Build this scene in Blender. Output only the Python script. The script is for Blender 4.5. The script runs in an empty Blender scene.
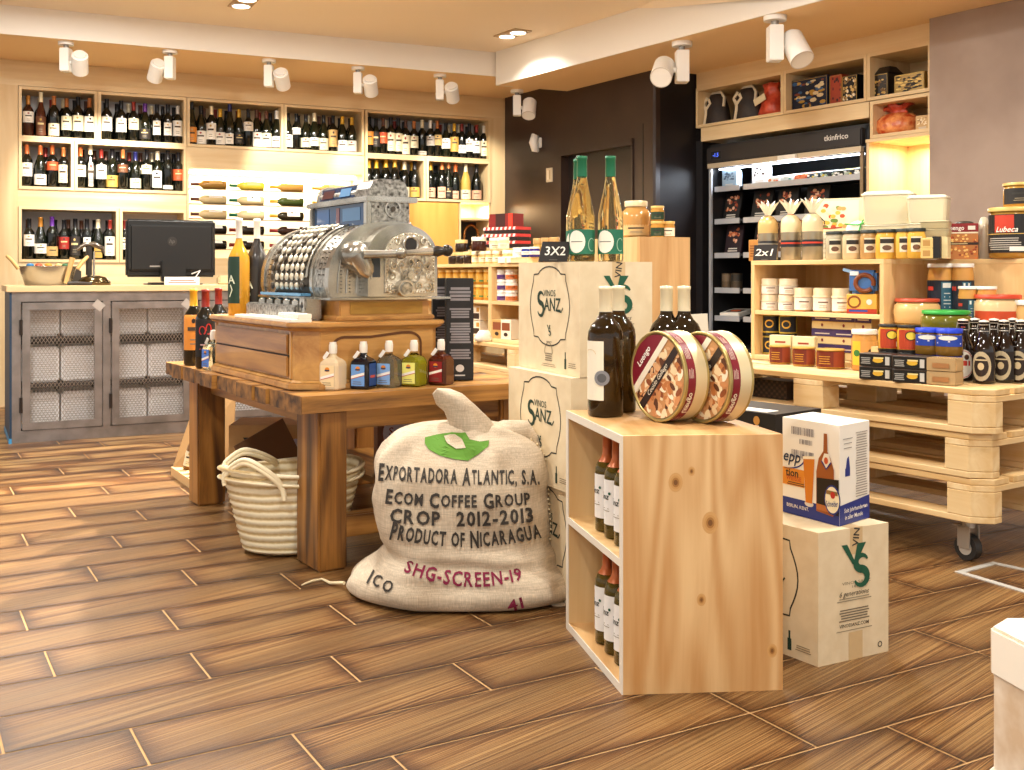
import bpy, bmesh, math, random
from mathutils import Vector, Matrix
from mathutils.bvhtree import BVHTree
random.seed(7)
PI = math.pi
scene = bpy.context.scene
COL = scene.collection
# ---------------------------------------------------------------- camera, world, exposure
F, HV = 1080.0, 274.0
cam = bpy.data.cameras.new('camera'); camo = bpy.data.objects.new('camera', cam); COL.objects.link(camo)
cam.sensor_fit = 'HORIZONTAL'; cam.sensor_width = 36; cam.lens = 36*F/1024
cam.shift_y = -(385-HV)/1024; cam.clip_start = .05
camo.location = (0, 0, 1.0); camo.rotation_euler = (PI/2, 0, 0)
scene.camera = camo
W = bpy.data.worlds.new('world'); scene.world = W; W.use_nodes = True
W.node_tree.nodes['Background'].inputs[0].default_value = (1.0, .97, .93, 1)
W.node_tree.nodes['Background'].inputs[1].default_value = .7
vs = scene.view_settings
vs.view_transform = 'Standard'; vs.look = 'None'; vs.gamma = 1; vs.use_curve_mapping = False; vs.exposure = 0.6
def area(name, loc, size, power, color=(1, .965, .885), rot=(0, 0, 0), sy=None, spread=None):
    l = bpy.data.lights.new(name, 'AREA'); l.energy = power; l.color = color
    l.shape = 'RECTANGLE' if sy else 'DISK'; l.size = size
    if sy: l.size_y = sy
    if spread: l.spread = spread
    o = bpy.data.objects.new(name, l); COL.objects.link(o); o.location = loc; o.rotation_euler = rot; return o
def spot(name, loc, target, power, angle=50, blend=.5, color=(1, .93, .80), size=.04):
    l = bpy.data.lights.new(name, 'SPOT'); l.energy = power; l.color = color; l.spot_size = math.radians(angle); l.spot_blend = blend
    l.shadow_soft_size = size
    o = bpy.data.objects.new(name, l); COL.objects.link(o); o.location = loc
    o.rotation_euler = (Vector(target)-Vector(loc)).to_track_quat('-Z', 'Y').to_euler(); return o
for i, (x, y, p) in enumerate([(-1.6, 2.2, 24), (.5, 1.6, 24), (1.9, 3.0, 24), (-2.3, 4.7, 34), (-.6, 4.2, 30), (.9, 4.9, 26), (-.9, 6.6, 28), (-2.6, 6.4, 24), (-.2, -.3, 20)]):
    area('ceiling_lamp_light', (x, y, 2.79), .22, p*1.3)
spot('ceiling_spot_light', (-.55, 6.3, 2.78), (-2.0, 4.1, 0), 1050, 46, .6)
# track spots that have a visible pattern in the photo
# ---------------------------------------------------------------- pixel helpers (photo pixel + real distance -> world point)
def P(u, v, d): return Vector(((u-512)*d/F, d, 1-(v-HV)*d/F))
def PZ(u, v, z):
    d = (1-z)*F/(v-HV); return Vector(((u-512)*d/F, d, z))
def hit(p, a, u):
    """point on the ground line through p with heading a (deg) seen in column u"""
    k = (u-512)/F; c, s = math.cos(math.radians(a)), math.sin(math.radians(a))
    t = (k*p[1]-p[0])/(c-k*s); return Vector((p[0]+c*t, p[1]+s*t)), t
def off(p, a, k):
    return Vector((p[0]+math.cos(math.radians(a))*k, p[1]+math.sin(math.radians(a))*k))
# ---------------------------------------------------------------- materials
def lin(h):
    if not isinstance(h, str): return tuple(h)
    h = h.lstrip('#'); c = [int(h[i:i+2], 16)/255 for i in (0, 2, 4)]
    return tuple(x/12.92 if x <= .04045 else ((x+.055)/1.055)**2.4 for x in c)
MC = {}
def M(h, rough=.5, metal=0, trans=0, emit=0, ior=1.45, coat=0, alpha=1):
    k = (h, rough, metal, trans, emit, ior, coat, alpha)
    if k in MC: return MC[k]
    m = bpy.data.materials.new('paint_'+str(len(MC))); m.use_nodes = True; b = m.node_tree.nodes['Principled BSDF']
    c = lin(h); b.inputs['Base Color'].default_value = (*c, 1); b.inputs['Roughness'].default_value = rough
    b.inputs['Metallic'].default_value = metal; b.inputs['Transmission Weight'].default_value = trans; b.inputs['IOR'].default_value = ior
    b.inputs['Coat Weight'].default_value = coat; b.inputs['Alpha'].default_value = alpha
    if emit: b.inputs['Emission Color'].default_value = (*c, 1); b.inputs['Emission Strength'].default_value = emit
    m.diffuse_color = (*c, 1); MC[k] = m; return m
def nodes(name):
    m = bpy.data.materials.new(name); m.use_nodes = True; nt = m.node_tree; b = nt.nodes['Principled BSDF']
    def N(t, **kw):
        n = nt.nodes.new(t)
        for k, v in kw.items():
            if k in n.inputs.keys(): n.inputs[k].default_value = v
            else: setattr(n, k, v)
        return n
    return m, nt, b, N, nt.links.new
def ramp(N, stops):
    r = N('ShaderNodeValToRGB'); e = r.color_ramp.elements
    while len(e) < len(stops): e.new(.5)
    for i, (p, c) in enumerate(stops): e[i].position = p; e[i].color = (*lin(c), 1)
    return r
def wood(name, dark, light, scale=(1, 1, 1), axis=0, knots=0, rough=.5, bump=.15, fine=14, contrast=(.3, .7), mid=None, coat=0, rings=.07, rfreq=46):
    """grain runs along the given object axis"""
    m, nt, b, N, L = nodes(name)
    tc = N('ShaderNodeTexCoord'); mp = N('ShaderNodeMapping')
    s = [fine]*3; s[axis] = fine*.07
    mp.inputs['Scale'].default_value = [s[i]*scale[i] for i in range(3)]
    L(tc.outputs['Object'], mp.inputs[0])
    n1 = N('ShaderNodeTexNoise', Scale=1.0, Detail=5.0, Roughness=.62, Distortion=.6); L(mp.outputs[0], n1.inputs['Vector'])
    mp2 = N('ShaderNodeMapping'); s2 = [fine*.28]*3; s2[axis] = fine*.045; mp2.inputs['Scale'].default_value = s2
    L(tc.outputs['Object'], mp2.inputs[0])
    n2 = N('ShaderNodeTexNoise', Scale=1.0, Detail=2.0, Distortion=.3); L(mp2.outputs[0], n2.inputs['Vector'])
    # cathedral rings: sine of the broad noise
    mul = N('ShaderNodeMath', operation='MULTIPLY'); mul.inputs[1].default_value = rfreq; L(n2.outputs[0], mul.inputs[0])
    sn = N('ShaderNodeMath', operation='SINE'); L(mul.outputs[0], sn.inputs[0])
    ma = N('ShaderNodeMath', operation='MULTIPLY_ADD'); ma.inputs[1].default_value = rings; L(sn.outputs[0], ma.inputs[0]); L(n1.outputs[0], ma.inputs[2])
    r = ramp(N, [(contrast[0], dark), (contrast[1], light)] if not mid else [(contrast[0], dark), (sum(contrast)/2, mid), (contrast[1], light)])
    L(ma.outputs[0], r.inputs[0]); out = r.outputs[0]
    if knots:
        mk = N('ShaderNodeMapping'); sk = [knots]*3; sk[axis] = knots*.55; mk.inputs['Scale'].default_value = sk; L(tc.outputs['Object'], mk.inputs[0])
        vo = N('ShaderNodeTexVoronoi', Scale=1.0); L(mk.outputs[0], vo.inputs['Vector'])
        rk = ramp(N, [(.03, '#000000'), (.10, '#ffffff')]); L(vo.outputs['Distance'], rk.inputs[0])
        mx = N('ShaderNodeMixRGB'); mx.inputs[1].default_value = (*[c*.35 for c in lin(dark)], 1)
        L(rk.outputs[0], mx.inputs[0]); L(out, mx.inputs[2]); out = mx.outputs[0]
    L(out, b.inputs['Base Color']); b.inputs['Roughness'].default_value = rough; b.inputs['Coat Weight'].default_value = coat
    bp = N('ShaderNodeBump', Strength=bump, Distance=.004); L(ma.outputs[0], bp.inputs['Height']); L(bp.outputs[0], b.inputs['Normal'])
    return m
def noisy(name, a, c, scale=8, rough=.6, metal=0, bump=0, dist=.002, detail=4, contrast=(.35, .65), trans=0, space='Object'):
    m, nt, b, N, L = nodes(name)
    tc = N('ShaderNodeTexCoord'); n1 = N('ShaderNodeTexNoise', Scale=float(scale), Detail=float(detail)); L(tc.outputs[space], n1.inputs['Vector'])
    r = ramp(N, [(contrast[0], a), (contrast[1], c)]); L(n1.outputs[0], r.inputs[0]); L(r.outputs[0], b.inputs['Base Color'])
    b.inputs['Roughness'].default_value = rough; b.inputs['Metallic'].default_value = metal; b.inputs['Transmission Weight'].default_value = trans
    if bump:
        bp = N('ShaderNodeBump', Strength=bump, Distance=dist); L(n1.outputs[0], bp.inputs['Height']); L(bp.outputs[0], b.inputs['Normal'])
    return m
# ---------------------------------------------------------------- mesh builder
TXT = {}
def text_mesh(s, bold=0):
    k = (s, bold)
    if k not in TXT:
        c = bpy.data.curves.new('t', 'FONT'); c.body = s; c.size = 1; c.align_x = 'CENTER'; c.align_y = 'CENTER'; c.resolution_u = 2; c.offset = bold
        o = bpy.data.objects.new('t', c); me = bpy.data.meshes.new_from_object(o)
        TXT[k] = ([v.co.copy() for v in me.vertices], [tuple(p.vertices) for p in me.polygons])
        bpy.data.objects.remove(o); bpy.data.curves.remove(c); bpy.data.meshes.remove(me)
    return TXT[k]
class MB:
    def __init__(s): s.v = []; s.f = []; s.m = []; s.sm = []; s.mats = []
    def mi(s, m):
        if m not in s.mats: s.mats.append(m)
        return s.mats.index(m)
    def add(s, vs, fs, m, smooth=False):
        n = len(s.v); i = s.mi(m); s.v += [tuple(v) for v in vs]
        for f in fs: s.f.append(tuple(n+k for k in f)); s.m.append(i); s.sm.append(smooth)
    def box(s, c, d, m, rz=0, rot=None):
        x, y, z = [k/2 for k in d]
        vs = [Vector((a*x, b*y, e*z)) for e in (-1, 1) for a, b in ((-1, -1), (1, -1), (1, 1), (-1, 1))]
        R = rot if rot is not None else Matrix.Rotation(rz, 3, 'Z')
        vs = [R @ v+Vector(c) for v in vs]
        s.add(vs, [(3, 2, 1, 0), (4, 5, 6, 7), (0, 1, 5, 4), (1, 2, 6, 5), (2, 3, 7, 6), (3, 0, 4, 7)], m); return s
    def b2(s, a, b, m): return s.box([(a[i]+b[i])/2 for i in range(3)], [abs(b[i]-a[i]) for i in range(3)], m)
    def prism(s, pts, z0, z1, m, top=None, inset=None):
        n = len(pts); q = inset or pts
        vs = [(p[0], p[1], z0) for p in pts]+[(p[0], p[1], z1) for p in q]
        a = sum(pts[i][0]*pts[(i+1) % n][1]-pts[(i+1) % n][0]*pts[i][1] for i in range(n))
        F_ = [tuple(range(n))[::-1], tuple(range(n, 2*n))]+[(i, (i+1) % n, n+(i+1) % n, n+i) for i in range(n)]
        if a < 0: F_ = [f[::-1] for f in F_]
        s.add(vs, F_, m); return s
    def lathe(s, prof, m, c=(0, 0, 0), n=16, rot=None, a0=0, a1=2*PI, smooth=True, sx=1, sy=1):
        full = abs(a1-a0-2*PI) < 1e-6; k = n if full else n+1
        vs = []
        for r, z in prof:
            for i in range(k):
                a = a0+(a1-a0)*i/n; v = Vector((r*math.cos(a)*sx, r*math.sin(a)*sy, z))
                if rot is not None: v = rot @ v
                vs.append(v+Vector(c))
        fs = []
        for j in range(len(prof)-1):
            for i in range(n):
                i2 = (i+1) % k
                fs.append((j*k+i, j*k+i2, (j+1)*k+i2, (j+1)*k+i))
        s.add(vs, fs, m, smooth); return s
    def cyl(s, c, r, h, m, n=16, rot=None, r2=None, smooth=True):
        r2 = r if r2 is None else r2
        s.lathe([(r, 0), (r2, h)], m, c, n, rot, smooth=smooth)
        for rr, z, fl in ((r, 0, 1), (r2, h, 0)):
            vs = [Vector((rr*math.cos(2*PI*i/n), rr*math.sin(2*PI*i/n), z)) for i in range(n)]
            if rot is not None: vs = [rot @ v for v in vs]
            f = tuple(range(n)); s.add([v+Vector(c) for v in vs], [f[::-1] if fl else f], m)
        return s
    def tube(s, pts, r, m, n=8, caps=True, flat=1):
        pts = [Vector(p) for p in pts]; rs = r if isinstance(r, (list, tuple)) else [r]*len(pts); vs = []
        up = None
        for i, p in enumerate(pts):
            t = (pts[min(i+1, len(pts)-1)]-pts[max(i-1, 0)]).normalized()
            if up is None: up = Vector((0, 0, 1)) if abs(t.z) < .9 else Vector((1, 0, 0))
            x = t.cross(up).normalized(); y = x.cross(t).normalized(); up = y
            for k in range(n):
                a = 2*PI*k/n; vs.append(p+(x*math.cos(a)+y*math.sin(a)*flat)*rs[i])
        fs = [(j*n+k, j*n+(k+1) % n, (j+1)*n+(k+1) % n, (j+1)*n+k) for j in range(len(pts)-1) for k in range(n)]
        s.add(vs, fs, m, True)
        if caps: s.add(vs[:n], [tuple(range(n))], m); s.add(vs[-n:], [tuple(range(n))[::-1]], m)
        return s
    def ball(s, c, r, m, n=12, k=8, sc=(1, 1, 1)):
        vs = [Vector((0, 0, -r))]
        for j in range(1, k):
            a = -PI/2+PI*j/k
            vs += [Vector((r*math.cos(a)*math.cos(2*PI*i/n), r*math.cos(a)*math.sin(2*PI*i/n), r*math.sin(a))) for i in range(n)]
        vs.append(Vector((0, 0, r)))
        fs = [(0, 1+(i+1) % n, 1+i) for i in range(n)]
        for j in range(k-2): fs += [(1+j*n+i, 1+j*n+(i+1) % n, 1+(j+1)*n+(i+1) % n, 1+(j+1)*n+i) for i in range(n)]
        t = len(vs)-1; fs += [(t, t-n+i, t-n+(i+1) % n) for i in range(n)]
        s.add([Vector((v.x*sc[0], v.y*sc[1], v.z*sc[2]))+Vector(c) for v in vs], fs, m, True); return s
    def mesh(s, name='mesh', bevel=0, seg=2, weld=False):
        me = bpy.data.meshes.new(name); me.from_pydata(s.v, [], s.f)
        for m in s.mats: me.materials.append(m)
        me.polygons.foreach_set('material_index', s.m); me.polygons.foreach_set('use_smooth', s.sm)
        if bevel:
            bm = bmesh.new(); bm.from_mesh(me)
            es = [e for e in bm.edges if len(e.link_faces) == 2 and e.calc_face_angle(0) > .6]
            bmesh.ops.bevel(bm, geom=es, offset=bevel, segments=seg, affect='EDGES', clamp_overlap=True)
            bm.to_mesh(me); bm.free()
        me.update(); return me
    def build(s, name, parent=None, loc=None, rz=0, bevel=0, seg=2, **kw):
        return obj(name, s.mesh(name, bevel, seg), parent, loc, rz, **kw)
def obj(name, me, parent=None, loc=None, rz=0, label=None, cat=None, group=None, kind=None, rot=None):
    o = bpy.data.objects.new(name, me); COL.objects.link(o)
    if parent: o.parent = parent
    if loc is not None: o.location = loc
    o.rotation_euler = rot if rot is not None else (0, 0, rz)
    tag(o, label, cat, group, kind); return o
LABELS = {}
def tag(o, label=None, cat=None, group=None, kind=None):
    if label:
        o['label'] = label; n = len(label.split())
        if cat and not 4 <= n <= 16: print('LABELLEN', n, label)
        if cat:
            if label in LABELS and not (group and LABELS[label] == group): print('DUPLABEL', label)
            LABELS[label] = group
    if cat: o['category'] = cat
    if group: o['group'] = group
    if kind: o['kind'] = kind
    return o
def thing(name, label, cat, loc=(0, 0, 0), rz=0, group=None, rot=None):
    return obj(name, None, None, loc, rz, label, cat, group, rot=rot)
def struct(name, mb, loc=None, rz=0, bevel=0): return mb.build(name, None, loc, rz, bevel, kind='structure')
MESH = {}
def cached(key, fn):
    if key not in MESH: MESH[key] = fn()
    return MESH[key]
class Face:
    """flat printing on a surface: origin, right and up vectors, or a warp function (x,y,h)->point"""
    def __init__(s, mb, o=None, ux=None, uy=None, warp=None, h=.0006):
        s.mb = mb; s.h = h; s.k = 0; s.curved = warp is not None
        if warp: s.w = warp
        else:
            o, ux, uy = Vector(o), Vector(ux).normalized(), Vector(uy).normalized(); n = ux.cross(uy)
            s.w = lambda x, y, hh: o+ux*x+uy*y+n*hh
    def poly(s, pts, m, lift=1):
        s.mb.add([s.w(x, y, s.h*lift) for x, y in pts], [tuple(range(len(pts)))], m)
    def rect(s, x0, y0, x1, y1, m, lift=1):
        n = max(1, min(10, int(abs(x1-x0)/.012))) if s.curved else 1
        for i in range(n): a, b = x0+(x1-x0)*i/n, x0+(x1-x0)*(i+1)/n; s.poly([(a, y0), (b, y0), (b, y1), (a, y1)], m, lift)
    def ell(s, cx, cy, rx, ry, m, lift=1, n=20):
        if not s.curved: s.poly([(cx+rx*math.cos(2*PI*i/n), cy+ry*math.sin(2*PI*i/n)) for i in range(n)], m, lift); return
        k = max(3, n//2)
        for i in range(k):
            a, b = PI-PI*i/k, PI-PI*(i+1)/k; xa, ya, xb, yb = cx+rx*math.cos(a), ry*math.sin(a), cx+rx*math.cos(b), ry*math.sin(b)
            q = [(xa, cy-ya), (xb, cy-yb), (xb, cy+yb), (xa, cy+ya)]
            if abs(ya) < 1e-6: q = q[:3]
            if abs(yb) < 1e-6: q = [q[0], q[1], q[3]]
            s.poly(q, m, lift)
    def line(s, pts, w, m, lift=1, closed=False):
        P_ = [Vector(p) for p in pts]; n = len(P_); L_, R_ = [], []; ws = w if isinstance(w, (list, tuple)) else [w]*n
        for i in range(n):
            a = P_[(i-1) % n] if closed or i else P_[i]; b = P_[(i+1) % n] if closed or i < n-1 else P_[i]
            t = (b-a).normalized(); nn = Vector((-t.y, t.x))*ws[i]/2; L_.append(P_[i]+nn); R_.append(P_[i]-nn)
        for i in range(n if closed else n-1):
            j = (i+1) % n; s.poly([R_[i], R_[j], L_[j], L_[i]], m, lift)
    def text(s, t, x, y, size, m, bold=0, sx=1, lift=2, rot=0, shear=0, fit=None):
        vs, fs = text_mesh(t, bold)
        if not vs: return
        if fit:
            w0 = max(v.x for v in vs)-min(v.x for v in vs); sx = fit/(w0*size)
        c, sn = math.cos(rot), math.sin(rot); out = []
        for v in vs:
            a, b = (v.x+shear*v.y)*size*sx, v.y*size; out.append(s.w(x+a*c-b*sn, y+a*sn+b*c, s.h*lift))
        s.mb.add(out, fs, m)
    def lines(s, x0, y0, x1, y1, n, m, fill=.45, seed=1, lift=2):
        r = random.Random(seed); dy = (y1-y0)/n
        for i in range(n):
            e = (x1-x0)*r.uniform(0, .18); s.rect(x0+e/2, y0+dy*i, x1-e/2, y0+dy*(i+fill), m, lift)
def arc(cx, cy, rx, ry, a0, a1, n=10): return [(cx+rx*math.cos(math.radians(a0+(a1-a0)*i/n)), cy+ry*math.sin(math.radians(a0+(a1-a0)*i/n))) for i in range(n+1)]
def swoosh_S(x, y, h, w):
    """the curly S of the monogram, heights h, as centre line points and widths"""
    p = arc(x+.02*h, y+.24*h, .26*h, .22*h, 20, 270, 12)+arc(x-.02*h, y-.24*h, .28*h, .26*h, 90, -160, 12)
    ws = [w*(.35+.9*math.sin(PI*i/(len(p)-1))) for i in range(len(p))]; return p, ws
GREEN = M('#17523a', .55); INK = M('#2a2a26', .6); GREYINK = M('#8d8068', .7)
def monogram(f, x, y, h, m):
    f.poly([(x-.62*h, y+.6*h), (x-.38*h, y+.6*h), (x-.02*h, y-.02*h), (x-.16*h, y-.02*h)], m, 2)
    f.poly([(x+.04*h, y+.6*h), (x+.40*h, y+.6*h), (x-.02*h, y-.02*h), (x-.10*h, y+.04*h)], m, 2)
    p, ws = swoosh_S(x+.2*h, y-.22*h, h*.95, h*.2); f.line(p, ws, m, 3)
def vignette(f, x, y, w, h, m, t=.003, closed=True):
    q = arc(x, y+.36*h, .3*w, .14*h, 20, 160, 8)
    pts = [(x+.40*w, y+.40*h), *[(a, b) for a, b in q], (x-.40*w, y+.40*h), (x-.41*w, y+.32*h)]+[(x-(.41+.09*math.sin(PI*k/8))*w, y+(.32-.64*k/8)*h) for k in range(1, 8)]
    pts += [(x-.41*w, y-.32*h), (x-.40*w, y-.40*h)]+[(a, -b+2*y) for a, b in reversed(q)]+[(x+.40*w, y-.40*h), (x+.41*w, y-.32*h)]
    pts += [(x+(.41+.09*math.sin(PI*k/8))*w, y-(.32-.64*k/8)*h) for k in range(1, 8)]+[(x+.41*w, y+.32*h)]
    f.line(pts, t, m, 1, True)
def sanz(f, x, y, w, m):
    f.text('VINOS', x+.02*w, y+.17*w, .15*w, m, .006)
    f.text('ANZ', x+.12*w, y-.02*w, .30*w, m, .012, sx=.95)
    p, ws = swoosh_S(x-.31*w, y+.0*w, .40*w, .07*w); f.line(p, ws, m, 2)
    f.line([(x+.28*w, y-.105*w), (x+.44*w, y-.12*w), (x+.5*w, y-.05*w)], .025*w, m, 2)
    monogram(f, x, y-.42*w, .13*w, m)
    f.lines(x-.1*w, y-.62*w, x+.1*w, y-.59*w, 1, GREYINK)
def crumple(me, amp, sc):
    from mathutils import noise as nz
    for v in me.vertices:
        if v.co.z > .003: v.co += nz.noise_vector(v.co*sc)*amp
    return me
# ---------------------------------------------------------------- materials of the room
OAK = wood('pale oak veneer', '#d2b07c', '#e8d0a4', axis=0, fine=9, contrast=(.25, .75), bump=.03)
OAKV = wood('pale oak veneer upright', '#d2b07c', '#e8d0a4', axis=2, fine=9, contrast=(.25, .75), bump=.03)
OAKB = wood('orange oak door', '#cf9140', '#dca252', axis=2, fine=9, bump=.03)
PINE = wood('knotty pine', '#c08a4e', '#e0b57c', axis=2, fine=11, knots=3.2, contrast=(.28, .68), bump=.05, rough=.45)
PINEX = wood('pale pine', '#d9b277', '#edd2a0', axis=0, fine=11, knots=2.2, contrast=(.3, .68), bump=.05, rough=.5)
PINEZ = wood('pale pine upright', '#d0a468', '#e8c790', axis=2, fine=11, knots=2.6, contrast=(.3, .68), bump=.05, rough=.5)
PAL = wood('raw pallet softwood', '#dcb67c', '#f3dcae', axis=0, fine=12, knots=2.4, contrast=(.3, .7), bump=.06, rough=.65)
PALY = wood('raw pallet softwood crosswise', '#d4ab6e', '#efd5a4', axis=1, fine=12, knots=2.4, contrast=(.3, .7), bump=.06, rough=.65)
WALLM = M('#c9a87e', .8); CEIL = M('#f6e8d2', .85); SOFF = M('#efce9e', .85); FASC = M('#efebe4', .85)
DARK = noisy('dark brown lacquer', '#2e1f18', '#36261d', 3, .38)
PLAS = noisy('grey trowelled plaster', '#958276', '#a89588', 2.2, .75, detail=8, bump=.05)
WHITE = M('#f2efe9', .45); BLACK = M('#141311', .4); STEEL = noisy('raw steel', '#827c78', '#9c9490', 9, .38, .75)
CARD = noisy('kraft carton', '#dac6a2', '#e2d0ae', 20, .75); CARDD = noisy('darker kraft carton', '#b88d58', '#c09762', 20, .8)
# ---------------------------------------------------------------- floor: ceramic planks laid at 30 degrees
def floor():
    m, nt, b, N, L = nodes('smoked oak planks')
    uv = N('ShaderNodeUVMap'); uv.uv_map = 'UVMap'; at = N('ShaderNodeAttribute'); at.attribute_name = 'pid'
    geo = N('ShaderNodeTexCoord'); mp = N('ShaderNodeMapping'); L(geo.outputs['Object'], mp.inputs[0]); mp.inputs['Scale'].default_value = (1.1, 16, 1)
    ofs = N('ShaderNodeVectorMath', operation='MULTIPLY_ADD'); ofs.inputs[1].default_value = (37, 91, 13); L(at.outputs['Color'], ofs.inputs[0]); L(mp.outputs[0], ofs.inputs[2])
    n1 = N('ShaderNodeTexNoise', Scale=1.6, Detail=7.0, Roughness=.65, Distortion=1.1); L(ofs.outputs[0], n1.inputs['Vector'])
    mp2 = N('ShaderNodeMapping'); mp2.inputs['Scale'].default_value = (1.2, 4.5, 1); L(geo.outputs['Object'], mp2.inputs[0])
    of2 = N('ShaderNodeVectorMath', operation='MULTIPLY_ADD'); of2.inputs[1].default_value = (53, 17, 7); L(at.outputs['Color'], of2.inputs[0]); L(mp2.outputs[0], of2.inputs[2])
    n2 = N('ShaderNodeTexNoise', Scale=1.5, Detail=3.0, Distortion=.4); L(of2.outputs[0], n2.inputs['Vector'])
    r1 = ramp(N, [(.26, '#4c3822'), (.46, '#8c683e'), (.70, '#c09a60')]); L(n1.outputs[0], r1.inputs[0])
    # smoked edges of every plank
    sx = N('ShaderNodeSeparateXYZ'); L(uv.outputs[0], sx.inputs[0])
    def edge(sock, k):
        a = N('ShaderNodeMath', operation='SUBTRACT'); a.inputs[1].default_value = .5; L(sock, a.inputs[0])
        c = N('ShaderNodeMath', operation='ABSOLUTE'); L(a.outputs[0], c.inputs[0])
        d = N('ShaderNodeMath', operation='MULTIPLY'); d.inputs[1].default_value = 2; L(c.outputs[0], d.inputs[0])
        e = N('ShaderNodeMath', operation='POWER'); e.inputs[1].default_value = k; L(d.outputs[0], e.inputs[0]); return e
    ey, ex = edge(sx.outputs[1], 4), edge(sx.outputs[0], 14)
    mxx = N('ShaderNodeMath', operation='MAXIMUM'); L(ey.outputs[0], mxx.inputs[0]); L(ex.outputs[0], mxx.inputs[1])
    ad = N('ShaderNodeMath', operation='MULTIPLY_ADD'); ad.inputs[1].default_value = 1.0; L(n2.outputs[0], ad.inputs[0])
    sub = N('ShaderNodeMath', operation='MULTIPLY'); sub.inputs[1].default_value = .26; L(mxx.outputs[0], sub.inputs[0]); L(sub.outputs[0], ad.inputs[2])
    r2 = ramp(N, [(.42, '#ffffff'), (.60, '#a88c70'), (.84, '#3e2c1c')]); L(ad.outputs[0], r2.inputs[0])
    mul = N('ShaderNodeMixRGB', blend_type='MULTIPLY'); mul.inputs[0].default_value = 1; L(r1.outputs[0], mul.inputs[1]); L(r2.outputs[0], mul.inputs[2])
    sep = N('ShaderNodeSeparateColor'); L(at.outputs['Color'], sep.inputs[0])
    mr = N('ShaderNodeMapRange'); mr.inputs[3].default_value = .74; mr.inputs[4].default_value = 1.2; L(sep.outputs[0], mr.inputs[0])
    sc = N('ShaderNodeVectorMath', operation='SCALE'); L(mul.outputs[0], sc.inputs[0]); L(mr.outputs[0], sc.inputs['Scale'])
    L(sc.outputs[0], b.inputs['Base Color'])
    b.inputs['Roughness'].default_value = .36
    rr = N('ShaderNodeMapRange'); rr.inputs[3].default_value = .24; rr.inputs[4].default_value = .5; L(n1.outputs[0], rr.inputs[0]); L(rr.outputs[0], b.inputs['Roughness'])
    bp = N('ShaderNodeBump', Strength=.25, Distance=.003); L(n1.outputs[0], bp.inputs['Height']); L(bp.outputs[0], b.inputs['Normal'])
    grout = M('#c29a68', .8)
    th = math.radians(30); pitch, Lp, g = .2065, .795, .0028
    vs, fs, uvs, ids, mi = [], [], [], [], []
    r = random.Random(3)
    S0, S1, C0, C1 = -4.5, 9.0, -1.0, 11.5
    rows = int((C1-C0)/pitch)
    base = {2.27: .76, 2.48: .461, 2.685: 1.003, 2.885: .69, 3.10: .3586, 3.93: .59, 4.13: .973, 1.86: 1.70, 2.07: 2.5-.8, 1.65: 1.916-.8}
    for j in range(rows):
        c0 = 1.654-.0+pitch*(j-12)   # row edges pass through the measured joints
        ph = None
        for kk, vv in base.items():
            if abs(c0+pitch-kk) < pitch/2: ph = vv
        if ph is None: ph = .3*(-j)+r.uniform(-.05, .05)
        n0 = math.floor((S0-ph)/Lp)
        for i in range(n0, n0+int((S1-S0)/Lp)+2):
            s0 = ph+i*Lp; q = [(s0+g, c0+g), (s0+Lp-g, c0+g), (s0+Lp-g, c0+pitch-g), (s0+g, c0+pitch-g)]
            k = len(vs); vs += [(a, b_, 0) for a, b_ in q]; fs.append((k, k+1, k+2, k+3)); uvs.append([(0, 0), (1, 0), (1, 1), (0, 1)]); ids.append((r.random(), r.random(), r.random(), 1)); mi.append(0)
    k = len(vs); vs += [(S0-2, C0-2, -.0015), (S1+2, C0-2, -.0015), (S1+2, C1+2, -.0015), (S0-2, C1+2, -.0015)]; fs.append((k, k+1, k+2, k+3)); uvs.append([(0, 0)]*4); ids.append((0, 0, 0, 1)); mi.append(1)
    me = bpy.data.meshes.new('floor'); me.from_pydata(vs, [], fs); me.materials.append(m); me.materials.append(grout)
    me.polygons.foreach_set('material_index', mi)
    ul = me.uv_layers.new(name='UVMap'); ca = me.color_attributes.new('pid', 'FLOAT_COLOR', 'CORNER')
    n = 0
    for p, u, c in zip(me.polygons, uvs, ids):
        for li, q in zip(p.loop_indices, u): ul.data[li].uv = q; ca.data[li].color = c
    obj('floor', me, rz=th, kind='structure')
floor()
# brushed steel outline of the floor hatch
fr = MB(); q = [PZ(960, 572, .002), PZ(994, 563, .002), PZ(1075, 580, .002), PZ(1060, 602, .002)]
for i in range(4):
    a, b = q[i], q[(i+1) % 4]; t = (b-a).normalized()*.012; nn = Vector((-t.y, t.x, 0))
    fr.prism([(a+t-nn)[:2], (b+t-nn)[:2], (b+t+nn)[:2], (a+t+nn)[:2]], .0, .003, M('#b0aca4', .5))
fr.build('floor_hatch_frame', label='thin brushed steel frame of a hatch let into the plank floor', cat='floor hatch')
# ---------------------------------------------------------------- shell
TB = 25.9; TR = -55.9                       # headings of the back wall and of the right wall
WB = Vector((0, 10.0))                       # front line of the back shelving crosses x=0 here
cB, sB = math.cos(math.radians(TB)), math.sin(math.radians(TB))
def TBu(u): return hit(WB, TB, u)[1]         # position along the back wall seen in column u
BT0 = TBu(-70); BT1 = TBu(505)
wb = MB(); wb.b2((BT0-.8, .40, 0), (.6, .46, 2.95), WALLM); struct('wall_back', wb, (*WB, 0), math.radians(TB))
Aq = P(505, 98, 9.94).xy; Dq = Vector((1.064, 8.15)); Eq = Vector((1.417, 8.32)); Gq = off(Eq, TR, 2.045)
def wallseg(name, a, b, z0, z1, m, t=.1, side=1):
    d = (b-a).normalized(); n = Vector((-d.y, d.x))*t*side
    mb = MB(); mb.prism([a, b, b+n, a+n], z0, z1, m); return struct(name, mb)
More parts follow.
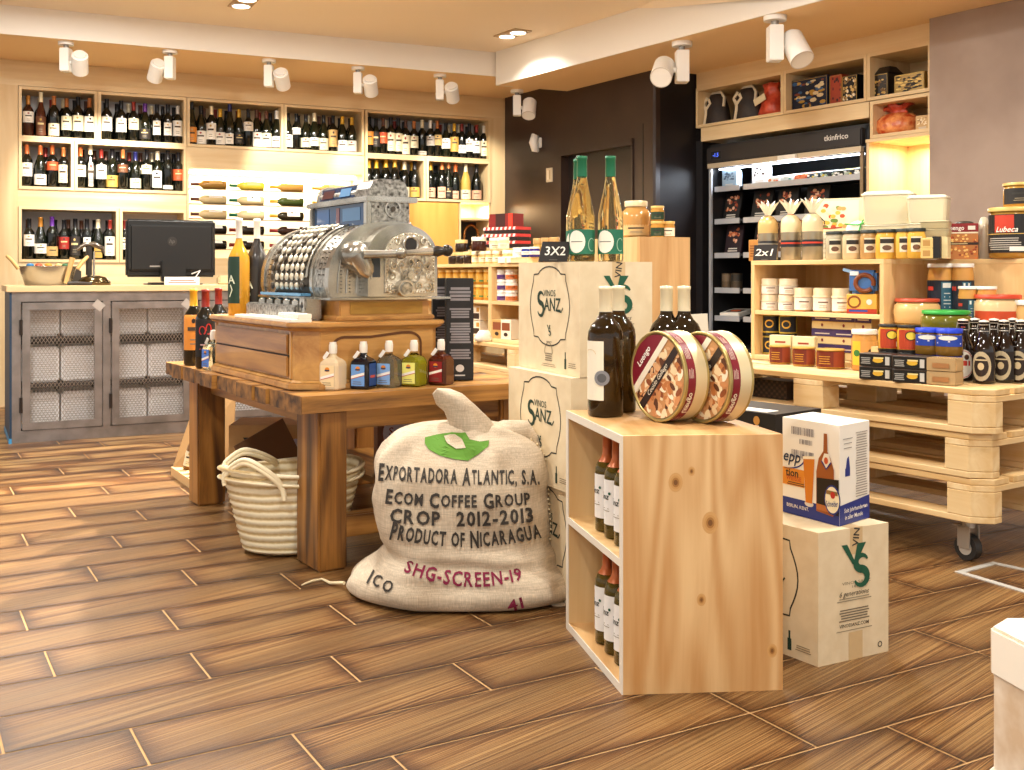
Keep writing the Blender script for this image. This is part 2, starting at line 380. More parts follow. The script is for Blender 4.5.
# dark wall with the door
drr = (Dq-Aq).normalized(); p1 = hit(Aq, math.degrees(math.atan2(drr.y, drr.x)), 562)[0]; p2 = hit(Aq, math.degrees(math.atan2(drr.y, drr.x)), 632)[0]
nb = Vector((-drr.y, drr.x))
if nb.y < 0: nb = -nb
mb = MB()
def seg(mb, a, b, z0, z1, m, t, n): mb.prism([a, b, b+n*t, a+n*t], z0, z1, m)
seg(mb, Aq, p1, 0, 2.7, DARK, .12, nb); seg(mb, p2, Dq, 0, 2.7, DARK, .12, nb); seg(mb, p1, p2, 2.0, 2.7, DARK, .12, nb)
struct('wall_rear', mb)
seg(d1 := MB(), p1+nb*.07, p2+nb*.07, .0, 2.0, noisy('black brown door', '#1f1612', '#271b15', 3, .4), .04, nb); struct('door_1', d1)
fr = MB()
for a, b, z0, z1 in ((p1-drr*.05, p1, 0, 2.05), (p2, p2+drr*.02, 0, 2.05), (p1-drr*.05, p2+drr*.02, 2.0, 2.05)):
    seg(fr, a-nb*.012, b-nb*.012, z0, z1, DARK, .02, nb)
seg(fr, p2+drr*.13-nb*.003, p2+drr*.142-nb*.003, 0, 2.15, BLACK, .004, nb)
struct('trim_1', fr)
mb = MB(); ax = (Eq-Dq).normalized(); mb.prism([Dq, Dq+Vector((.02, 0)), Eq+Vector((.3, .3)), Eq, ], 0, 2.6, DARK)
mb.prism([Dq, Eq, Eq+nb*.3, Dq+nb*.3], 0, 2.6, noisy('charcoal lacquer', '#211f22', '#29262a', 3, .34)); struct('wall_column', mb)
# right wall behind the cabinetry and the plaster column
nR = Vector((-math.sin(math.radians(TR)), math.cos(math.radians(TR))))     # away from the room
wallseg('wall_right', Eq+nR*.75, Eq+nR*.75+off((0, 0), TR, 6.5), 0, 2.9, WALLM, .1, 1)
cp, _ = hit(Eq-nR*.1, TR, 929.5)
mb = MB(); e2 = off(cp, TR, 3.2); mb.prism([cp, e2, e2+nR*.7, cp+nR*.7], 0, 2.9, PLAS); struct('wall_right_column', mb)
# ceiling: raised tray, lower perimeter soffits and pale fascias
c0 = P(180, 49.2, 7.78).xy; c1 = P(497, 77.5, 8.86).xy          # left fascia line at z 2.62
dl = (c1-c0).normalized(); cL = c1-dl*7
mb = MB(); mb.prism([Vector((-7.5, -2)), Vector((5, -2)), Vector((5, 10)), Vector((2, 12.5)), Vector((-7.5, 12.5))], 2.815, 2.9, CEIL); struct('ceiling', mb)
mb = MB(); q1 = c1; q2 = c1+dl*2.2; s0 = cL+Vector((0, 4)); mb.prism([cL, q2, q2+Vector((-1, 3)), cL+Vector((-1.6, 3.0))], 2.62, 2.81, SOFF)
struct('ceiling_soffit_back', mb)
r1p = P(497, 85.5, 8.82).xy; r2p = P(776, 12.5, 6.36).xy; dr = (r2p-r1p).normalized(); nrr = Vector((-dr.y, dr.x))
if nrr.x < 0: nrr = -nrr
r3 = r1p+dr*9; kx = dl*3.0
mb = MB(); mb.prism([r1p+nrr*.006, r3+nrr*.006, r3+kx, r1p+kx], 2.54, 2.812, SOFF); struct('ceiling_soffit_right', mb)
nl = Vector((dl.y, -dl.x))
mb = MB(); seg(mb, cL, c1, 2.618, 2.814, FASC, .012, nl); struct('trim_2', mb)
mb = MB(); seg(mb, r1p, r3, 2.538, 2.814, FASC, .012, -nrr); seg(mb, r1p, r1p+dl*.14, 2.538, 2.63, FASC, .01, nl); struct('trim_3', mb)
wd = MB(); a, b, c = Vector((.83, 7.43, 2.812)), Vector((1.25, 6.4, 2.812)), Vector((1.62, 6.13, 2.58))
wd.add([a, b, c, a+Vector((0, 0, .003)), b+Vector((0, 0, .003)), c+Vector((0, 0, .3))], [(0, 1, 2), (5, 4, 3), (0, 3, 4, 1), (1, 4, 5, 2), (2, 5, 3, 0)], CEIL); struct('trim_4', wd)
# ---------------------------------------------------------------- recessed ceiling lamps
def downlight(pts, lab):
    t = thing('ceiling_downlight', lab, 'ceiling light', (*pts[0].xy, 2.815))
    d = (pts[1]-pts[0]).xy; an = math.atan2(d.y, d.x); ln = d.length
    R = Matrix.Rotation(an, 3, 'Z'); mb = MB(); mb.box(R @ Vector((ln/2, 0, -.004)), (ln+.15, .15, .01), M('#b49a76', .5), rz=an); mb.build('frame', t)
    for q in pts:
        o = q-pts[0]; m2 = MB(); m2.cyl((o.x, o.y, -.014), .058, .006, M('#fff3dc', .5, emit=6), 20); m2.lathe([(.058, -.016), (.064, -.012), (.064, -.008)], WHITE, (o.x, o.y, 0), 20); m2.build('lamp', t)
        area('downlight_light', (q.x, q.y, 2.79), .1, 5, spread=2.2)
downlight([P(241, 4.5, 7.27), P(247, -1, 7.1)], 'recessed twin ceiling light above the wine wall, at the left')
downlight([P(507, 35, 8.2), P(518, 31, 8.07)], 'recessed twin ceiling light near the corner of the raised ceiling')
# ---------------------------------------------------------------- track spot heads
def track(u, v, z, side, tilt, lab, tgt=None, power=16, d=None, sc=1, hang=.14):
    """mount seen at (u, v) on a ceiling of height z"""
    d = (z-1)*F/(HV-v) if d is None else d; p = P(u, v, d); p.z = z
    t = thing('track_spotlight', lab, 'spotlight', p); m = WHITE
    mb = MB(); mb.cyl((0, 0, -.02*sc), .045*sc, .02*sc, m, 20); mb.build('mount', t)
    mb = MB(); mb.cyl((0, 0, -.04*sc), .015*sc, .022*sc, M('#8e8a84', .4, .6), 12); mb.build('pivot', t)
    mb = MB(); mb.box((0, 0, -(.04+hang/2)*sc), (.055*sc, .07*sc, hang*sc), m); mb.build('driver_box', t, bevel=.004)
    dd = Vector(tgt)-p if tgt is not None else Vector((0, 1, -1)); dd.normalize()
    R = dd.to_track_quat('Z', 'Y').to_matrix()
    hc = Vector((side*.085*sc, 0, -.13*sc)); mb = MB()
    mb.cyl(hc-dd*.06*sc, .048*sc, .125*sc, m, 24, R); mb.cyl(hc-dd*.075*sc, .035*sc, .016*sc, m, 24, R)
    mb.lathe([(.048*sc, .125*sc), (.044*sc, .127*sc), (.042*sc, .11*sc), (0, .105*sc)], M('#d8d2c8', .4), hc-dd*.06*sc, 24, R)
    mb.build('lamp_head', t); mb = MB(); mb.tube([(0, 0, -.12*sc), hc], .012*sc, m); mb.build('arm', t)
    spot('track_light', p+hc+dd*.09*sc, p+hc+dd*2, power, 62, .55)
def WP(u, z, o=0.0):
    t = TBu(u); return Vector((cB*t+sB*o, 10+sB*t-cB*o, z))
track(66, 42, 2.62, 1, 0, 'leftmost white track spotlight above the wine shelves', WP(70, 1.9), 62, sc=1.15)
track(170, 50.5, 2.62, -1, 0, 'white track spotlight above the top left shelf of white labelled bottles', WP(140, 1.9), 62, sc=1.15)
track(269, 59.5, 2.62, 1, 0, 'white track spotlight above the lit rack of lying bottles', WP(290, 2.0), 60, sc=1.15)
track(358, 67, 2.62, 1, 0, 'white track spotlight above the post left of the last wine shelf', WP(372, 1.9), 60, sc=1.15)
track(440, 74.5, 2.62, 1, 0, 'white track spotlight above the long right wine shelf', WP(460, 1.85, -.1), 66, sc=1.15)
track(517, 90, 2.54, 1, 0, 'white track spotlight in the corner above the dark wall', (-.1, 8.0, .9), 50, sc=1.2)
track(682, 42, 2.54, -1, 0, 'white track spotlight above the dark column, left of the display fridge', (.3, 4.4, .6), 60, sc=1.5)
track(775, 16, 2.54, 1, 0, 'large white track spotlight above the tins cabinet on the right', (2.0, 5.4, 1.0), 60, sc=1.5)
# ---------------------------------------------------------------- bottles
def shade(h, k):
    c = lin(h); return tuple(x*k for x in c)
DG = M('#0d0f0b', .08, coat=.3); DR = M('#160c0a', .08, coat=.3); GRN = M('#11150b', .08, coat=.3)
SH = {  # r, h, profile (r fraction, z fraction)
 'bordeaux': (.0385, .305, [(.0, 0), (.90, 0), (1, .015), (1, .60), (.97, .64), (.80, .69), (.50, .74), (.38, .78), (.365, .96), (.40, .965), (.40, .995), (0, 1)]),
 'burgundy': (.042, .300, [(.0, 0), (.92, 0), (1, .015), (1, .46), (.96, .52), (.74, .63), (.48, .74), (.36, .80), (.345, .96), (.38, .965), (.38, .995), (0, 1)]),
 'champagne': (.045, .320, [(.0, 0), (.92, 0), (1, .015), (1, .46), (.96, .53), (.76, .64), (.48, .76), (.36, .84), (.35, .94), (.42, .95), (.40, .985), (.2, 1), (0, 1)]),
 'slim': (.036, .325, [(.0, 0), (.85, 0), (.95, .015), (.9, .2), (1, .42), (.85, .56), (.55, .68), (.42, .76), (.37, .96), (.42, .965), (.42, .995), (0, 1)]),
 'flute': (.038, .345, [(.0, 0), (.95, 0), (1, .012), (1, .36), (.95, .45), (.74, .58), (.52, .70), (.40, .79), (.37, .96), (.40, .965), (.40, .995), (0, 1)])}
SCALE = 1.04
def prof(shape, k=1, grow=0):
    r, h, p = SH[shape]; r *= k; h *= k; return [(a*r+(grow if a > 0 else 0), z*h) for a, z in p]
def sect(pr, z0, z1, g):
    out = []
    def at(z):
        for (a, b), (c, d) in zip(pr, pr[1:]):
            if b <= z <= d and d > b: return a+(c-a)*(z-b)/(d-b)
        return pr[-1][0]
    out.append((at(z0)+g, z0)); out += [(a+g, z) for a, z in pr if z0 < z < z1]; out.append((at(z1)+g, z1)); return out
CAPC = {'black': '#17161a', 'orange': '#b45f2e', 'copper': '#b06a35', 'red': '#84281f', 'gold': '#c79a35', 'cream': '#e3d6b4', 'white': '#ece8de', 'silver': '#b9b4ac', 'navy': '#23265e', 'purple': '#5b2d86', 'brown': '#5a3626', 'bronze': '#a86f28', 'yellow': '#d8a52c', 'green': '#1f6a48'}
LABC = {'white': '#efe9dd', 'cream': '#eadfbd', 'orange': '#d98a34', 'tan': '#c8a466', 'red': '#9c2a22', 'rust': '#c4532a', 'pink': '#d9a98c', 'grey': '#b9b0a6', 'brown': '#6b4026', 'dark': '#2b2522', 'gold': '#c09a4a'}
def wine(label, loc, shape='bordeaux', cap='black', lab=None, glass=None, k=SCALE, rz=0, group=None, rot=None, parts=True, n=14, label_art=None, name='wine_bottle', capz=.775, cat='wine bottle', arcw=1.25):
    glass = glass or DG; pr = prof(shape, k); r, h = SH[shape][0]*k, SH[shape][1]*k
    body = cached(('bt', shape, k, glass.name, n), lambda: MB().lathe(pr, glass, n=n).mesh('bottle'))
    o = obj(name, body, None, loc, rz, label, cat, group, rot=rot)
    if not parts: return o
    if cap:
        cm = M(CAPC.get(cap, cap), .35, .2)
        obj('capsule', cached(('cp', shape, k, cap, n, capz), lambda: MB().lathe(sect(pr, capz*h, .9995*h, .0008)+[(0, h+.0006)], cm, n=n).mesh('capsule')), o)
    if lab:
        c, z0, z1 = lab[:3]; w = lab[3] if len(lab) > 3 else arcw
        def mk():
            mb = MB(); m = M(LABC.get(c, c), .6)
            mb.lathe(sect(pr, z0*h, z1*h, .0007), m, n=10, a0=-PI/2-w, a1=-PI/2+w)
            f = Face(mb, warp=lambda x, y, hh: Vector(((r+.0008+hh)*math.sin(x/r), -(r+.0008+hh)*math.cos(x/r), y)))
            zc = (z0+z1)/2*h; q = (z1-z0)*h
            ink = M('#4a3d30', .7) if c not in ('dark', 'red', 'brown', 'rust') else M('#d8c08a', .6)
            if label_art: label_art(f, zc, q, r)
            else:
                rr = random.Random(hash((round(z0*100), round(z1*100), len(c), ord(c[0]), ord(c[-1]))))
                f.lines(-r*.6, zc+q*.05, r*.6, zc+q*.2, 1, ink, .7); f.lines(-r*.4, zc-q*.34, r*.4, zc-q*.1, 2, GREYINK, .3, 2)
                if q > .07: f.ell(0, zc+q*.33, r*.2, q*.07, M(LABC[rr.choice(['red', 'gold', 'dark', 'tan'])], .6), n=10)
            return mb.mesh('label')
        obj('label', cached(('lb', shape, k, c, z0, z1, w, label_art and label_art.__name__), mk), o)
    return o
# ---------------------------------------------------------------- back shelving
def wobj(mb, name, **kw): return mb.build(name, None, (*WB, 0), math.radians(TB), **kw)
SD = .34                                                       # depth of the shelving
def panel(nm, u0, u1, z0, z1, m=OAK, y0=0, y1=SD):
    mb = MB(); a, b = TBu(u0), TBu(u1); mb.b2((a, y0, z0), (b, y1, z1), m); o = wobj(mb, nm); o['kind'] = 'structure'; return o
nT = [5]
def trim(*a, **k):
    o = panel('trim_%d' % nT[0], *a, **k); nT[0] += 1; return o
trim(-70, 505, 2.43, 2.62); trim(-70, 18, 0, 2.43, OAKV); trim(490.6, 505, 0, 2.43, OAKV)
trim(186.6, 364.4, 1.86, 2.045); trim(18, 186.6, 1.515, 1.645); trim(18, 186.6, 0, 1.09); trim(186.6, 364.4, 0, 1.13)
trim(364.4, 404.5, 0, 1.65, OAKV)
trim(404.5, 490.6, 0, .95)
GREYBACK = M('#dedada', .7)
def cell(u0, u1, z0, z1, lab, back=OAK, t=.022, split=None, fr=.012):
    """one open wine box of the wall shelving"""
    a, b = TBu(u0), TBu(u1); w = b-a; p = WB+Vector((cB, sB))*a
    o = thing('wine_shelf', lab, 'wall shelf', (*p, z0), math.radians(TB))
    for nm, q0, q1 in (('side_panel', (0, 0, 0), (t, SD, z1-z0)), ('side_panel', (w-t, 0, 0), (w, SD, z1-z0)), ('top_panel', (t, 0, z1-z0-t), (w-t, SD, z1-z0)), ('shelf_board', (t, 0, 0), (w-t, SD, t))):
        mb = MB(); mb.b2((q0[0], -fr, q0[2]), q1, OAKV if nm == 'side_panel' else OAK); mb.build(nm, o)
    mb = MB(); mb.b2((t, SD-.012, t), (w-t, SD-.002, z1-z0-t), back); mb.build('back_panel', o)
    return o
CL = [('A', 18.5, 97.5, 2.03, 2.425, GREYBACK, 'open oak wine shelf at the far left of the top row'),
 ('B', 98, 186.3, 2.03, 2.425, GREYBACK, 'open oak wine shelf, second from the left in the top row'),
 ('C', 186.9, 283.4, 2.03, 2.425, OAK, 'open oak wine shelf above the left half of the lit bottle rack'),
 ('D', 283.9, 363.8, 2.03, 2.425, OAK, 'open oak wine shelf above the right half of the lit bottle rack'),
 ('E', 364.9, 490.2, 2.03, 2.425, GREYBACK, 'long open oak wine shelf at the right end of the top row'),
 ('F', 18.5, 74, 1.645, 2.029, GREYBACK, 'short open oak wine shelf with orange capped bottles in the second row'),
 ('G', 74.5, 186.3, 1.645, 2.029, GREYBACK, 'long open oak wine shelf beneath the second shelf of the top row'),
 ('H', 364.9, 425.5, 1.65, 2.029, GREYBACK, 'open oak shelf of gold foiled bottles just above the cash register'),
 ('I', 426, 490.2, 1.65, 2.029, GREYBACK, 'open oak shelf of sparkling wines below the long right shelf'),
 ('J', 18.5, 119, 1.09, 1.515, GREYBACK, 'low open oak wine shelf above the metal basket'),
 ('K', 119.5, 186.3, 1.09, 1.515, GREYBACK, 'low open oak wine shelf half hidden by the monitor')]
for c in CL: cell(c[1], c[2], c[3], c[4], c[6], c[5])
ORD = ['first', 'second', 'third', 'fourth', 'fifth', 'sixth', 'seventh', 'eighth', 'ninth', 'tenth', 'eleventh', 'twelfth', 'thirteenth', 'fourteenth', 'fifteenth', 'sixteenth', 'seventeenth']
L_ = lambda c, a=.1, b=.5: (c, a, b)
BOT = {
'A': ('top left wine shelf', [(28.2, 'bordeaux', 'bronze', L_('white', .33, .6), '#3a1a10'), (40.9, 'slim', 'cream', L_('brown', .04, .45), '#4a2214'), (54, 'bordeaux', 'copper', L_('cream', .04, .33)), (66.6, 'bordeaux', 'copper', L_('cream', .2, .55)), (78.2, 'bordeaux', 'black', L_('cream', .18, .55)), (89.5, 'bordeaux', 'copper', L_('white', .18, .55))]),
'B': ('second shelf of the top row', [(106.7, 'bordeaux', 'black', L_('white', .22, .56)), (121.2, 'bordeaux', 'black', L_('white', .22, .56)), (133.6, 'bordeaux', 'red', L_('cream', .3, .58)), (145, 'burgundy', 'purple', L_('dark', .08, .34)), (157, 'bordeaux', 'black', ('white', .2, .56, .8)), (167.9, 'bordeaux', 'black', ('white', .2, .52, .8)), (177.6, 'bordeaux', 'silver', L_('white', .2, .6))]),
'C': ('third shelf of the top row', [(191.7, 'flute', 'black', L_('orange', .05, .38)), (201, 'burgundy', 'black', L_('white', .03, .36)), (211.4, 'bordeaux', 'cream', L_('white', .15, .56)), (220.2, 'burgundy', 'yellow', L_('white', .04, .36)), (229.8, 'flute', 'navy', ('white', .05, .28, .9)), (239, 'burgundy', 'gold', L_('dark', .08, .34)), (248.4, 'bordeaux', 'black', L_('white', .42, .66)), (256.7, 'burgundy', 'brown', L_('white', .03, .4)), (266.4, 'burgundy', 'brown', L_('cream', .03, .4)), (276.7, 'burgundy', 'white', L_('white', .04, .32))]),
'D': ('fourth shelf of the top row', [(288, 'burgundy', 'black', L_('white', .06, .4)), (296.4, 'bordeaux', 'black', L_('white', .42, .6)), (306, 'burgundy', 'black', L_('cream', .08, .34)), (314.4, 'burgundy', 'cream', L_('white', .12, .34)), (323.7, 'burgundy', 'black', L_('cream', .03, .35)), (333, 'bordeaux', 'black', L_('tan', .13, .6)), (342.3, 'burgundy', 'yellow', L_('white', .03, .33)), (351.8, 'burgundy', 'yellow', L_('grey', .03, .33))]),
'E': ('long right shelf', [(369.6, 'bordeaux', 'black', L_('orange', .24, .6)), (376, 'burgundy', 'black', L_('dark', .2, .62)), (383.2, 'bordeaux', 'brown', L_('rust', .3, .6)), (390.8, 'bordeaux', 'black', L_('cream', .1, .58)), (398.3, 'bordeaux', 'black', L_('cream', .1, .58)), (405.8, 'bordeaux', 'brown', L_('cream', .03, .56)), (414, 'bordeaux', 'copper', L_('cream', .22, .56)), (422.2, 'bordeaux', 'cream', L_('grey', .04, .14)), (430.4, 'bordeaux', 'white', L_('grey', .3, .56)), (437.3, 'bordeaux', 'copper', L_('tan', .32, .6)), (445.9, 'burgundy', 'black', L_('white', .26, .55)), (454.3, 'bordeaux', 'yellow', L_('gold', .18, .6)), (461.9, 'bordeaux', 'red', L_('white', .15, .38)), (469.4, 'bordeaux', 'black', L_('white', .2, .55)), (476.5, 'bordeaux', 'red', L_('white', .17, .52)), (483.7, 'bordeaux', 'white', L_('cream', .1, .54))]),
'F': ('short second row shelf', [(26.9, 'bordeaux', 'orange', L_('white', .24, .56)), (40.3, 'burgundy', 'orange', L_('white', .05, .3)), (52.3, 'bordeaux', 'orange', L_('rust', .4, .6)), (63.4, 'bordeaux', 'copper', ('cream', .12, .56, .9))]),
'G': ('long second row shelf', [(80.5, 'bordeaux', 'orange', L_('cream', .28, .56)), (90.4, 'slim', 'cream', ('grey', .05, .6, .5)), (101.3, 'bordeaux', 'red', L_('white', .25, .6)), (112.3, 'burgundy', 'black', L_('gold', .06, .34)), (123, 'bordeaux', 'copper', L_('brown', .42, .62)), (135.5, 'burgundy', 'navy', L_('cream', .05, .3)), (146.9, 'bordeaux', 'black', L_('cream', .4, .62)), (157.5, 'burgundy', 'cream', ('white', .08, .5, .9)), (167.9, 'bordeaux', 'black', L_('white', .05, .14)), (178.5, 'bordeaux', 'black', L_('rust', .28, .56))]),
'H': ('shelf above the cash register', [(368.9, 'champagne', 'gold', None), (376.5, 'champagne', 'yellow', L_('gold', .05, .35)), (386, 'champagne', 'yellow', L_('cream', .05, .35)), (395, 'champagne', 'gold', L_('cream', .05, .35)), (404.6, 'champagne', 'cream', L_('cream', .04, .3)), (414.7, 'champagne', 'black', L_('gold', .04, .3))]),
'I': ('sparkling wine shelf', [(430.4, 'champagne', 'gold', L_('pink', .05, .3)), (442, 'champagne', 'copper', ('pink', .04, .32, .8)), (448.6, 'flute', 'copper', L_('dark', .05, .3)), (455.5, 'champagne', 'orange', ('pink', .03, .24, .8)), (465.8, 'champagne', 'cream', L_('cream', .03, .28), '#c9a452'), (476.6, 'champagne', 'black', L_('pink', .04, .28))]),
'J': ('low shelf above the metal basket', [(29.2, 'bordeaux', 'black', L_('white', .32, .6)), (40.5, 'burgundy', 'bronze', L_('white', .14, .37)), (52, 'bordeaux', 'purple', L_('tan', .08, .3)), (63.9, 'bordeaux', 'black', L_('red', .26, .56)), (75.3, 'bordeaux', 'black', L_('dark', .1, .56)), (87, 'bordeaux', 'black', ('white', .2, .54, .7)), (98, 'burgundy', 'cream', ('gold', .05, .3, .7)), (110, 'bordeaux', 'red', L_('white', .1, .58))]),
'K': ('low shelf behind the monitor', [(124.7, 'bordeaux', 'red', L_('white', .26, .56))])}
zc = {c[0]: c for c in CL}
for key, (nm, lst) in BOT.items():
    c = zc[key]; z = c[3]+.0225
    for i, b in enumerate(lst):
        u, shp, cap, lab = b[:4]; gl = M(b[4], .1, coat=.3) if len(b) > 4 else (GRN if shp in ('burgundy', 'flute') else DG)
        big = cap or 'dark'
        ltxt = '%s label' % ('gilt' if lab and lab[0] == 'gold' else lab[0]) if lab else 'no label'
        if len(BOT[key][1]) == 1: s = 'dark wine bottle with red capsule and white label left of the monitor'
        else: s = '%s wine bottle, %s capsule, %s, %s from left on %s' % ('golden' if b[4:] and b[4] == '#c9a452' else 'dark', cap, ltxt, ORD[i], nm)
        w = s.split()
        if len(w) > 16: s = '%s capsule, %s, %s bottle from left on %s' % (cap, ltxt, ORD[i], nm)
        a = random.uniform(.05, .075); p = WP(u, z, a)
        p = Vector((cB*TBu(u)-sB*a, 10+sB*TBu(u)+cB*a, z)); kk = SCALE*random.uniform(.98, 1.05)
        kk = round(kk, 2)
        # keep its column: walk along the shelf so it still stands under column u
        q, t = hit(WB+Vector((-sB, cB))*a, TB, u)
        wine(s, (*q, z), shp, cap, lab, gl, kk, math.atan2(q.y, q.x)-PI/2+random.uniform(-.15, .15), n=12)
    # second row behind
    a0, a1 = TBu(c[1])+.07, TBu(c[2])-.07
    if key == 'K': a0 += .12
    n = int((a1-a0)/.084); 
    for i in range(n+1):
        t = a0+(a1-a0)*i/max(n, 1); y = .17+random.uniform(-.01, .01); q = WB+Vector((cB, sB))*t+Vector((-sB, cB))*y
        wine('dark wine bottle standing in the row behind on the '+nm, (*q, z), random.choice(['bordeaux', 'burgundy']) if key != 'H' else 'champagne', random.choice(['black', 'black', 'brown', 'red', 'cream']) if key != 'H' else 'yellow', None, DG, SCALE, 0, 'bottles in the back row of the '+nm, n=10)
# brown gift cartons behind the sparkling wines
# lit rack of lying bottles
t = thing('bottle_rack', 'backlit niche rack with five thin metal shelves of lying bottles', 'bottle rack', (*(WB+Vector((cB, sB))*TBu(187)), 1.13), math.radians(TB))
wN = TBu(364.2)-TBu(187)
mb = MB(); mb.b2((0, SD-.02, 0), (wN, SD, .73), M('#f1e6d2', .7)); mb.build('back_panel', t)
for a, b in ((0, .015), (wN-.015, wN)): mb = MB(); mb.b2((a, 0, 0), (b, SD-.02, .73), OAKV); mb.build('side_panel', t)
mb = MB(); mb.b2((.015, .19, .705), (wN-.015, .23, .72), M('#fff0d0', .5, emit=9)); mb.build('light_strip', t)
q = WB+Vector((cB, sB))*(TBu(187)+wN/2)+Vector((-sB, cB))*.19
area('rack_light', (q.x, q.y, 1.82), wN-.06, 15, (1, .88, .66), (0, 0, math.radians(TB)), .05)
zs = [1.70, 1.577, 1.455, 1.330, 1.205]
cols = [['#a67c3a', '#c6b23a', '#b98a45', '#b98a45', '#a67c3a'], ['#cdb98a', '#cdb98a', '#3d4a20', '#54501f', '#54501f'], ['#c9b183', '#d3bf92', '#2a2412', '#8a6a2a', '#8a6a2a'], ['#171310', '#1a1510', '#2a1610', '#2a1610', '#2a1610'], ['#171310', '#171310', '#171310', '#171310', '#171310']]
cn = {'#a67c3a': 'amber', '#c6b23a': 'yellow green', '#b98a45': 'golden', '#cdb98a': 'pale', '#3d4a20': 'green', '#54501f': 'olive', '#c9b183': 'pale straw', '#d3bf92': 'cream coloured', '#2a2412': 'dark olive', '#8a6a2a': 'bronze', '#171310': 'black', '#1a1510': 'near black', '#2a1610': 'dark red'}
for r_, z in enumerate(zs):
    mb = MB(); mb.b2((.015, .06, z-1.13-.005), (wN-.015, .17, z-1.13), M('#6b5438', .4, .5)); mb.build('metal_shelf', t)
    for i, u in enumerate([207, 245, 285, 327, 353][:5 if r_ < 2 else 4]):
        g = M(cols[r_][i], .12, coat=.3); q, tt = hit(WB+Vector((-sB, cB))*.11, TB, u); q = q+Vector((cB, sB))*.155
        if i == 4: q = q-Vector((cB, sB))*.03
        R = Matrix.Rotation(math.radians(TB), 4, 'Z') @ Matrix.Rotation(-PI/2, 4, 'Y')
        e = (R @ Matrix.Rotation(random.uniform(-.5, .5)+PI/2, 4, 'Z')).to_euler()
        s = '%s wine bottle lying on its side, %s along the %s rack shelf from top' % (cn[cols[r_][i]], ORD[i], ORD[r_])
        wine(s, (*q, z+.0385*.94+.001), 'bordeaux', ['brown', 'green', 'gold', 'gold', 'gold'][i] if r_ < 3 else 'red', ('white', .12, .5, 1.3) if r_ != 0 or i == 2 else ('tan', .12, .5, 1.3), g, .94, rot=e, n=12)
# orange oak cabinet door, lit open niche and the dark shelf right of the register
a, b = TBu(405), TBu(459); mb = MB(); o = thing('cabinet', 'orange oak cabinet with a plain door, right behind the cash register', 'cabinet', (*(WB+Vector((cB, sB))*a), .95), math.radians(TB))
mb.b2((0, .02, 0), (b-a, SD, .70), OAKB); mb.build('body', o); mb = MB(); mb.b2((.004, 0, .004), (b-a-.004, .019, .694), OAKB); mb.build('door', o)
a, b = TBu(459.4), TBu(490.4)
o = thing('wall_niche', 'brightly lit pale niche above a small dark open compartment', 'shelf niche', (*(WB+Vector((cB, sB))*a), .95), math.radians(TB))
mb = MB(); mb.b2((0, SD-.02, 0), (b-a, SD, .7), OAKV); mb.b2((0, 0, 0), (.015, SD-.02, .7), OAKV); mb.b2((b-a-.015, 0, 0), (b-a, SD-.02, .7), OAKV); mb.build('surround', o)
mb = MB(); mb.b2((.015, 0, .54), (b-a-.015, SD-.02, .56), OAK); mb.build('shelf_board', o); mb = MB(); mb.b2((.015, 0, .25), (b-a-.015, SD-.02, .27), OAK); mb.build('shelf_board', o)
mb = MB(); mb.b2((.015, SD-.05, .272), (b-a-.015, SD-.022, .538), M('#3a332e', .6)); mb.build('back_panel', o)
q = WP((459+490)/2, 1.62, -.1); area('niche_light', (q.x, q.y, 1.63), .2, 5, (1, .88, .62))
# copper pot still on the niche board
q, _ = hit(WB+Vector((-sB, cB))*.12, TB, 478); t = thing('copper_still', 'small copper still with a curved swan neck in the dark niche', 'ornament', (*q, 1.22), math.radians(TB))
cu = M('#b5773f', .25, .9); MB().lathe([(0, 0), (.07, 0), (.08, .03), (.07, .08), (.03, .12), (.02, .13)], cu, n=18).build('boiler', t)
mb = MB(); mb.tube([Vector((.0, 0, .12))]+[Vector((-.07+.07*math.cos(a), 0, .14+.09*math.sin(a))) for a in [k*PI/8 for k in range(9)]]+[Vector((-.14, 0, .05))], .011, cu); mb.build('neck', t)
# ---------------------------------------------------------------- counter with mesh doors
Cc = Vector((-2.944, 6.356)); ca = math.radians(27.5); CLN = 1.95
t = thing('shop_counter', 'long raw steel counter with two mesh doors and a pale wooden worktop edge', 'counter', (*Cc, 0), ca)
BLUE = noisy('dark blue painted panel', '#16324a', '#1d3c58', 4, .5)
DM = M('#1d1815', .8)
mb = MB(); mb.b2((.0, .022, .04), (CLN, .62, .055), DM); mb.b2((0, .60, .04), (CLN, .62, .89), DM); mb.b2((CLN-.02, .022, .04), (CLN, .6, .89), STEEL)
for z in (.32, .60): mb.b2((.02, .06, z), (CLN-.02, .6, z+.02), M('#2a211b', .7))
mb.build('carcass', t)
mb = MB(); mb.b2((-.012, .0, .03), (0, .62, .89), BLUE); mb.build('side_panel', t)
mb = MB(); mb.b2((-.016, -.0, .0), (0, .62, .03), M('#3f8fc0', .4)); mb.build('plinth', t)
mb = MB()
mb.b2((0, 0, 0), (CLN, .02, .07), STEEL); mb.b2((0, 0, .835), (CLN, .02, .892), STEEL)
for x in (0, .505, 1.03, 1.55): mb.b2((x, 0, .07), (x+.045 if x else .05, .02, .835), STEEL)
mb.build('frame', t, bevel=.002)
mb = MB(); mb.b2((-.03, -.02, .893), (CLN+.02, .66, .93), OAK); mb.build('worktop_edge', t, bevel=.003)
MESHW = M('#a89a8c', .4, .6)
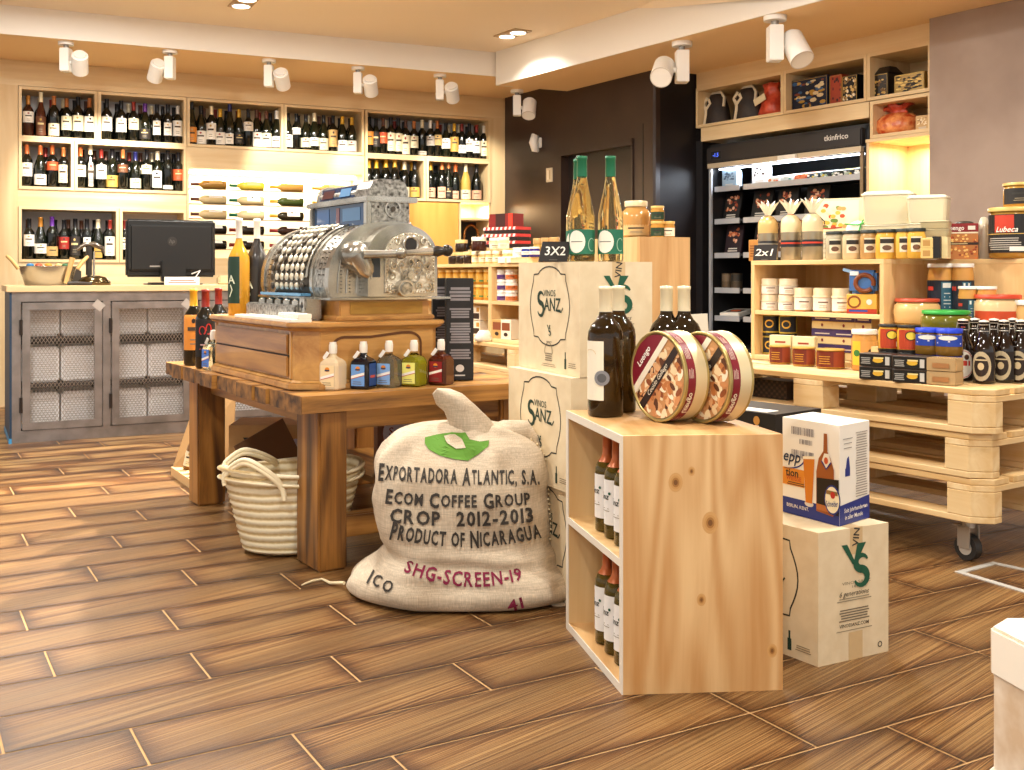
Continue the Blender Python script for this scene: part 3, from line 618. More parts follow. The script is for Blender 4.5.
for di, (x0, x1) in enumerate(((.055, .50), (.555, 1.025), (1.08, 1.545))):
    mb = MB(); z0, z1 = .075, .83; w = .045
    mb.b2((x0, -.012, z0), (x1, .006, z0+w), STEEL); mb.b2((x0, -.012, z1-w), (x1, .006, z1), STEEL); mb.b2((x0, -.012, z0+w), (x0+w, .006, z1-w), STEEL); mb.b2((x1-w, -.012, z0+w), (x1, .006, z1-w), STEEL)
    d = mb.build('door', t, bevel=.003)
    mb = MB(); a0, a1, b0, b1 = x0+w, x1-w, z0+w, z1-w; st = .021
    k = -int((b1-b0)*.62/st)-1
    sl = 1.6
    while a0+k*st < a1:
        for sg in (1, -1):
            xs = a0+k*st   # line x = xs + (z-b0)/sl  (sg) or mirrored
            pts = []
            za, zb = b0, b1; xa, xb = xs, xs+(b1-b0)/sl
            if xa < a0: za += (a0-xa)*sl; xa = a0
            if xb > a1: zb -= (xb-a1)*sl; xb = a1
            if zb-za > .004 and xb > xa:
                if sg < 0: xa, xb = a0+a1-xa, a0+a1-xb
                y = -.002*sg; n_ = Vector((-(zb-za), 0, xb-xa)).normalized()*.0012
                A, B = Vector((xa, y, za)), Vector((xb, y, zb))
                mb.add([A-n_, B-n_, B+n_, A+n_, A+Vector((0, .002, 0))-n_, B+Vector((0, .002, 0))-n_, B+Vector((0, .002, 0))+n_, A+Vector((0, .002, 0))+n_], [(0, 1, 2, 3), (7, 6, 5, 4), (0, 4, 5, 1), (3, 2, 6, 7)], MESHW)
        k += 1
    mb.build('wire_mesh', d)
    for z in (.22, .68): mb = MB(); mb.cyl((x0-.006, -.014, z-.04), .009, .09, M('#3a332f', .4, .7), 10); mb.build('hinge', d)
    mb = MB(); mb.box((x1-.02, -.0125, z1-.02), (.06, .002, .05), M('#b8b0a8', .5, .5), rot=Matrix.Rotation(.7, 3, 'Y')); mb.build('weld_patch', d)
    # printed paper sacks on the three shelves inside
    for zi, z in enumerate((.056, .342, .622)):
        for xi in range(2):
            hh = (.225, .215, .19)[zi]; mb = MB(); wq = (x1-x0)/2-.012; xx = x0+xi*(wq+.012)+wq/2+.004
            mb.box((0, 0, hh/2), (wq, .3, hh), M('#f0eeee', .8)); f = Face(mb, (-wq/2, -.15, 0), (1, 0, 0), (0, 0, 1))
            f.lines(.01, .03, wq-.01, hh-.03, 12, M('#b4b0b0', .8), .35, zi*7+xi+di*3, 1)
            o = mb.build('carton', None, None, bevel=.012); o.location = (*(Cc+Matrix.Rotation(ca, 2) @ Vector((xx, .28))), z); o.rotation_euler = (0, 0, ca)
            tag(o, '%s pale printed carton on the %s shelf behind the %s mesh door' % (['left', 'right'][xi], ['bottom', 'middle', 'upper'][zi], ['first', 'second', 'third'][di]), 'carton', 'pale cartons inside the steel counter')
def on_counter(u, v_=None, back=.25):
    q, _ = hit(Cc+Matrix.Rotation(ca, 2) @ Vector((0, back)), math.degrees(ca), u); return (*q, .9305)
# monitor seen from behind
p = on_counter(171, back=.22); t = thing('computer_monitor', 'black flat computer monitor seen from behind on the steel counter', 'monitor', p, ca)
BP = M('#0e0d0c', .45); w, h = .56, .37
mb = MB(); mb.box((0, .0, .05+h/2), (w, .035, h), BP); b = mb.build('screen_housing', t, bevel=.012, seg=3)
mb = MB(); mb.prism([(-w*.46, -.045), (w*.46, -.045), (w*.49, -.018), (-w*.49, -.018)], .09, .05+h*.9, BP); mb.build('rear_cover', t, bevel=.01)
mb = MB(); f = Face(mb, (0, -.046, .05+h*.62), (1, 0, 0), (0, 0, 1)); f.ell(0, 0, .03, .03, M('#2b2826', .3)); f.text('hp', 0, 0, .036, M('#5a5652', .3), .01, shear=.25); f.lines(-.14, -.165, -.06, -.15, 1, M('#8f8a84', .5), .6); mb.build('logo', t)
mb = MB(); mb.box((0, -.075, .085), (.15, .055, .13), BP); mb.box((0, -.07, .008), (.3, .14, .016), BP); mb.build('stand', t, bevel=.006)
mb = MB(); mb.tube([(.1, -.06, .02), (.14, -.085, .05), (.17, -.07, .09), (.12, -.055, .07)], .004, M('#d8d4cc', .5)); mb.tube([(-.18, -.06, .006), (0, -.11, .005), (.18, -.1, .005)], .004, BLACK); mb.build('cable', t)
p = on_counter(182, back=.06); o = thing('card_sign', 'small white printed card standing in front of the monitor', 'sign', p, ca)
mb = MB(); mb.box((0, 0, .026), (.215, .012, .05), WHITE); f = Face(mb, (-.107, -.006, 0), (1, 0, 0), (0, 0, 1)); f.lines(.02, .012, .195, .04, 2, M('#b05a50', .6), .4); mb.build('card', o)
# oval metal basket with things inside
p = on_counter(48, back=.16); t = thing('metal_tub', 'oval galvanised tub with two loop handles at the left counter end', 'tub', p, ca)
GL = M('#a7a39b', .25, .85)
mb = MB(); mb.lathe([(0, 0), (.125, 0), (.13, .004), (.165, .115), (.168, .118), (.162, .118), (.127, .01), (0, .008)], GL, n=28, sy=.62); mb.build('tub', t)
for s in (-1, 1):
    mb = MB(); mb.tube([(s*.165, -.03, .10), (s*.20, -.03, .15), (s*.225, 0, .175), (s*.20, .03, .15), (s*.165, .03, .10)], .010, M('#c8a266', .6)); mb.build('handle', t)
for i, (dx, dy, c, nn) in enumerate([(-.1, .0, '#2f6f9e', 'blue'), (-.05, .02, '#c24a2a', 'red'), (.0, -.02, '#d98a2a', 'orange'), (.06, .01, '#d8b070', 'tan'), (.1, .0, '#3a6b46', 'green')]):
    mb = MB(); mb.cyl((0, 0, 0), .022, .115, M(c, .5), 12); mb.ball((0, 0, .115), .022, M(c, .5), sc=(1, 1, .5)); o = mb.build('packet', None, (p[0]+dx*math.cos(ca)-dy*math.sin(ca), p[1]+dx*math.sin(ca)+dy*math.cos(ca), p[2]+.009), ca+i)
    tag(o, '%s packet standing in the galvanised tub' % nn, 'packet', 'packets in the galvanised tub')
# tabletop corkscrew lever and black base
p = on_counter(94, back=.2); t = thing('lever_corkscrew', 'black lever corkscrew standing on a shiny dark base', 'corkscrew', p, ca)
mb = MB(); mb.lathe([(0, 0), (.10, 0), (.10, .02), (.07, .05), (.03, .06), (0, .06)], M('#5a4a30', .15, .8), n=22, sy=.8); mb.build('base', t)
mb = MB(); mb.box((-.03, 0, .15), (.035, .04, .19), M('#2a2520', .35)); mb.build('body', t, bevel=.008)
mb = MB(); mb.tube([(-.1, 0, .22), (-.06, 0, .25), (0, 0, .255), (.05, 0, .23), (.055, 0, .2)], [.01, .014, .018, .014, .01], M('#6b6258', .25, .8)); mb.build('lever', t)
mb = MB(); mb.tube([(0, 0, .21), (0, 0, .05)], .007, M('#cfcac0', .2, .9)); mb.build('rod', t)
p = on_counter(66, back=.34); o = MB().box((0, 0, .05), (.17, .12, .1), M('#4d463f', .5)).build('small_case', None, p, ca, bevel=.01, label='low dark grey case behind the tub and corkscrew', cat='case')
q = on_counter(76, back=.08); mb = MB(); mb.tube([(-.05, 0, .012), (0, 0, .014), (.09, .01, .010)], [.010, .012, .008], M('#2a211c', .4)); mb.tube([(-.06, .0, .012), (-.02, 0, .17)], [.012, .016], M('#c9a36a', .6)); mb.build('tongs', None, q, ca, label='wooden handled tool leaning beside the galvanised tub', cat='tool')
q = on_counter(226, back=.2); mb = MB(); mb.box((0, 0, .03), (.11, .09, .06), M('#cbb58e', .4)); mb.build('small_box', None, q, ca, bevel=.01, label='small pale box right of the monitor', cat='box')
# ---------------------------------------------------------------- right wall cabinetry and fridge
WR = Vector((1.417, 8.30)); ra = math.radians(TR); dR = Vector((math.cos(ra), math.sin(ra))); nR = Vector((-math.sin(ra), math.cos(ra)))
def TRu(u): return hit(WR, TR, u)[1]
def robj(mb, name, **kw): return mb.build(name, None, (*WR, 0), ra, **kw)
def rtrim(u0, u1, z0, z1, m=OAK, y0=0, y1=.42):
    a, b = TRu(u0), TRu(u1); mb = MB(); mb.b2((a, y0, z0), (b, y1, z1), m); o = robj(mb, 'trim_%d' % nT[0]); o['kind'] = 'structure'; nT[0] += 1
rtrim(696.5, 932, 2.425, 2.54); rtrim(701, 869, 2.012, 2.115)
mb = MB(); mb.prism([Eq-Vector((0, 0)), Eq+nR*.1, off(Eq+nR*.1, TR, .07), off(Eq, TR, .07)], 0, 2.02, M('#1c1a1c', .4)); struct('trim_%d' % nT[0], mb); nT[0] += 1
def rcell(u0, u1, z0, z1, lab, t=.022, depth=.42):
    a, b = TRu(u0), TRu(u1); w = b-a; p = WR+dR*a
    o = thing('display_cabinet', lab, 'wall shelf', (*p, z0), ra)
    for nm, q0, q1 in (('side_panel', (0, -.01, 0), (t, depth, z1-z0)), ('side_panel', (w-t, -.01, 0), (w, depth, z1-z0)), ('top_panel', (t, -.01, z1-z0-t), (w-t, depth, z1-z0)), ('shelf_board', (t, -.01, 0), (w-t, depth, t)), ('back_panel', (t, depth-.015, t), (w-t, depth-.003, z1-z0-t))):
        mb = MB(); mb.b2(q0, q1, OAKV if nm == 'side_panel' else OAK); mb.build(nm, o)
rcell(696.8, 784, 2.118, 2.423, 'open oak cabinet of hanging ham bags, above the fridge at left')
rcell(784.4, 867.5, 2.118, 2.423, 'open oak cabinet of tins, above the right half of the fridge')
rcell(868, 932, 2.118, 2.423, 'open oak cabinet of house shaped tins beside the plaster column')
rcell(871, 932, 1.872, 2.112, 'small open oak cabinet holding the red wrapped loaf')
a, b = TRu(866.5), TRu(934)
o = thing('display_cabinet', 'tall brightly lit oak niche between fridge and plaster column', 'wall shelf', (*(WR+dR*a), .0), ra)
mb = MB(); mb.b2((0, 0, 0), (.022, .42, 1.86), OAKV); mb.build('side_panel', o); mb = MB(); mb.b2((.022, .40, 0), (b-a, .42, 1.86), OAKV); mb.build('back_panel', o)
for q0, q1 in (((.022, 0, 1.42), (b-a, .4, 1.445)), ((.022, 0, .9), (b-a, .4, .925)), ((0, -.01, 1.85), (b-a, .42, 1.87))): mb = MB(); mb.b2(q0, q1, OAK); mb.build('shelf_board', o)
q = WR+dR*(a+b)/2+nR*.2; area('niche_light', (q.x, q.y, 1.83), .25, 5, (1, .84, .52))
# open fridge
f0, f1 = TRu(705.5), TRu(866); fw = f1-f0
t = thing('display_fridge', 'tall black open front display fridge set into the oak wall', 'fridge', (*(WR+dR*f0+nR*.03), 0), ra)
BK = M('#17171a', .4); FD = M('#101113', .5); SS = M('#b9bcc2', .3, .4)
mb = MB(); mb.b2((0, .5, .05), (fw, .55, 1.98), FD); mb.b2((0, 0, 0), (.03, .5, 1.98), BK); mb.b2((fw-.03, 0, 0), (fw, .5, 1.98), BK); mb.b2((0, 0, 1.94), (fw, .5, 1.98), BK); mb.b2((0, 0, 0), (fw, .5, .45), BK); mb.build('cabinet', t)
mb = MB(); mb.b2((.015, -.04, 1.835), (fw-.03, .06, 1.955), M('#262120', .38)); h_ = mb.build('header', t, bevel=.008)
mb = MB(); f = Face(mb, (0, -.041, 1.835), (1, 0, 0), (0, 0, 1)); f.rect(.07, .03, .17, .085, M('#2a2a2e', .2)); f.text('-1.5', .12, .058, .04, M('#4a6cff', .4, emit=1.2), .01); mb.build('thermostat', h_)
mb = MB(); f = Face(mb, (0, -.041, 1.835), (1, 0, 0), (0, 0, 1)); f.text('tkinfrico', fw-.23, .075, .052, M('#d8d6d0', .4), .015, fit=.2); mb.build('lettering', h_)
mb = MB(); mb.b2((.02, -.03, 1.80), (fw-.04, .0, 1.835), M('#c9b79a', .4, .3)); mb.build('blind_rail', t)
mb = MB(); mb.b2((fw*.5, -.05, 1.80), (fw*.5+.16, -.03, 1.83), M('#e6e2d8', .4)); mb.build('blind_handle', t)
for x in (.03, fw-.05): mb = MB(); mb.b2((x-.012, -.012, .45), (x+.012, .005, 1.80), SS if x < 1 else M('#8a7458', .4, .5)); mb.build('door_post', t)
FZ = [1.64, 1.395, 1.138, .875, .665]
for z in FZ:
    mb = MB(); mb.b2((.045, .03, z), (fw-.06, .44, z+.012), M('#3a3c40', .4)); mb.b2((.045, .02, z-.018), (.30, .03, z+.022), SS); mb.b2((.34, .02, z-.018), (fw-.06, .03, z+.022), SS); mb.build('shelf', t)
mb = MB(); mb.b2((.06, .05, 1.79), (fw-.08, .08, 1.8), M('#e8f0ff', .5, emit=4)); mb.build('lamp_tube', t)
q = WR+dR*(f0+fw/2)+nR*.12; area('fridge_light', (q.x, q.y, 1.785), fw-.2, 16, (.82, .9, 1), (math.radians(-12), 0, ra), .05)
def FP(x, y, z): q = WR+dR*(f0+x)+nR*(.03+y); return (q.x, q.y, z)
def flat_art(mb, w, h, y, cols, seed, n=26, region=(.1, .3, .9, .9)):
    r = random.Random(seed); f = Face(mb, (-w/2, y, 0), (1, 0, 0), (0, 0, 1))
    for i in range(n):
        cx = w*r.uniform(region[0]+.08, region[2]-.08); cy = h*r.uniform(region[1]+.05, region[3]-.05)
        f.ell(cx, cy, w*r.uniform(.04, .1), h*r.uniform(.03, .07), M(r.choice(cols), .55), 1+i*.05, 8)
    return f
def pack(name, label, cat, loc, rz, w, h, d, base, cols, seed, tilt=0, group=None, frame=None, txt=None, n=22):
    mb = MB(); mb.box((0, 0, h/2), (w, d, h), M(base, .4))
    f = flat_art(mb, w, h, -d/2, cols, seed, n)
    f.lines(w*.2, h*.08, w*.8, h*.24, 2, M('#cfc9bd', .6), .5, seed)
    if txt: f.text(txt, w/2, h*.94, h*.08, M('#e8e2d4', .5))
    return mb.build(name, None, loc, rot=(tilt, 0, rz), bevel=.002, label=label, cat=cat, group=group)
meat = ['#a04a2a', '#c2683c', '#7d2c1c', '#d99a72', '#e0b090']
for i, (x, w) in enumerate(((.12, .17), (.42, .19), (.66, .19), (.93, .20))):
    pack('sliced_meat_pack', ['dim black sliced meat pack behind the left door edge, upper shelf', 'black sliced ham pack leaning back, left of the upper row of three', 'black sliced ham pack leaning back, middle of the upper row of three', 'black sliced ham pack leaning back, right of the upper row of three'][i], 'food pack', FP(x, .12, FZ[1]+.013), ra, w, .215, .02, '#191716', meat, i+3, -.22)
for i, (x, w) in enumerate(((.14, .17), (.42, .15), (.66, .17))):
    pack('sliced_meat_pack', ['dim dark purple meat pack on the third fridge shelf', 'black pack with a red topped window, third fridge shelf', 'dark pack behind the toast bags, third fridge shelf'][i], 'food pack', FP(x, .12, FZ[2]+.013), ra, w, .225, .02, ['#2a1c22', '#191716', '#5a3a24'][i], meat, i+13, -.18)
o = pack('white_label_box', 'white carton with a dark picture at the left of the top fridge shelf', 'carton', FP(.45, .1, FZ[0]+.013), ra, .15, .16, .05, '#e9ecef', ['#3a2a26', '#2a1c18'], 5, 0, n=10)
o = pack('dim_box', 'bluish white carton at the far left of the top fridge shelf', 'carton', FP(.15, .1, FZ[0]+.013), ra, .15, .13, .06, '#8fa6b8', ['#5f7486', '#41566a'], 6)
for i, (x, w, c, s_) in enumerate([(.62, .13, '#e8ecec', 'white and orange'), (.74, .12, '#d7e6ea', 'white and teal'), (.86, .11, '#c9603a', 'red'), (.975, .115, '#22384a', 'dark blue'), (1.085, .11, '#1c2228', 'black and yellow'), (1.185, .10, '#20261f', 'black and green'), (1.275, .09, '#262a30', 'black and white'), (1.35, .08, '#1a1c20', 'black with white dots')]):
    cs = {'#e8ecec': ['#d8632f', '#f4f4f2', '#e79a6a'], '#d7e6ea': ['#3f9a9a', '#f4f4f2', '#c9d6d8'], '#c9603a': ['#8a2a18', '#e0835a']}.get(c, ['#dfe6e8', '#d8c23a', '#9fb4a0', '#f2f2ee'])
    mb = MB(); mb.box((0, 0, .03), (w, .28, .05), M(c, .35)); r = random.Random(i)
    f = Face(mb, (-w/2, -.14, .0551), (1, 0, 0), (0, 1, 0)); g = Face(mb, (-w/2, -.1401, 0), (1, 0, 0), (0, 0, 1))
    for k in range(16): f.ell(r.uniform(.02, w-.02), r.uniform(.02, .26), .012, .018, M(r.choice(cs), .5), 1+k*.1, 8)
    for k in range(9): g.ell(r.uniform(.012, w-.012), r.uniform(.02, .045), .012, .007, M(r.choice(cs), .5), 1+k*.1, 8)
    o = mb.build('vacuum_pack', None, FP(x, .18, FZ[0]+.022), rot=(math.radians(9), 0, ra), bevel=.008, label='%s vacuum pack lying on the top fridge shelf' % s_, cat='food pack')
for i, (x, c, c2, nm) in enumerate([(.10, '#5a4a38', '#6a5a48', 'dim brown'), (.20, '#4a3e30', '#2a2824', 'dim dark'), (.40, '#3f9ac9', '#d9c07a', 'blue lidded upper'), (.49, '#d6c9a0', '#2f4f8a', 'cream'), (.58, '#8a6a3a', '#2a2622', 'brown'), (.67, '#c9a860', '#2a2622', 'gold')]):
    for k in range(2):
        mb = MB(); mb.cyl((0, 0, 0), .042, .05, M(c2 if k else c, .35, .2), 18); mb.cyl((0, 0, .05), .043, .008, M(c, .3, .4), 18)
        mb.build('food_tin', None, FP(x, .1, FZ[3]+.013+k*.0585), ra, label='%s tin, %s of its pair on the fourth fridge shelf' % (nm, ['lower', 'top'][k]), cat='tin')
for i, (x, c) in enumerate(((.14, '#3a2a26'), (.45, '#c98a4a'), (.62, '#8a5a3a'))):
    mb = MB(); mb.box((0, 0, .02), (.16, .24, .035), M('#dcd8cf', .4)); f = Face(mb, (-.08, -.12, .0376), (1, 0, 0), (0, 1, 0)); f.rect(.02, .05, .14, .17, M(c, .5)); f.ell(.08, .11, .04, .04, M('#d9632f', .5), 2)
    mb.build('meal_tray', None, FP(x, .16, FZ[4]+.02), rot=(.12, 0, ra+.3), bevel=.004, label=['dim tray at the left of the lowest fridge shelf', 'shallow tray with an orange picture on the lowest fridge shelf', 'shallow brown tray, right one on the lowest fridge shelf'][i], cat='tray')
# things in the oak cabinets
def RP(u, back, z): q, _ = hit(WR+nR*back, TR, u); return (q.x, q.y, z)
def ham_bag(u, lab, s=1):
    t = thing('ham_gift_bag', lab, 'gift bag', RP(u, .12, 2.1405), ra); D = noisy('dark brown fabric', '#1f1713', '#33251c', 14, .6)
    mb = MB(); n = 14; pr = [(.13, 0), (.135, .01), (.115, .12), (.085, .2), (.06, .235), (0, .24)]; mb.lathe([(a*s, z) for a, z in pr], D, n=18, sy=.6); mb.build('bag', t)
    W_ = M('#d8c8aa', .6); mb = MB(); f = Face(mb, (0, -.0875, 0), (1, 0, 0), (0, .16, 1))
    f.line([(-.05, .0), (-.045, .08), (-.05, .12)], .028, W_); f.line([(-.05, .12), (-.085, .17), (-.05, .215)], .028, W_, 2); f.line([(-.05, .12), (-.01, .165), (-.035, .20)], .028, W_, 3)
    mb.build('ribbon', t); mb = MB(); mb.tube([(-.08, -.01, .20), (-.04, 0, .248), (.04, 0, .25), (.09, -.01, .2), (.1, -.03, .13)], .012, W_); mb.build('handle', t)
ham_bag(717, 'dark brown ham gift bag with a pale ribbon, left one of two'); ham_bag(748, 'dark brown ham gift bag with a pale ribbon, right one of two', 1.05)
t = thing('red_gift_bag', 'crumpled red bag with a cream card, right of the ham gift bags', 'gift bag', RP(772, .12, 2.1405), ra)
RD = noisy('crinkled red cellophane', '#a8321e', '#d4573a', 16, .3, bump=.6, dist=.01); mb = MB(); mb.lathe([(0, 0), (.09, 0), (.105, .03), (.10, .08), (.085, .13), (.06, .17), (.065, .2), (.085, .235), (.05, .22), (0, .2)], RD, n=26, sy=.7); obj('bag', crumple(mb.mesh('bag'), .02, 22), t)
mb = MB(); mb.box((-.04, -.085, .12), (.11, .006, .05), M('#dccaa2', .6), rot=Matrix.Rotation(-.35, 3, 'Y')); mb.build('card', t)
def tinbox(lab, u, back, z, w, h, d, base, cols, seed, n=40, name='decorated_tin', roof=None, loc=None, rz=None):
    mb = MB(); mb.box((0, 0, h/2), (w, d, h), M(base, .3, .3)); f = flat_art(mb, w, h, -d/2, cols, seed, n, (.02, .04, .98, .96))
    f.line([(w*.03, h*.04), (w*.97, h*.04), (w*.97, h*.96), (w*.03, h*.96)], .004, M('#b9964a', .4, .5), 3, True)
    if roof: mb.prism([(-w/2-.006, -d/2-.006), (w/2+.006, -d/2-.006), (w/2+.006, d/2+.006), (-w/2-.006, d/2+.006)], h, h+roof, M('#1d1a18', .35), inset=[(-w*.4, -d*.2), (w*.4, -d*.2), (w*.4, d*.2), (-w*.4, d*.2)])
    return mb.build(name, None, loc or RP(u, back, z), ra if rz is None else rz, bevel=.003, label=lab, cat='tin')
tinbox('large dark blue tin with many gilt figures in the oak cabinet', 814, .1, 2.1405, .32, .215, .1, '#15203a', ['#b9913c', '#7a3a2a', '#2f5a8a', '#d8c9a0', '#16202f'], 2, 60)
tinbox('narrow red tin with a dark window, beside the large blue tin', 840.5, .1, 2.1405, .1, .20, .1, '#9a3a22', ['#5a1c12', '#3a120c'], 3, 12)
tinbox('black tin with gilt patterns at the right of the cabinet', 854.5, .1, 2.1405, .12, .18, .1, '#1a1616', ['#cfae68', '#e8dcc0', '#8a6a3a'], 4, 50)
tinbox('house shaped tin with gilt windows and a dark roof', 884, .12, 2.1405, .18, .15, .16, '#2a2118', ['#c9a050', '#e0c27a', '#6a4a22', '#2a2118'], 5, 44, roof=.05)
tinbox('low gilt and black tin beside the plaster column', 915, .10, 2.1405, .22, .12, .12, '#8a6a2a', ['#1d1a16', '#e0c070', '#2a2118'], 6, 44)
t = thing('wrapped_cake', 'round loaf wrapped in crinkled orange red cellophane with a knot', 'cake', RP(898, .13, 1.8945), ra)
mb = MB(); mb.lathe([(0, 0), (.13, 0), (.155, .03), (.15, .09), (.10, .13), (.03, .145), (.02, .15)], noisy('orange red cellophane', '#b8421e', '#f0a060', 22, .25, bump=.7, dist=.01), n=30, sy=.8); obj('loaf', crumple(mb.mesh('loaf'), .008, 30), t)
mb = MB(); mb.lathe([(.06, .125), (.045, .15), (.07, .175), (.10, .185), (.08, .195), (.02, .17)], RD, n=24, sy=.7); obj('knot', crumple(mb.mesh('knot'), .035, 20), t)
pack('cookie_bag', 'small see through biscuit bag right of the wrapped loaf', 'food pack', RP(925, .06, 1.8945), ra, .10, .09, .05, '#c9a26a', ['#f0e0c0', '#8a5a32', '#e8d0a0'], 9)
mb = MB(); mb.cyl((0, 0, 0), .11, .05, M('#e6d2a8', .5), 24); mb.build('round_cheese', None, RP(915, .2, 1.4455), ra, label='round pale cheese on the board of the bright niche', cat='cheese')
# smoke horn and switch on the dark wall
dwa = math.degrees(math.atan2(drr.y, drr.x)); q, _ = hit(Aq-nb*.0, dwa, 540); z = 1+(HV-143)*q.y/F
t = thing('wall_siren', 'small white rounded siren mounted high on the dark wall', 'siren', (*q, z), math.atan2(drr.y, drr.x))
mb = MB(); mb.box((0, -.012, 0), (.07, .024, .09), WHITE); mb.build('bracket', t, bevel=.005); mb = MB(); mb.tube([(-.0, -.03, .045), (0, -.055, .055), (-.0, -.07, 0), (-.0, -.05, -.06), (0, -.02, -.07)], [.02, .035, .038, .034, .015], WHITE, 12); mb.build('siren_body', t)
q, _ = hit(Aq, dwa, 550); z = 1+(HV-175)*q.y/F
mb = MB(); mb.box((0, -.006, 0), (.085, .012, .12), M('#cfc0a2', .5)); f = Face(mb, (0, -.0121, 0), (1, 0, 0), (0, 0, 1)); f.rect(-.025, -.04, -.003, .04, M('#e6dcc6', .5)); f.rect(.003, -.04, .025, .04, M('#b09c78', .5)); mb.build('switch_plate', None, (*q, z), math.atan2(drr.y, drr.x), label='small cream switch plate on the dark wall left of the door', cat='switch')
# ---------------------------------------------------------------- rustic table
TA = Vector((-.685, 3.525)); ta = math.radians(32.5); u1 = Vector((math.cos(ta), math.sin(ta))); u2 = Vector((-math.sin(ta), math.cos(ta)))
OLD = wood('old rough timber', '#583618', '#c08a46', axis=1, fine=13, knots=2.4, contrast=(.3, .72), mid='#a0702f', bump=.5, rough=.42)
OLDX = wood('old rough timber end', '#583618', '#c8924c', axis=0, fine=13, knots=2.4, contrast=(.3, .72), mid='#a87638', bump=.5, rough=.42)
OLDZ = wood('old rough timber post', '#4a2c12', '#b9823e', axis=2, fine=12, knots=1.8, contrast=(.32, .70), mid='#946228', bump=.5, rough=.45)
END = noisy('dark end grain', '#3a2412', '#9a6c38', 18, .6, bump=.6, dist=.006)
TW, TL, TZ = .96, 1.71, .5985
t = thing('rustic_table', 'heavy rustic timber table carrying the old cash register', 'table', (*TA, 0), ta)
mb = MB(); r = random.Random(5)
y = 0.0; k = 0
while y < TL-.01:           # boards run across, their sawn ends make the long edge
    w = min(r.uniform(.12, .19), TL-y); e = r.uniform(-.012, .012) if k else 0; zt = TZ-(r.uniform(0, .004) if k else 0)
    mb.b2((e, y+.0025, TZ-.057), (TW, y+w-.0025, zt), OLDX); mb.b2((e-.001, y+.004, TZ-.056-r.uniform(0, .006)), (e-.0005, y+w-.006, zt-.002), END); y += w; k += 1
mb.build('tabletop', t, bevel=.005)
for i, (x, y) in enumerate(((.075, .045), (.04, 1.30), (.80, .05), (.80, 1.36))):
    mb = MB(); sx, sy = (.105, .2) if i != 1 else (.12, .14); z1 = TZ-.058; g = [(x, y), (x+sx, y), (x+sx, y+sy), (x, y+sy)]
    mb.prism(g, 0, z1, OLDZ); mb.build('leg', t, bevel=.008)
mb = MB(); mb.b2((.18, .07, TZ-.058-.07), (.80, .12, TZ-.058), OLDX); mb.build('apron', t, bevel=.004)
mb = MB(); mb.b2((.095, .25, TZ-.058-.06), (.135, 1.30, TZ-.058), OLD); mb.build('apron', t, bevel=.004)
mb = MB(); mb.b2((.18, .075, .10), (.80, .125, .178), OLDX); mb.build('stretcher', t, bevel=.005)
mb = MB(); mb.b2((.56, .127, .15), (.90, 1.36, .175), OLD); mb.build('lower_shelf', t, bevel=.003)
def TP(a, b, z): q = TA+u1*a+u2*b; return (q.x, q.y, z)
# brown gift cartons on the lower shelf
def gift_carton(a, b, lab, i):
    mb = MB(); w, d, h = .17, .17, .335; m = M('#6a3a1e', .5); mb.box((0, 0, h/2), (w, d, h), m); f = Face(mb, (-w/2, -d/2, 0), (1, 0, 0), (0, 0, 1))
    pts = [(w/2+.062*math.cos(x)*(1+.05*math.cos(4*x)), .19+.088*math.sin(x)*(1+.06*math.cos(4*x))) for x in [k*2*PI/32 for k in range(32)]]
    f.poly(pts, M('#b9aebc', .6)); f.line(pts, .002, M('#8a3a2a', .5), 2, True); f.text('Sanz', w/2, .195, .046, M('#7a2420', .5), .012, 1, 3); f.lines(w/2-.025, .15, w/2+.025, .165, 2, GREYINK, .3, 1, 3)
    f.text('La Mejorada', w/2, .30, .018, M('#b07a50', .5)); f.rect(w*.55, .01, w*.9, .045, M('#b9c4d8', .5))
    mb.build('wine_carton', None, TP(a, b, .1755), ta-.35+i*.05, bevel=.002, label=lab, cat='carton')
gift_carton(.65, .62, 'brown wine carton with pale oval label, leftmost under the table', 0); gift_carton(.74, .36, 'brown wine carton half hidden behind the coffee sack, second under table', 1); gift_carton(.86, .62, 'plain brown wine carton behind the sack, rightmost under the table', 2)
mb = MB(); mb.box((0, 0, .09), (.2, .16, .18), M('#4a7a34', .4)); f = Face(mb, (-.1, -.08, 0), (1, 0, 0), (0, 0, 1)); f.rect(.0, .12, .2, .18, M('#6a9a3a', .4)); mb.build('green_bag', None, TP(.88, .28, .33), ta, bevel=.02, label='green packet on dark blue crate behind the coffee sack', cat='packet')
mb = MB(); mb.b2((-.12, -.09, 0), (.12, .09, .153), M('#1c2630', .5)); mb.b2((-.12, -.091, .1), (.12, -.09, .13), M('#34485a', .5)); mb.build('blue_crate', None, TP(.88, .28, .1755), ta, bevel=.004, label='dark blue crate behind the coffee sack, below a green packet', cat='crate')
# leaning carton with small bottles, dark lid and second carton beneath the table
E1, E2 = PZ(173, 469, .03), PZ(201, 488, .03); T1 = P(199, 394, 5.72); T2 = P(236, 398, 5.55); G1 = PZ(232, 470, .03)
t = thing('cardboard_tray', 'slanted cardboard display tray of small bottles left under the table', 'box', (E1.x, E1.y, .0)); o_ = Vector((E1.x, E1.y, 0))
def slab(mb, q, m, tk=.01):
    q = [Vector(p)-o_ for p in q]; n = (q[1]-q[0]).cross(q[2]-q[0]).normalized()*tk; mb.add(q+[p+n for p in q], [(3, 2, 1, 0), (4, 5, 6, 7), (0, 1, 5, 4), (1, 2, 6, 5), (2, 3, 7, 6), (3, 0, 4, 7)], m)
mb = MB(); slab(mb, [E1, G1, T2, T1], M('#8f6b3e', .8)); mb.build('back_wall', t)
mb = MB(); slab(mb, [E1, E2, Vector((G1.x+.1, E2.y+.1, .03)), G1], M('#d8b27c', .7)); mb.build('bottom', t)
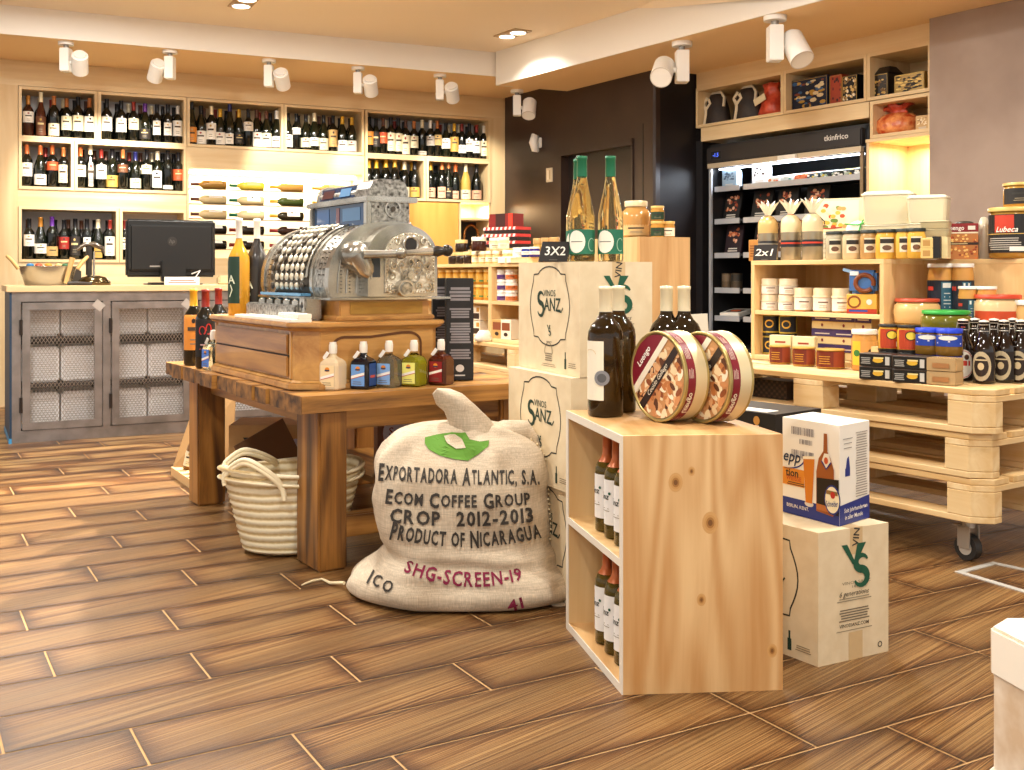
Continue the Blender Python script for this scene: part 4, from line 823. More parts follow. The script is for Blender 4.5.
mb = MB(); slab(mb, [E1-Vector((0, 0, .03)), E2-Vector((0, 0, .03)), E2+Vector((0, 0, .012)), E1+Vector((0, 0, .012))], M('#d8b27c', .7)); mb.build('front_lip', t)
for i in range(5):
    b = E2.lerp(E1, .12+.17*i)+Vector((.035+.012*(i % 2), .03, .011))
    wine('small %s bottle, %s from the front in the slanted cardboard tray' % (['clear', 'green capped', 'blue capped', 'dark', 'amber'][i], ORD[i]), b, 'bordeaux', ['white', 'green', 'navy', 'black', 'gold'][i], L_(['white', 'white', 'grey', 'red', 'cream'][i], .1, .5), M(['#b8b09a', '#3a4a22', '#1c2430', '#17120e', '#7a5222'][i], .12), .6, rot=(0, .22, 0), n=10, name='small_bottle', cat='bottle')
mb = MB(); mb.box((0, 0, .17), (.26, .012, .34), M('#6e4c30', .7), rot=Matrix.Rotation(-.35, 3, 'Y') @ Matrix.Rotation(-.3, 3, 'X')); mb.build('dark_board', None, TP(.30, 1.05, .01), ta+.3, label='dark brown board leaning between the table legs behind the basket', cat='board')
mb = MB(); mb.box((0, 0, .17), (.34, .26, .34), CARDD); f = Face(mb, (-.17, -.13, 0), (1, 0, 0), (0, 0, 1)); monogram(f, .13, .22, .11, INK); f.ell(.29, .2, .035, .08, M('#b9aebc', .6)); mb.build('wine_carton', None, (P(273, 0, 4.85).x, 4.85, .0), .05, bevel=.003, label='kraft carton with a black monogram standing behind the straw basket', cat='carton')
# ---------------------------------------------------------------- straw basket
STR, _nt, _b, _N, _L = nodes('woven palm')
_tc = _N('ShaderNodeTexCoord'); _w = _N('ShaderNodeTexWave', Scale=11.0, Distortion=1.2, Detail=2.0); _w.bands_direction = 'Z'; _L(_tc.outputs['Object'], _w.inputs['Vector'])
_n = _N('ShaderNodeTexNoise', Scale=70.0, Detail=3.0); _L(_tc.outputs['Object'], _n.inputs['Vector'])
_m = _N('ShaderNodeMath', operation='MULTIPLY_ADD'); _m.inputs[1].default_value = .5; _L(_n.outputs[0], _m.inputs[0]); _L(_w.outputs['Fac'], _m.inputs[2])
_r = ramp(_N, [(.3, '#c3a878'), (.6, '#e6d5ac'), (1.0, '#f2e6c6')]); _L(_m.outputs[0], _r.inputs[0]); _L(_r.outputs[0], _b.inputs['Base Color']); _b.inputs['Roughness'].default_value = .8
_bp = _N('ShaderNodeBump', Strength=.7, Distance=.004); _L(_m.outputs[0], _bp.inputs['Height']); _L(_bp.outputs[0], _b.inputs['Normal'])
t = thing('straw_basket', 'pale woven straw basket with two loop handles beside the table leg', 'basket', (-.80, 3.93, 0), .25)
def ringmesh(mb, prof, m, n=48, amp=.0, sx=1, sy=.72, wav=0):
    vs = []
    for j, (r_, z) in enumerate(prof):
        for i in range(n):
            a = 2*PI*i/n; rr = r_*(1+wav*math.sin(3*a+z*9)); vs.append((rr*math.cos(a)*sx, rr*math.sin(a)*sy, z+amp*math.sin(2*a+.6)*(z/.3)))
    fs = [(j*n+i, j*n+(i+1) % n, (j+1)*n+(i+1) % n, (j+1)*n+i) for j in range(len(prof)-1) for i in range(n)]; mb.add(vs, fs, m, True)
pr = [(0, .004), (.15, .004), (.168, .012)]; k = 16
for i in range(k*2+1):
    z = .012+.283*i/(k*2); pr.append((.170+.078*(i/(k*2))**.9+(.0045 if i % 2 else -.001), z))
inner = [(r_-.012, z) for r_, z in reversed(pr[3:])]
mb = MB(); ringmesh(mb, pr+[(.252, .302), (.244, .306)]+inner+[(0, .014)], STR, amp=.012, wav=.012); mb.build('basket_body', t)
mb = MB(); q = [(.257*math.cos(a), .257*.72*math.sin(a), .268+.012*math.sin(2*a+.6)) for a in [2*PI*i/40 for i in range(41)]]; mb.tube(q, .007, STR, caps=False); q = [(.256*math.cos(a), .256*.72*math.sin(a), .300+.012*math.sin(2*a+.6)) for a in [2*PI*i/40 for i in range(41)]]; mb.tube(q, .008, STR, caps=False); mb.build('rim', t)
HANDM = M('#f2e4c0', .75)
for (a0, a1, out, z) in ((-2.75, -1.75, .05, .285), (2.75, 1.75, -.02, .30)):
    p0 = Vector((.255*math.cos(a0), .255*.72*math.sin(a0), z)); p1 = Vector((.255*math.cos(a1), .255*.72*math.sin(a1), z-.03)); mid = (p0+p1)/2; mid *= 1+out; 
    pts = [p0+Vector((0, 0, -.03)), p0, mid*.55+p0*.45+Vector((0, -.02, .05)), mid+Vector((-.0, -.03, .055)), mid*.45+p1*.55+Vector((.01, -.03, .03)), p1, p1+Vector((.01, 0, -.04))]
    cu = [pts[0]]
    for i in range(len(pts)-1):
        a, b, c, d = pts[max(i-1, 0)], pts[i], pts[i+1], pts[min(i+2, len(pts)-1)]
        for s in range(1, 5):
            x = s/4; cu.append(.5*((2*b)+(c-a)*x+(2*a-5*b+4*c-d)*x*x+(3*b-a-3*c+d)*x**3))
    for dz in (0, .013): mb = MB(); mb.tube([p+Vector((0, 0, dz)) for p in cu], .0085, HANDM); mb.build('handle', t)
# ---------------------------------------------------------------- oak till chest
CH = wood('old quartered oak', '#8a5826', '#c6924c', axis=1, fine=12, contrast=(.28, .7), bump=.12, rough=.38, coat=.25)
CHX = wood('old oak panel', '#9c6830', '#cf9e58', axis=0, fine=12, contrast=(.28, .7), bump=.12, rough=.38, coat=.25)
CHZ = wood('old oak post', '#9c6830', '#cf9e58', axis=2, fine=12, contrast=(.28, .7), bump=.12, rough=.38, coat=.25)
Q0 = TA+u1*.06+u2*.163
CW, CLg, CHh = .54, .98, .232
t = thing('till_chest', 'antique oak drawer chest with rounded corners under the cash register', 'chest', (*Q0, TZ+.0005), ta)
def octo(e, c=.07): return [(c-e*.4, -e), (CW-.03+e*.4, -e), (CW+e, .03-e*.4), (CW+e, CLg-.03), (CW-.03, CLg+e), (.03, CLg+e), (-e, CLg-.03), (-e, c-e*.4)]
mb = MB(); mb.prism(octo(0), .03, CHh-.025, CHX); mb.build('carcass', t, bevel=.003)
mb = MB(); mb.prism(octo(.022), 0, .022, CHX); mb.prism(octo(.016), .022, .032, CHX, inset=octo(.004)); mb.build('base_moulding', t, bevel=.004)
mb = MB(); mb.prism(octo(.008), CHh-.03, CHh-.016, CHX, inset=octo(.026)); mb.prism(octo(.03), CHh-.016, CHh, CHX); mb.build('top', t, bevel=.004)
for i, z in enumerate((.04, .118)):
    mb = MB(); mb.b2((-.010, .11, z), (0.0, CLg-.06, z+.072), CH); mb.build('drawer', t, bevel=.004)
mb = MB(); mb.b2((-.004, .085, .034), (0, .098, CHh-.032), CHZ); mb.b2((-.004, CLg-.05, .034), (0, CLg-.035, CHh-.032), CHZ); mb.b2((-.006, .10, .112), (-.001, CLg-.05, .1165), M('#2a180a', .6)); mb.build('stile', t)
mb = MB(); f = Face(mb, (0, 0, 0), (1, 0, 0), (0, 0, 1), h=.003)
pts = [(.11, .04)]+arc(.16, .135, .05, .045, 180, 90, 6)+[(.26, .178), (.34, .186), (.38, .190)]+arc(.41, .15, .05, .04, 90, 0, 6)+[(.46, .04)]
f.line(pts, .009, M('#5a3312', .5), 1); mb.build('arched_panel_moulding', t)
TCZ = TZ+CHh+.0007
def CP(a, b, z=None): q = Q0+u1*a+u2*b; return (q.x, q.y, TCZ if z is None else z)
# ---------------------------------------------------------------- cash register
SIL = noisy('nickel plated casting', '#57534c', '#c6c2b8', 75, .3, .9, bump=.6, dist=.003, contrast=(.32, .66))
SILS = noisy('polished nickel', '#8e8a80', '#cac6bc', 6, .25, .85)
ORN = None
def ornate():
    m, nt, b, N, L = nodes('ornate chased nickel'); tc = N('ShaderNodeTexCoord')
    v = N('ShaderNodeTexVoronoi', Scale=34.0); v.feature = 'SMOOTH_F1'; L(tc.outputs['Object'], v.inputs['Vector'])
    n = N('ShaderNodeTexNoise', Scale=42.0, Detail=3.0, Distortion=2.5); L(tc.outputs['Object'], n.inputs['Vector'])
    mx = N('ShaderNodeMath', operation='MULTIPLY_ADD'); mx.inputs[1].default_value = .8; L(n.outputs[0], mx.inputs[0]); L(v.outputs[0], mx.inputs[2])
    r = ramp(N, [(.45, '#3a342a'), (.65, '#a39a86'), (.9, '#e2dac8')]); L(mx.outputs[0], r.inputs[0]); L(r.outputs[0], b.inputs['Base Color'])
    b.inputs['Metallic'].default_value = .8; b.inputs['Roughness'].default_value = .36
    bp = N('ShaderNodeBump', Strength=1.0, Distance=.008); L(mx.outputs[0], bp.inputs['Height']); L(bp.outputs[0], b.inputs['Normal']); return m
ORN = ornate()
RO = Q0+u1*.15+u2*.065
t = thing('cash_register', 'ornate antique nickel cash register with rows of keys and a crank', 'cash register', (*RO, TCZ), ta)
RW, RL = .40, .70                       # depth (along u1) and length (along u2)
mb = MB(); mb.b2((.02, .0, 0), (RW-.02, RL, .075), CHX); mb.b2((.005, -.008, .0), (RW+.0, RL+.01, .018), CH); bb = mb.build('drawer_base', t, bevel=.004)
mb = MB(); mb.b2((.06, -.004, .024), (RW-.05, -.0005, .068), M('#a8823c', .4, .3)); mb.build('drawer_front', bb)
mb = MB(); mb.b2((-.03, -.03, .076), (RW+.06, RL+.02, .084), SILS); mb.build('base_plate', t, bevel=.003)
def bodyprof(k=0):          # cross-section in x (front to back) and z
    pts = [(-.005, .085), (-.015, .12)]
    for i in range(9):
        a = math.radians(180-85*i/8); pts.append((.19+.205*math.cos(a), .15+.20*math.sin(a)))
    pts += [(.24, .352), (.30, .345), (.345, .31), (.365, .26), (.368, .085)]
    return [(x, z) for x, z in pts]
def extr(mb, pr, y0, y1, m, smooth=False):
    n = len(pr); vs = [(x, y0, z) for x, z in pr]+[(x, y1, z) for x, z in pr]
    mb.add(vs, [(i, (i+1) % n, n+(i+1) % n, n+i) for i in range(n)], m, smooth); mb.add(vs[:n], [tuple(range(n))[::-1]], m); mb.add(vs[n:], [tuple(range(n))], m)
def grow(pr, g):
    cx, cz = .18, .1; return [(cx+(x-cx)*(1+g), cz+(z-cz)*(1+g) if z > .1 else z) for x, z in pr]
mb = MB(); extr(mb, bodyprof(), .012, RL-.012, SIL); extr(mb, grow(bodyprof(), .006), .20, RL-.15, M('#4a4032', .4, .6)); bd = mb.build('body', t, bevel=.003)
# end housings: thick front bead, ornate arch
for y0, y1, nm in ((0.0, .035, 'end_rib'), (.16, .185, 'end_rib'), (RL-.035, RL, 'end_rib'), (RL-.16, RL-.14, 'end_rib')):
    mb = MB(); extr(mb, grow(bodyprof(), .04 if y0 in (0.0,) or y0 > .6 else .025), y0, y1, SILS); mb.build(nm, t, bevel=.004)
# near side arch panel with chased ornament
ap = [(.105, .088)]+[(.105, .24)]+[(.245+.14*math.cos(math.radians(180-180*i/14)), .235+.115*math.sin(math.radians(180-180*i/14))) for i in range(15)]+[(.385, .088)]
mb = MB(); extr(mb, ap, -.055, .0, SILS); ar = mb.build('crank_case', t, bevel=.005)
ap2 = [(.17, .10)]+[(.17, .235)]+[(.27+.10*math.cos(math.radians(180-180*i/14)), .235+.085*math.sin(math.radians(180-180*i/14))) for i in range(15)]+[(.37, .10)]
mb = MB(); extr(mb, ap2, -.062, -.055, ORN); mb.build('ornament_panel', ar, bevel=.002)
mb = MB(); f = Face(mb, (0, -.0625, 0), (1, 0, 0), (0, 0, 1), h=.004)
for k in range(3):
    for s in (-1, 1):
        f.line([(.27+s*(.015+.012*k)+s*.02*math.sin(a), .16+.03*k+.022*math.cos(a)) for a in [i*PI/5 for i in range(9)]], .005, SIL, 1)
rr_ = random.Random(12); cr2 = M('#d6cdb8', .22, .85)
for (x_, z_, s_) in [(.20, .12, 1), (.34, .12, -1), (.195, .16, -1), (.345, .16, 1), (.205, .20, 1), (.335, .20, -1), (.24, .125, -1), (.30, .125, 1), (.235, .20, -1), (.305, .20, 1), (.195, .245, 1), (.345, .245, -1), (.215, .285, -1), (.325, .285, 1), (.27, .21, 1), (.255, .148, 1), (.287, .185, -1)]:
    q_ = []
    for k in range(13):
        a = k*.62*s_+rr_.uniform(0, .3)+x_*40; rad_ = .0165*(1-k/15); q_.append((x_+rad_*math.cos(a), -.0655, z_+rad_*math.sin(a)))
    mb.tube(q_, [.0032-.0001*k for k in range(13)], cr2, 5)
for k in range(46):
    a = 2*PI*k/46; x_, z_ = .27+.094*math.cos(a), .235+.080*math.sin(a)
    if z_ > .235: mb.ball((x_, -.064, z_), .0036, cr2, 6, 4)
for k in range(12):
    for x_ in (.176, .364): mb.ball((x_, -.064, .108+k*.0108), .0036, cr2, 6, 4)
for k in range(17): mb.ball((.182+k*.011, -.064, .105), .0036, cr2, 6, 4)
mb.cyl((.27, -.063, .165), .014, .008, SILS, 14, Matrix.Rotation(PI/2, 3, 'X')); mb.build('scrollwork', ar)
RX = Matrix.Rotation(PI/2, 3, 'X')
mb = MB(); mb.lathe([(.034, 0), (.034, .012), (.026, .012), (.024, .004), (0, .004)], SILS, (.27, -.06, .275), 20, RX); mb.build('lock_ring', ar)
mb = MB(); mb.cyl((.27, -.0655, .275), .0235, .002, M('#2a241e', .2), 20, RX); mb.build('lock_glass', ar)
mb = MB(); mb.cyl((.235, -.055, .118), .030, .045, SILS, 20, RX); mb.cyl((.235, -.10, .118), .022, .008, SIL, 20, RX); mb.build('side_knob', ar, bevel=.003)
mb = MB(); mb.b2((.115, -.058, .15), (.158, -.0555, .235), SILS); mb.build('counter_window_frame', ar); mb = MB(); mb.b2((.122, -.060, .157), (.151, -.0582, .228), M('#3a4048', .12)); mb.build('counter_window', ar)
# crank: boss, arm, joint, grip
mb = MB(); mb.lathe([(.055, 0), (.055, .02), (.045, .05), (.03, .062), (0, .064)], SILS, (.075, 0, .235), 24, RX); mb.tube([(.075, -.035, .235), (.10, -.05, .18), (.115, -.055, .165)], [.045, .036, .02], SILS, 12); mb.build('crank_boss', t)
cr = MB(); cr.tube([(.075, -.08, .238), (.16, -.10, .24), (.205, -.11, .242)], [.017, .014, .016], SILS, 12); cr.ball((.205, -.115, .242), .022, SILS); cr.tube([(.205, -.115, .242), (.26, -.12, .246), (.325, -.125, .25)], [.010, .012, .015], SILS, 12); cr.build('crank_arm', t)
mb = MB(); mb.tube([(.325, -.125, .25), (.345, -.127, .251), (.37, -.13, .253)], [.016, .021, .014], M('#2a2522', .25), 12); mb.ball((.385, -.131, .254), .022, M('#35302a', .2, .5)); mb.build('crank_grip', t)
# key rows following the curved front
nrow, ncol = 9, 7
kd = cached('regkey', lambda: MB().lathe([(.004, 0), (.004, .018), (.0135, .02), (.0145, .024), (.012, .028), (0, .0285)], M('#d8d0bc', .3, .35), n=10).mesh('key'))
kdd = cached('regkeyd', lambda: MB().lathe([(.004, 0), (.004, .018), (.0135, .02), (.0145, .024), (.012, .028), (0, .0285)], M('#4a4238', .3, .35), n=10).mesh('key'))
for c_ in range(ncol):
    y = .225+c_*.052
    for r_ in range(nrow):
        a = math.radians(187-75*r_/(nrow-1)); n_ = Vector((math.cos(a), 0, math.sin(a))); p = Vector((.19+.205*n_.x, y+(.0 if r_ % 2 else .004), .15+.20*n_.z))-n_*.006
        o = obj('key', kdd if (c_ == 6 or (r_+c_) % 7 == 0) else kd, t, p); o.rotation_euler = n_.to_track_quat('Z', 'Y').to_euler()
for c_ in range(ncol+1):
    mb = MB(); q = []
    for i in range(10):
        a = math.radians(178-84*i/9); q.append((.19+.215*math.cos(a), .199+c_*.052, .15+.21*math.sin(a)))
    mb.tube(q, .005, SILS, 6); mb.build('key_divider', t)
mb = MB()
for k in range(14):
    a = math.radians(176-78*k/13)
    for y in (.06, .10, RL-.08): mb.cyl((.19+.207*math.cos(a), y, .15+.202*math.sin(a)), .004, .004, M('#4a4236', .4, .6), 6)
mb.build('number_studs', bd)
mb = MB()
for x_ in (.012, .045, .085):
    mb.tube([(x_, -.003, .10), (x_+.002, -.003, .16), (x_+.012, -.003, .22)], .0028, SILS, 5)
    for k in range(9): mb.cyl((x_+.014, .0005, .105+k*.0125), .0026, .003, M('#3a342a', .5), 6, Matrix.Rotation(PI/2, 3, 'X'))
mb.build('side_ribs', bd)
# toe board with levers in front
mb = MB(); mb.b2((-.085, .16, .0), (-.005, RL, .055), SIL); mb.b2((-.07, .10, .0), (-.005, .16, .085), SILS); tb = mb.build('toe_board', t, bevel=.006)
for k in range(5): mb = MB(); mb.cyl((-.045, .24+k*.09, .055), .02, .014, SILS, 14); mb.ball((-.045, .24+k*.09, .069), .018, SILS, sc=(1, 1, .5)); mb.build('lever_cap', tb)
mb = MB(); f = Face(mb, (-.0705, .13, .05), (0, -1, 0), (0, 0, 1)); f.ell(0, .012, .006, .006, BLACK); f.ell(-.007, .002, .006, .006, BLACK); f.ell(.007, .002, .006, .006, BLACK); f.rect(-.0015, -.012, .0015, .002, BLACK); mb.build('club_emblem', tb)
mb = MB(); mb.b2((-.06, .17, .088), (-.02, .60, .098), M('#5f93b8', .15, .2)); mb.build('glass_rail', t)
# display housing
hz0, hz1 = .348, .452
mb = MB(); mb.b2((.15, .02, hz0-.03), (.31, RL-.15, hz1-.02), SIL); dh = mb.build('display_housing', t, bevel=.004)
mb = MB(); mb.b2((.125, .0, hz1-.02), (.335, RL-.12, hz1), SILS); mb.b2((.135, .01, hz0-.015), (.15, RL-.14, hz0), SILS); mb.b2((.13, .01, hz0), (.15, .04, hz1-.02), SILS); mb.b2((.13, RL-.17, hz0), (.15, RL-.14, hz1-.02), SILS); mb.build('cornice', dh, bevel=.004)
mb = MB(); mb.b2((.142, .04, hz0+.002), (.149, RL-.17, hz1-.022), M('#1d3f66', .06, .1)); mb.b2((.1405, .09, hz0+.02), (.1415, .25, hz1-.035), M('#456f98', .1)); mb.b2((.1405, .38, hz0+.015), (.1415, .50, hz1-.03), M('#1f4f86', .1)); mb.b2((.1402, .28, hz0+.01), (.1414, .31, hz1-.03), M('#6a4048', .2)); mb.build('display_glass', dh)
tp = [(.15, hz1), (.152, hz1+.03), (.165, hz1+.055), (.19, hz1+.066), (.275, hz1+.066), (.295, hz1+.055), (.308, hz1+.028), (.31, hz1)]
mb = MB(); extr(mb, tp, .03, .15, SIL); extr(mb, [(x, z-.006 if z > hz1+.01 else z) for x, z in tp], .15, RL-.19, SIL); extr(mb, tp, RL-.20, RL-.17, SILS); tc_ = mb.build('top_crest', dh, bevel=.003)
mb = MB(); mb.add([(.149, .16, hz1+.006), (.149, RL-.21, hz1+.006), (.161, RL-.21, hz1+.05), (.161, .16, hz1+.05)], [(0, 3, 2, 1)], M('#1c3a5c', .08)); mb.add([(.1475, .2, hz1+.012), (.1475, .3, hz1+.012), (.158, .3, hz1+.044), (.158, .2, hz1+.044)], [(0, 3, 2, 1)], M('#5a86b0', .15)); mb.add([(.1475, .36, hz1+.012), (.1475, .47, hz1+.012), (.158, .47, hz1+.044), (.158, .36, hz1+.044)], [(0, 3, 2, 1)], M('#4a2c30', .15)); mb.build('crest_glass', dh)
mb = MB(); f = Face(mb, (0, .0195, 0), (1, 0, 0), (0, 0, 1), h=.002)
for k in range(4): f.ell(.18+k*.04, hz1-.038, .005, .005, M('#2a2420', .4), 1, 8)
f.line(arc(.24, hz0+.06, .03, .03, 0, 350, 14), .006, SILS); f.ell(.24, hz0+.06, .010, .010, M('#4a4238', .4), 2, 8); mb.build('side_ornament', dh)
# drawer insert and white strip on the chest top, register tray
mb = MB(); mb.b2((0, 0, 0), (.08, .60, .012), M('#efe9de', .5)); mb.b2((.03, 0, .012), (.08, .20, .03), M('#e9e4da', .5))
for k in range(12): mb.cyl((.028, .012+k*.0155, .018), .007, .02, M('#d8d2c4', .5), 8, Matrix.Rotation(PI/2, 3, 'Y'))
mb.build('plastic_tray', None, CP(-.02, .05), ta, bevel=.002, label='long white plastic tray edge along the chest top below the keys', cat='tray')
# tall yellow and dark bottles on the chest
def decal_left(f, zc, q, r): f.text('A', 0, zc, .05, M('#d8e0c8', .5), .01); f.line([(-r*.2, zc-.07), (r*.1, zc-.04), (-r*.1, zc-.02)], .005, M('#d8e0c8', .5), 2)
def tall(u, b, lab, gl, capc, labc, art=None):
    q, _ = hit(Q0+u1*(-.0)+u2*0+u1*.06, math.degrees(ta)+90, u)
    p = (q.x, q.y, TCZ); k = 1.26
    h = SH['bordeaux'][1]*k
    wine(lab, p, 'bordeaux', None, labc, gl, k, math.atan2(q.y, q.x)-PI/2-.9, name='liqueur_bottle', cat='bottle', n=20, label_art=art, arcw=.8)
    o = bpy.data.objects[[x.name for x in bpy.data.objects if x.name.startswith('liqueur_bottle')][-1]]
    return p, h
SH['tall'] = (.044, .40, [(0, 0), (.95, 0), (1, .01), (1, .54), (.95, .60), (.72, .66), (.42, .72), (.29, .78), (.27, .96), (.31, .965), (.31, .995), (0, 1)])
for u, gl, cap_, lb, art, lab in ((239, M('#c9922e', .1, coat=.3), 'white', ('#1f3a2c', .12, .6, .8), decal_left, 'tall yellow liqueur bottle with dark green label on the oak chest'), (257, M('#1f1a18', .3, coat=.2), 'white', ('#2a2622', .12, .5, .8), decal_left, 'tall dark liqueur bottle beside the yellow one on the chest')):
    q, _ = hit(Q0+u1*.07, math.degrees(ta)+90, u)
    if u == 257: q, _ = hit(Q0+u1*.15, math.degrees(ta)+90, u)
    o = wine(lab, (q.x, q.y, TCZ+.0005), 'tall', cap_, lb, gl, 1.0, math.atan2(q.y, q.x)-PI/2-.75, name='liqueur_bottle', cat='bottle', n=20, label_art=art, capz=.79)
mb = MB(); mb.box((0, 0, .04), (.04, .03, .08), M('#3a8a4a', .5)); mb.box((0, 0, .085), (.038, .028, .03), M('#c0392b', .5)); q, _ = hit(Q0+u1*.16, math.degrees(ta)+90, 266); mb.build('gadget', None, (q.x, q.y, TCZ), ta, bevel=.004, label='small green and red gadget behind the register keys', cat='gadget')
# wine bottles at the far left end of the table
def luz(f, zc, q, r): f.line(arc(-r*.3, zc+q*.2, r*.3, .018, -60, 250, 10), .005, M('#b8302a', .5), 2); f.line(arc(r*.3, zc+q*.24, r*.25, .022, -120, 200, 10), .005, M('#b8302a', .5), 2); f.lines(-r*.5, zc-q*.2, r*.2, zc-q*.14, 1, M('#c9a0a0', .5), .6); f.line([(-r*.6, zc-q*.3), (0, zc-q*.26), (r*.6, zc-q*.34)], .003, M('#b8302a', .5), 2)
for u, cap_, lb, lab, art, bk in ((193.5, 'yellow', ('orange', .20, .66, 1.2), 'wine bottle with yellow capsule and orange label at the table end', None, .02), (205.5, 'red', ('#15110f', .15, .62, 1.2), 'wine bottle with red capsule and red lettering, second at table end', luz, -.03), (218.5, 'red', None, 'wine bottle with red capsule behind the other two at table end', None, .07)):
    z = TZ+.001; d = (1-TZ)*F/((365 if u < 200 else 368 if u < 210 else 360)-HV); q = P(u, 0, d)
    wine(lab, (q.x, q.y, z), 'bordeaux', cap_, lb, DG, 1.10, math.atan2(q.y, q.x)-PI/2, n=20, label_art=art)
# square flasks
def flask(u, v, glass, body, lc, lab, dark=False, rz=-.5, tag_=1):
    p = PZ(u, v, TZ); p = p+Vector((p.x, p.y, 0)).normalized()*.03; t = thing('liqueur_flask', lab, 'bottle', (p.x, p.y, TZ+.0006), math.atan2(p.y, p.x)-PI/2+rz)
    w, h = .0375, .108
    sec = lambda s, z: [(s*x, s*y, z) for x, y in ((-w, -w*.8), (-w*.8, -w), (w*.8, -w), (w, -w*.8), (w, w*.8), (w*.8, w), (-w*.8, w), (-w, w*.8))]
    rings = [sec(.9, 0), sec(1, .006), sec(1, h*.78), sec(.93, h*.88), sec(.7, h*.97), sec(.42, h*1.03)]
    nk = [[(.0125*math.cos(a), .0125*math.sin(a), z) for a in [-PI*.89+k*PI/4 for k in range(8)]] for z in (h*1.10, h*1.32)]
    vs = [v_ for r_ in rings+nk for v_ in r_]; n = 8; fs = [(j*n+i, j*n+(i+1) % n, (j+1)*n+(i+1) % n, (j+1)*n+i) for j in range(len(rings)+1) for i in range(n)]
    mb = MB(); mb.add(vs, fs+[tuple(range(8))[::-1], tuple(range(len(vs)-8, len(vs)))], glass); me = mb.mesh('flask', .0015, 1); obj('glass_body', me, t)
    if body:
        r2 = [sec(.86, .006), sec(.88, .01), sec(.88, h*.76), sec(.8, h*.85), sec(.5, h*.95)]; vs = [v_ for r_ in r2 for v_ in r_]
        mb = MB(); mb.add(vs, [(j*n+i, j*n+(i+1) % n, (j+1)*n+(i+1) % n, (j+1)*n+i) for j in range(4) for i in range(n)]+[tuple(range(8))[::-1], tuple(range(32, 40))], body); mb.build('liquid', t)
    mb = MB(); mb.lathe([(.0135, h*1.16), (.0145, h*1.3), (.0145, h*1.42), (.012, h*1.47), (.012, h*1.52), (0, h*1.53)], M('#e6ded2', .35), n=14); mb.build('stopper', t)
    if tag_: mb = MB(); mb.box((-.016, -.022, h*1.10), (.03, .002, .012), WHITE, rot=Matrix.Rotation(-.9*tag_, 3, 'Y') @ Matrix.Rotation(.3, 3, 'X')); mb.build('paper_tag', t)
    mb = MB(); f = Face(mb, (-w, -w-.0006, 0), (1, 0, 0), (0, 0, 1)); f.rect(.010, .012, .062, .086, M(lc, .5)); f.ell(.036, .072, .009, .008, M('#e08a2a', .5), 2, 14); f.rect(.027, .066, .045, .0715, M('#3a3a50', .5), 3)
    f.poly([(.010, .036), (.062, .050), (.062, .060), (.010, .046)], M('#f0ece4', .5), 2); f.line([(.010, .036), (.062, .050)], .002, M('#c0392b', .5), 3); f.lines(.015, .018, .052, .032, 2, M('#6a5a4a', .6), .3); mb.build('front_label', t)
    if dark: mb = MB(); f = Face(mb, (w+.0006, -w, 0), (0, 1, 0), (0, 0, 1)); f.rect(.008, .012, .058, .09, M('#1d3f7a', .5)); f.lines(.015, .04, .05, .055, 1, M('#a8443a', .6), .6); mb.build('side_label', t)
CG = M('#f4f8f4', .02, 0, 1.0, ior=1.35)
flask(333, 390.5, M('#d9c3a0', .12, coat=.3), None, '#e8d2a4', 'cream filled square flask, leftmost of five on the table edge')
flask(363.5, 389.5, M('#10131c', .08, coat=.3), None, '#6a9ad8', 'dark square flask with blue labels, second of five', True)
flask(389, 388, CG, M('#dfe8e4', .05, 0, .9, ior=1.2), '#7fa8dc', 'clear square flask with light blue label, middle of five')
flask(414, 387, CG, M('#d6d22a', .1, 0, .5), '#e8e47a', 'yellow green square flask, fourth of five')
flask(441, 385.5, M('#4a180c', .08, 0, .2, coat=.3), None, '#8a1c1c', 'dark amber square flask with red label, rightmost of five')
flask(213.5, 370, CG, M('#dfe8e4', .05, 0, .9, ior=1.2), '#4a7ad0', 'clear square flask with blue label at the chest drawer side', rz=-1.0)
# black tall carton pair at the right end of the table
for i, (u, w) in enumerate(((459, .115), (444, .11))):
    q = PZ(u, 379-i*3, TZ); mb = MB(); h = .385; mb.box((0, 0, h/2), (w*.9, w*.9, h), M('#1c1a1b', .45)); f = Face(mb, (-w*.45, -w*.45, 0), (1, 0, 0), (0, 0, 1)); gm = M('#8b868a', .6)
    for z0, z1, n in ((.30, .355, 4), (.235, .275, 4), (.14, .22, 8), (.08, .12, 4)): f.lines(.012, z0, w*.9-.010, z1, n, gm, .7, i+int(z0*100))
    f.ell(w*.45, .045, .016, .014, M('#d8d2cc', .5)); f.lines(w*.28, .016, w*.62, .022, 1, M('#d8d2cc', .5), .8)
    mb.build('tall_carton', None, (q.x, q.y+.03*i, TZ+.0006), ta-.45, bevel=.002, label=['tall black printed carton, front one at the right table end', 'tall black printed carton, rear one behind the crank side'][i], cat='carton')
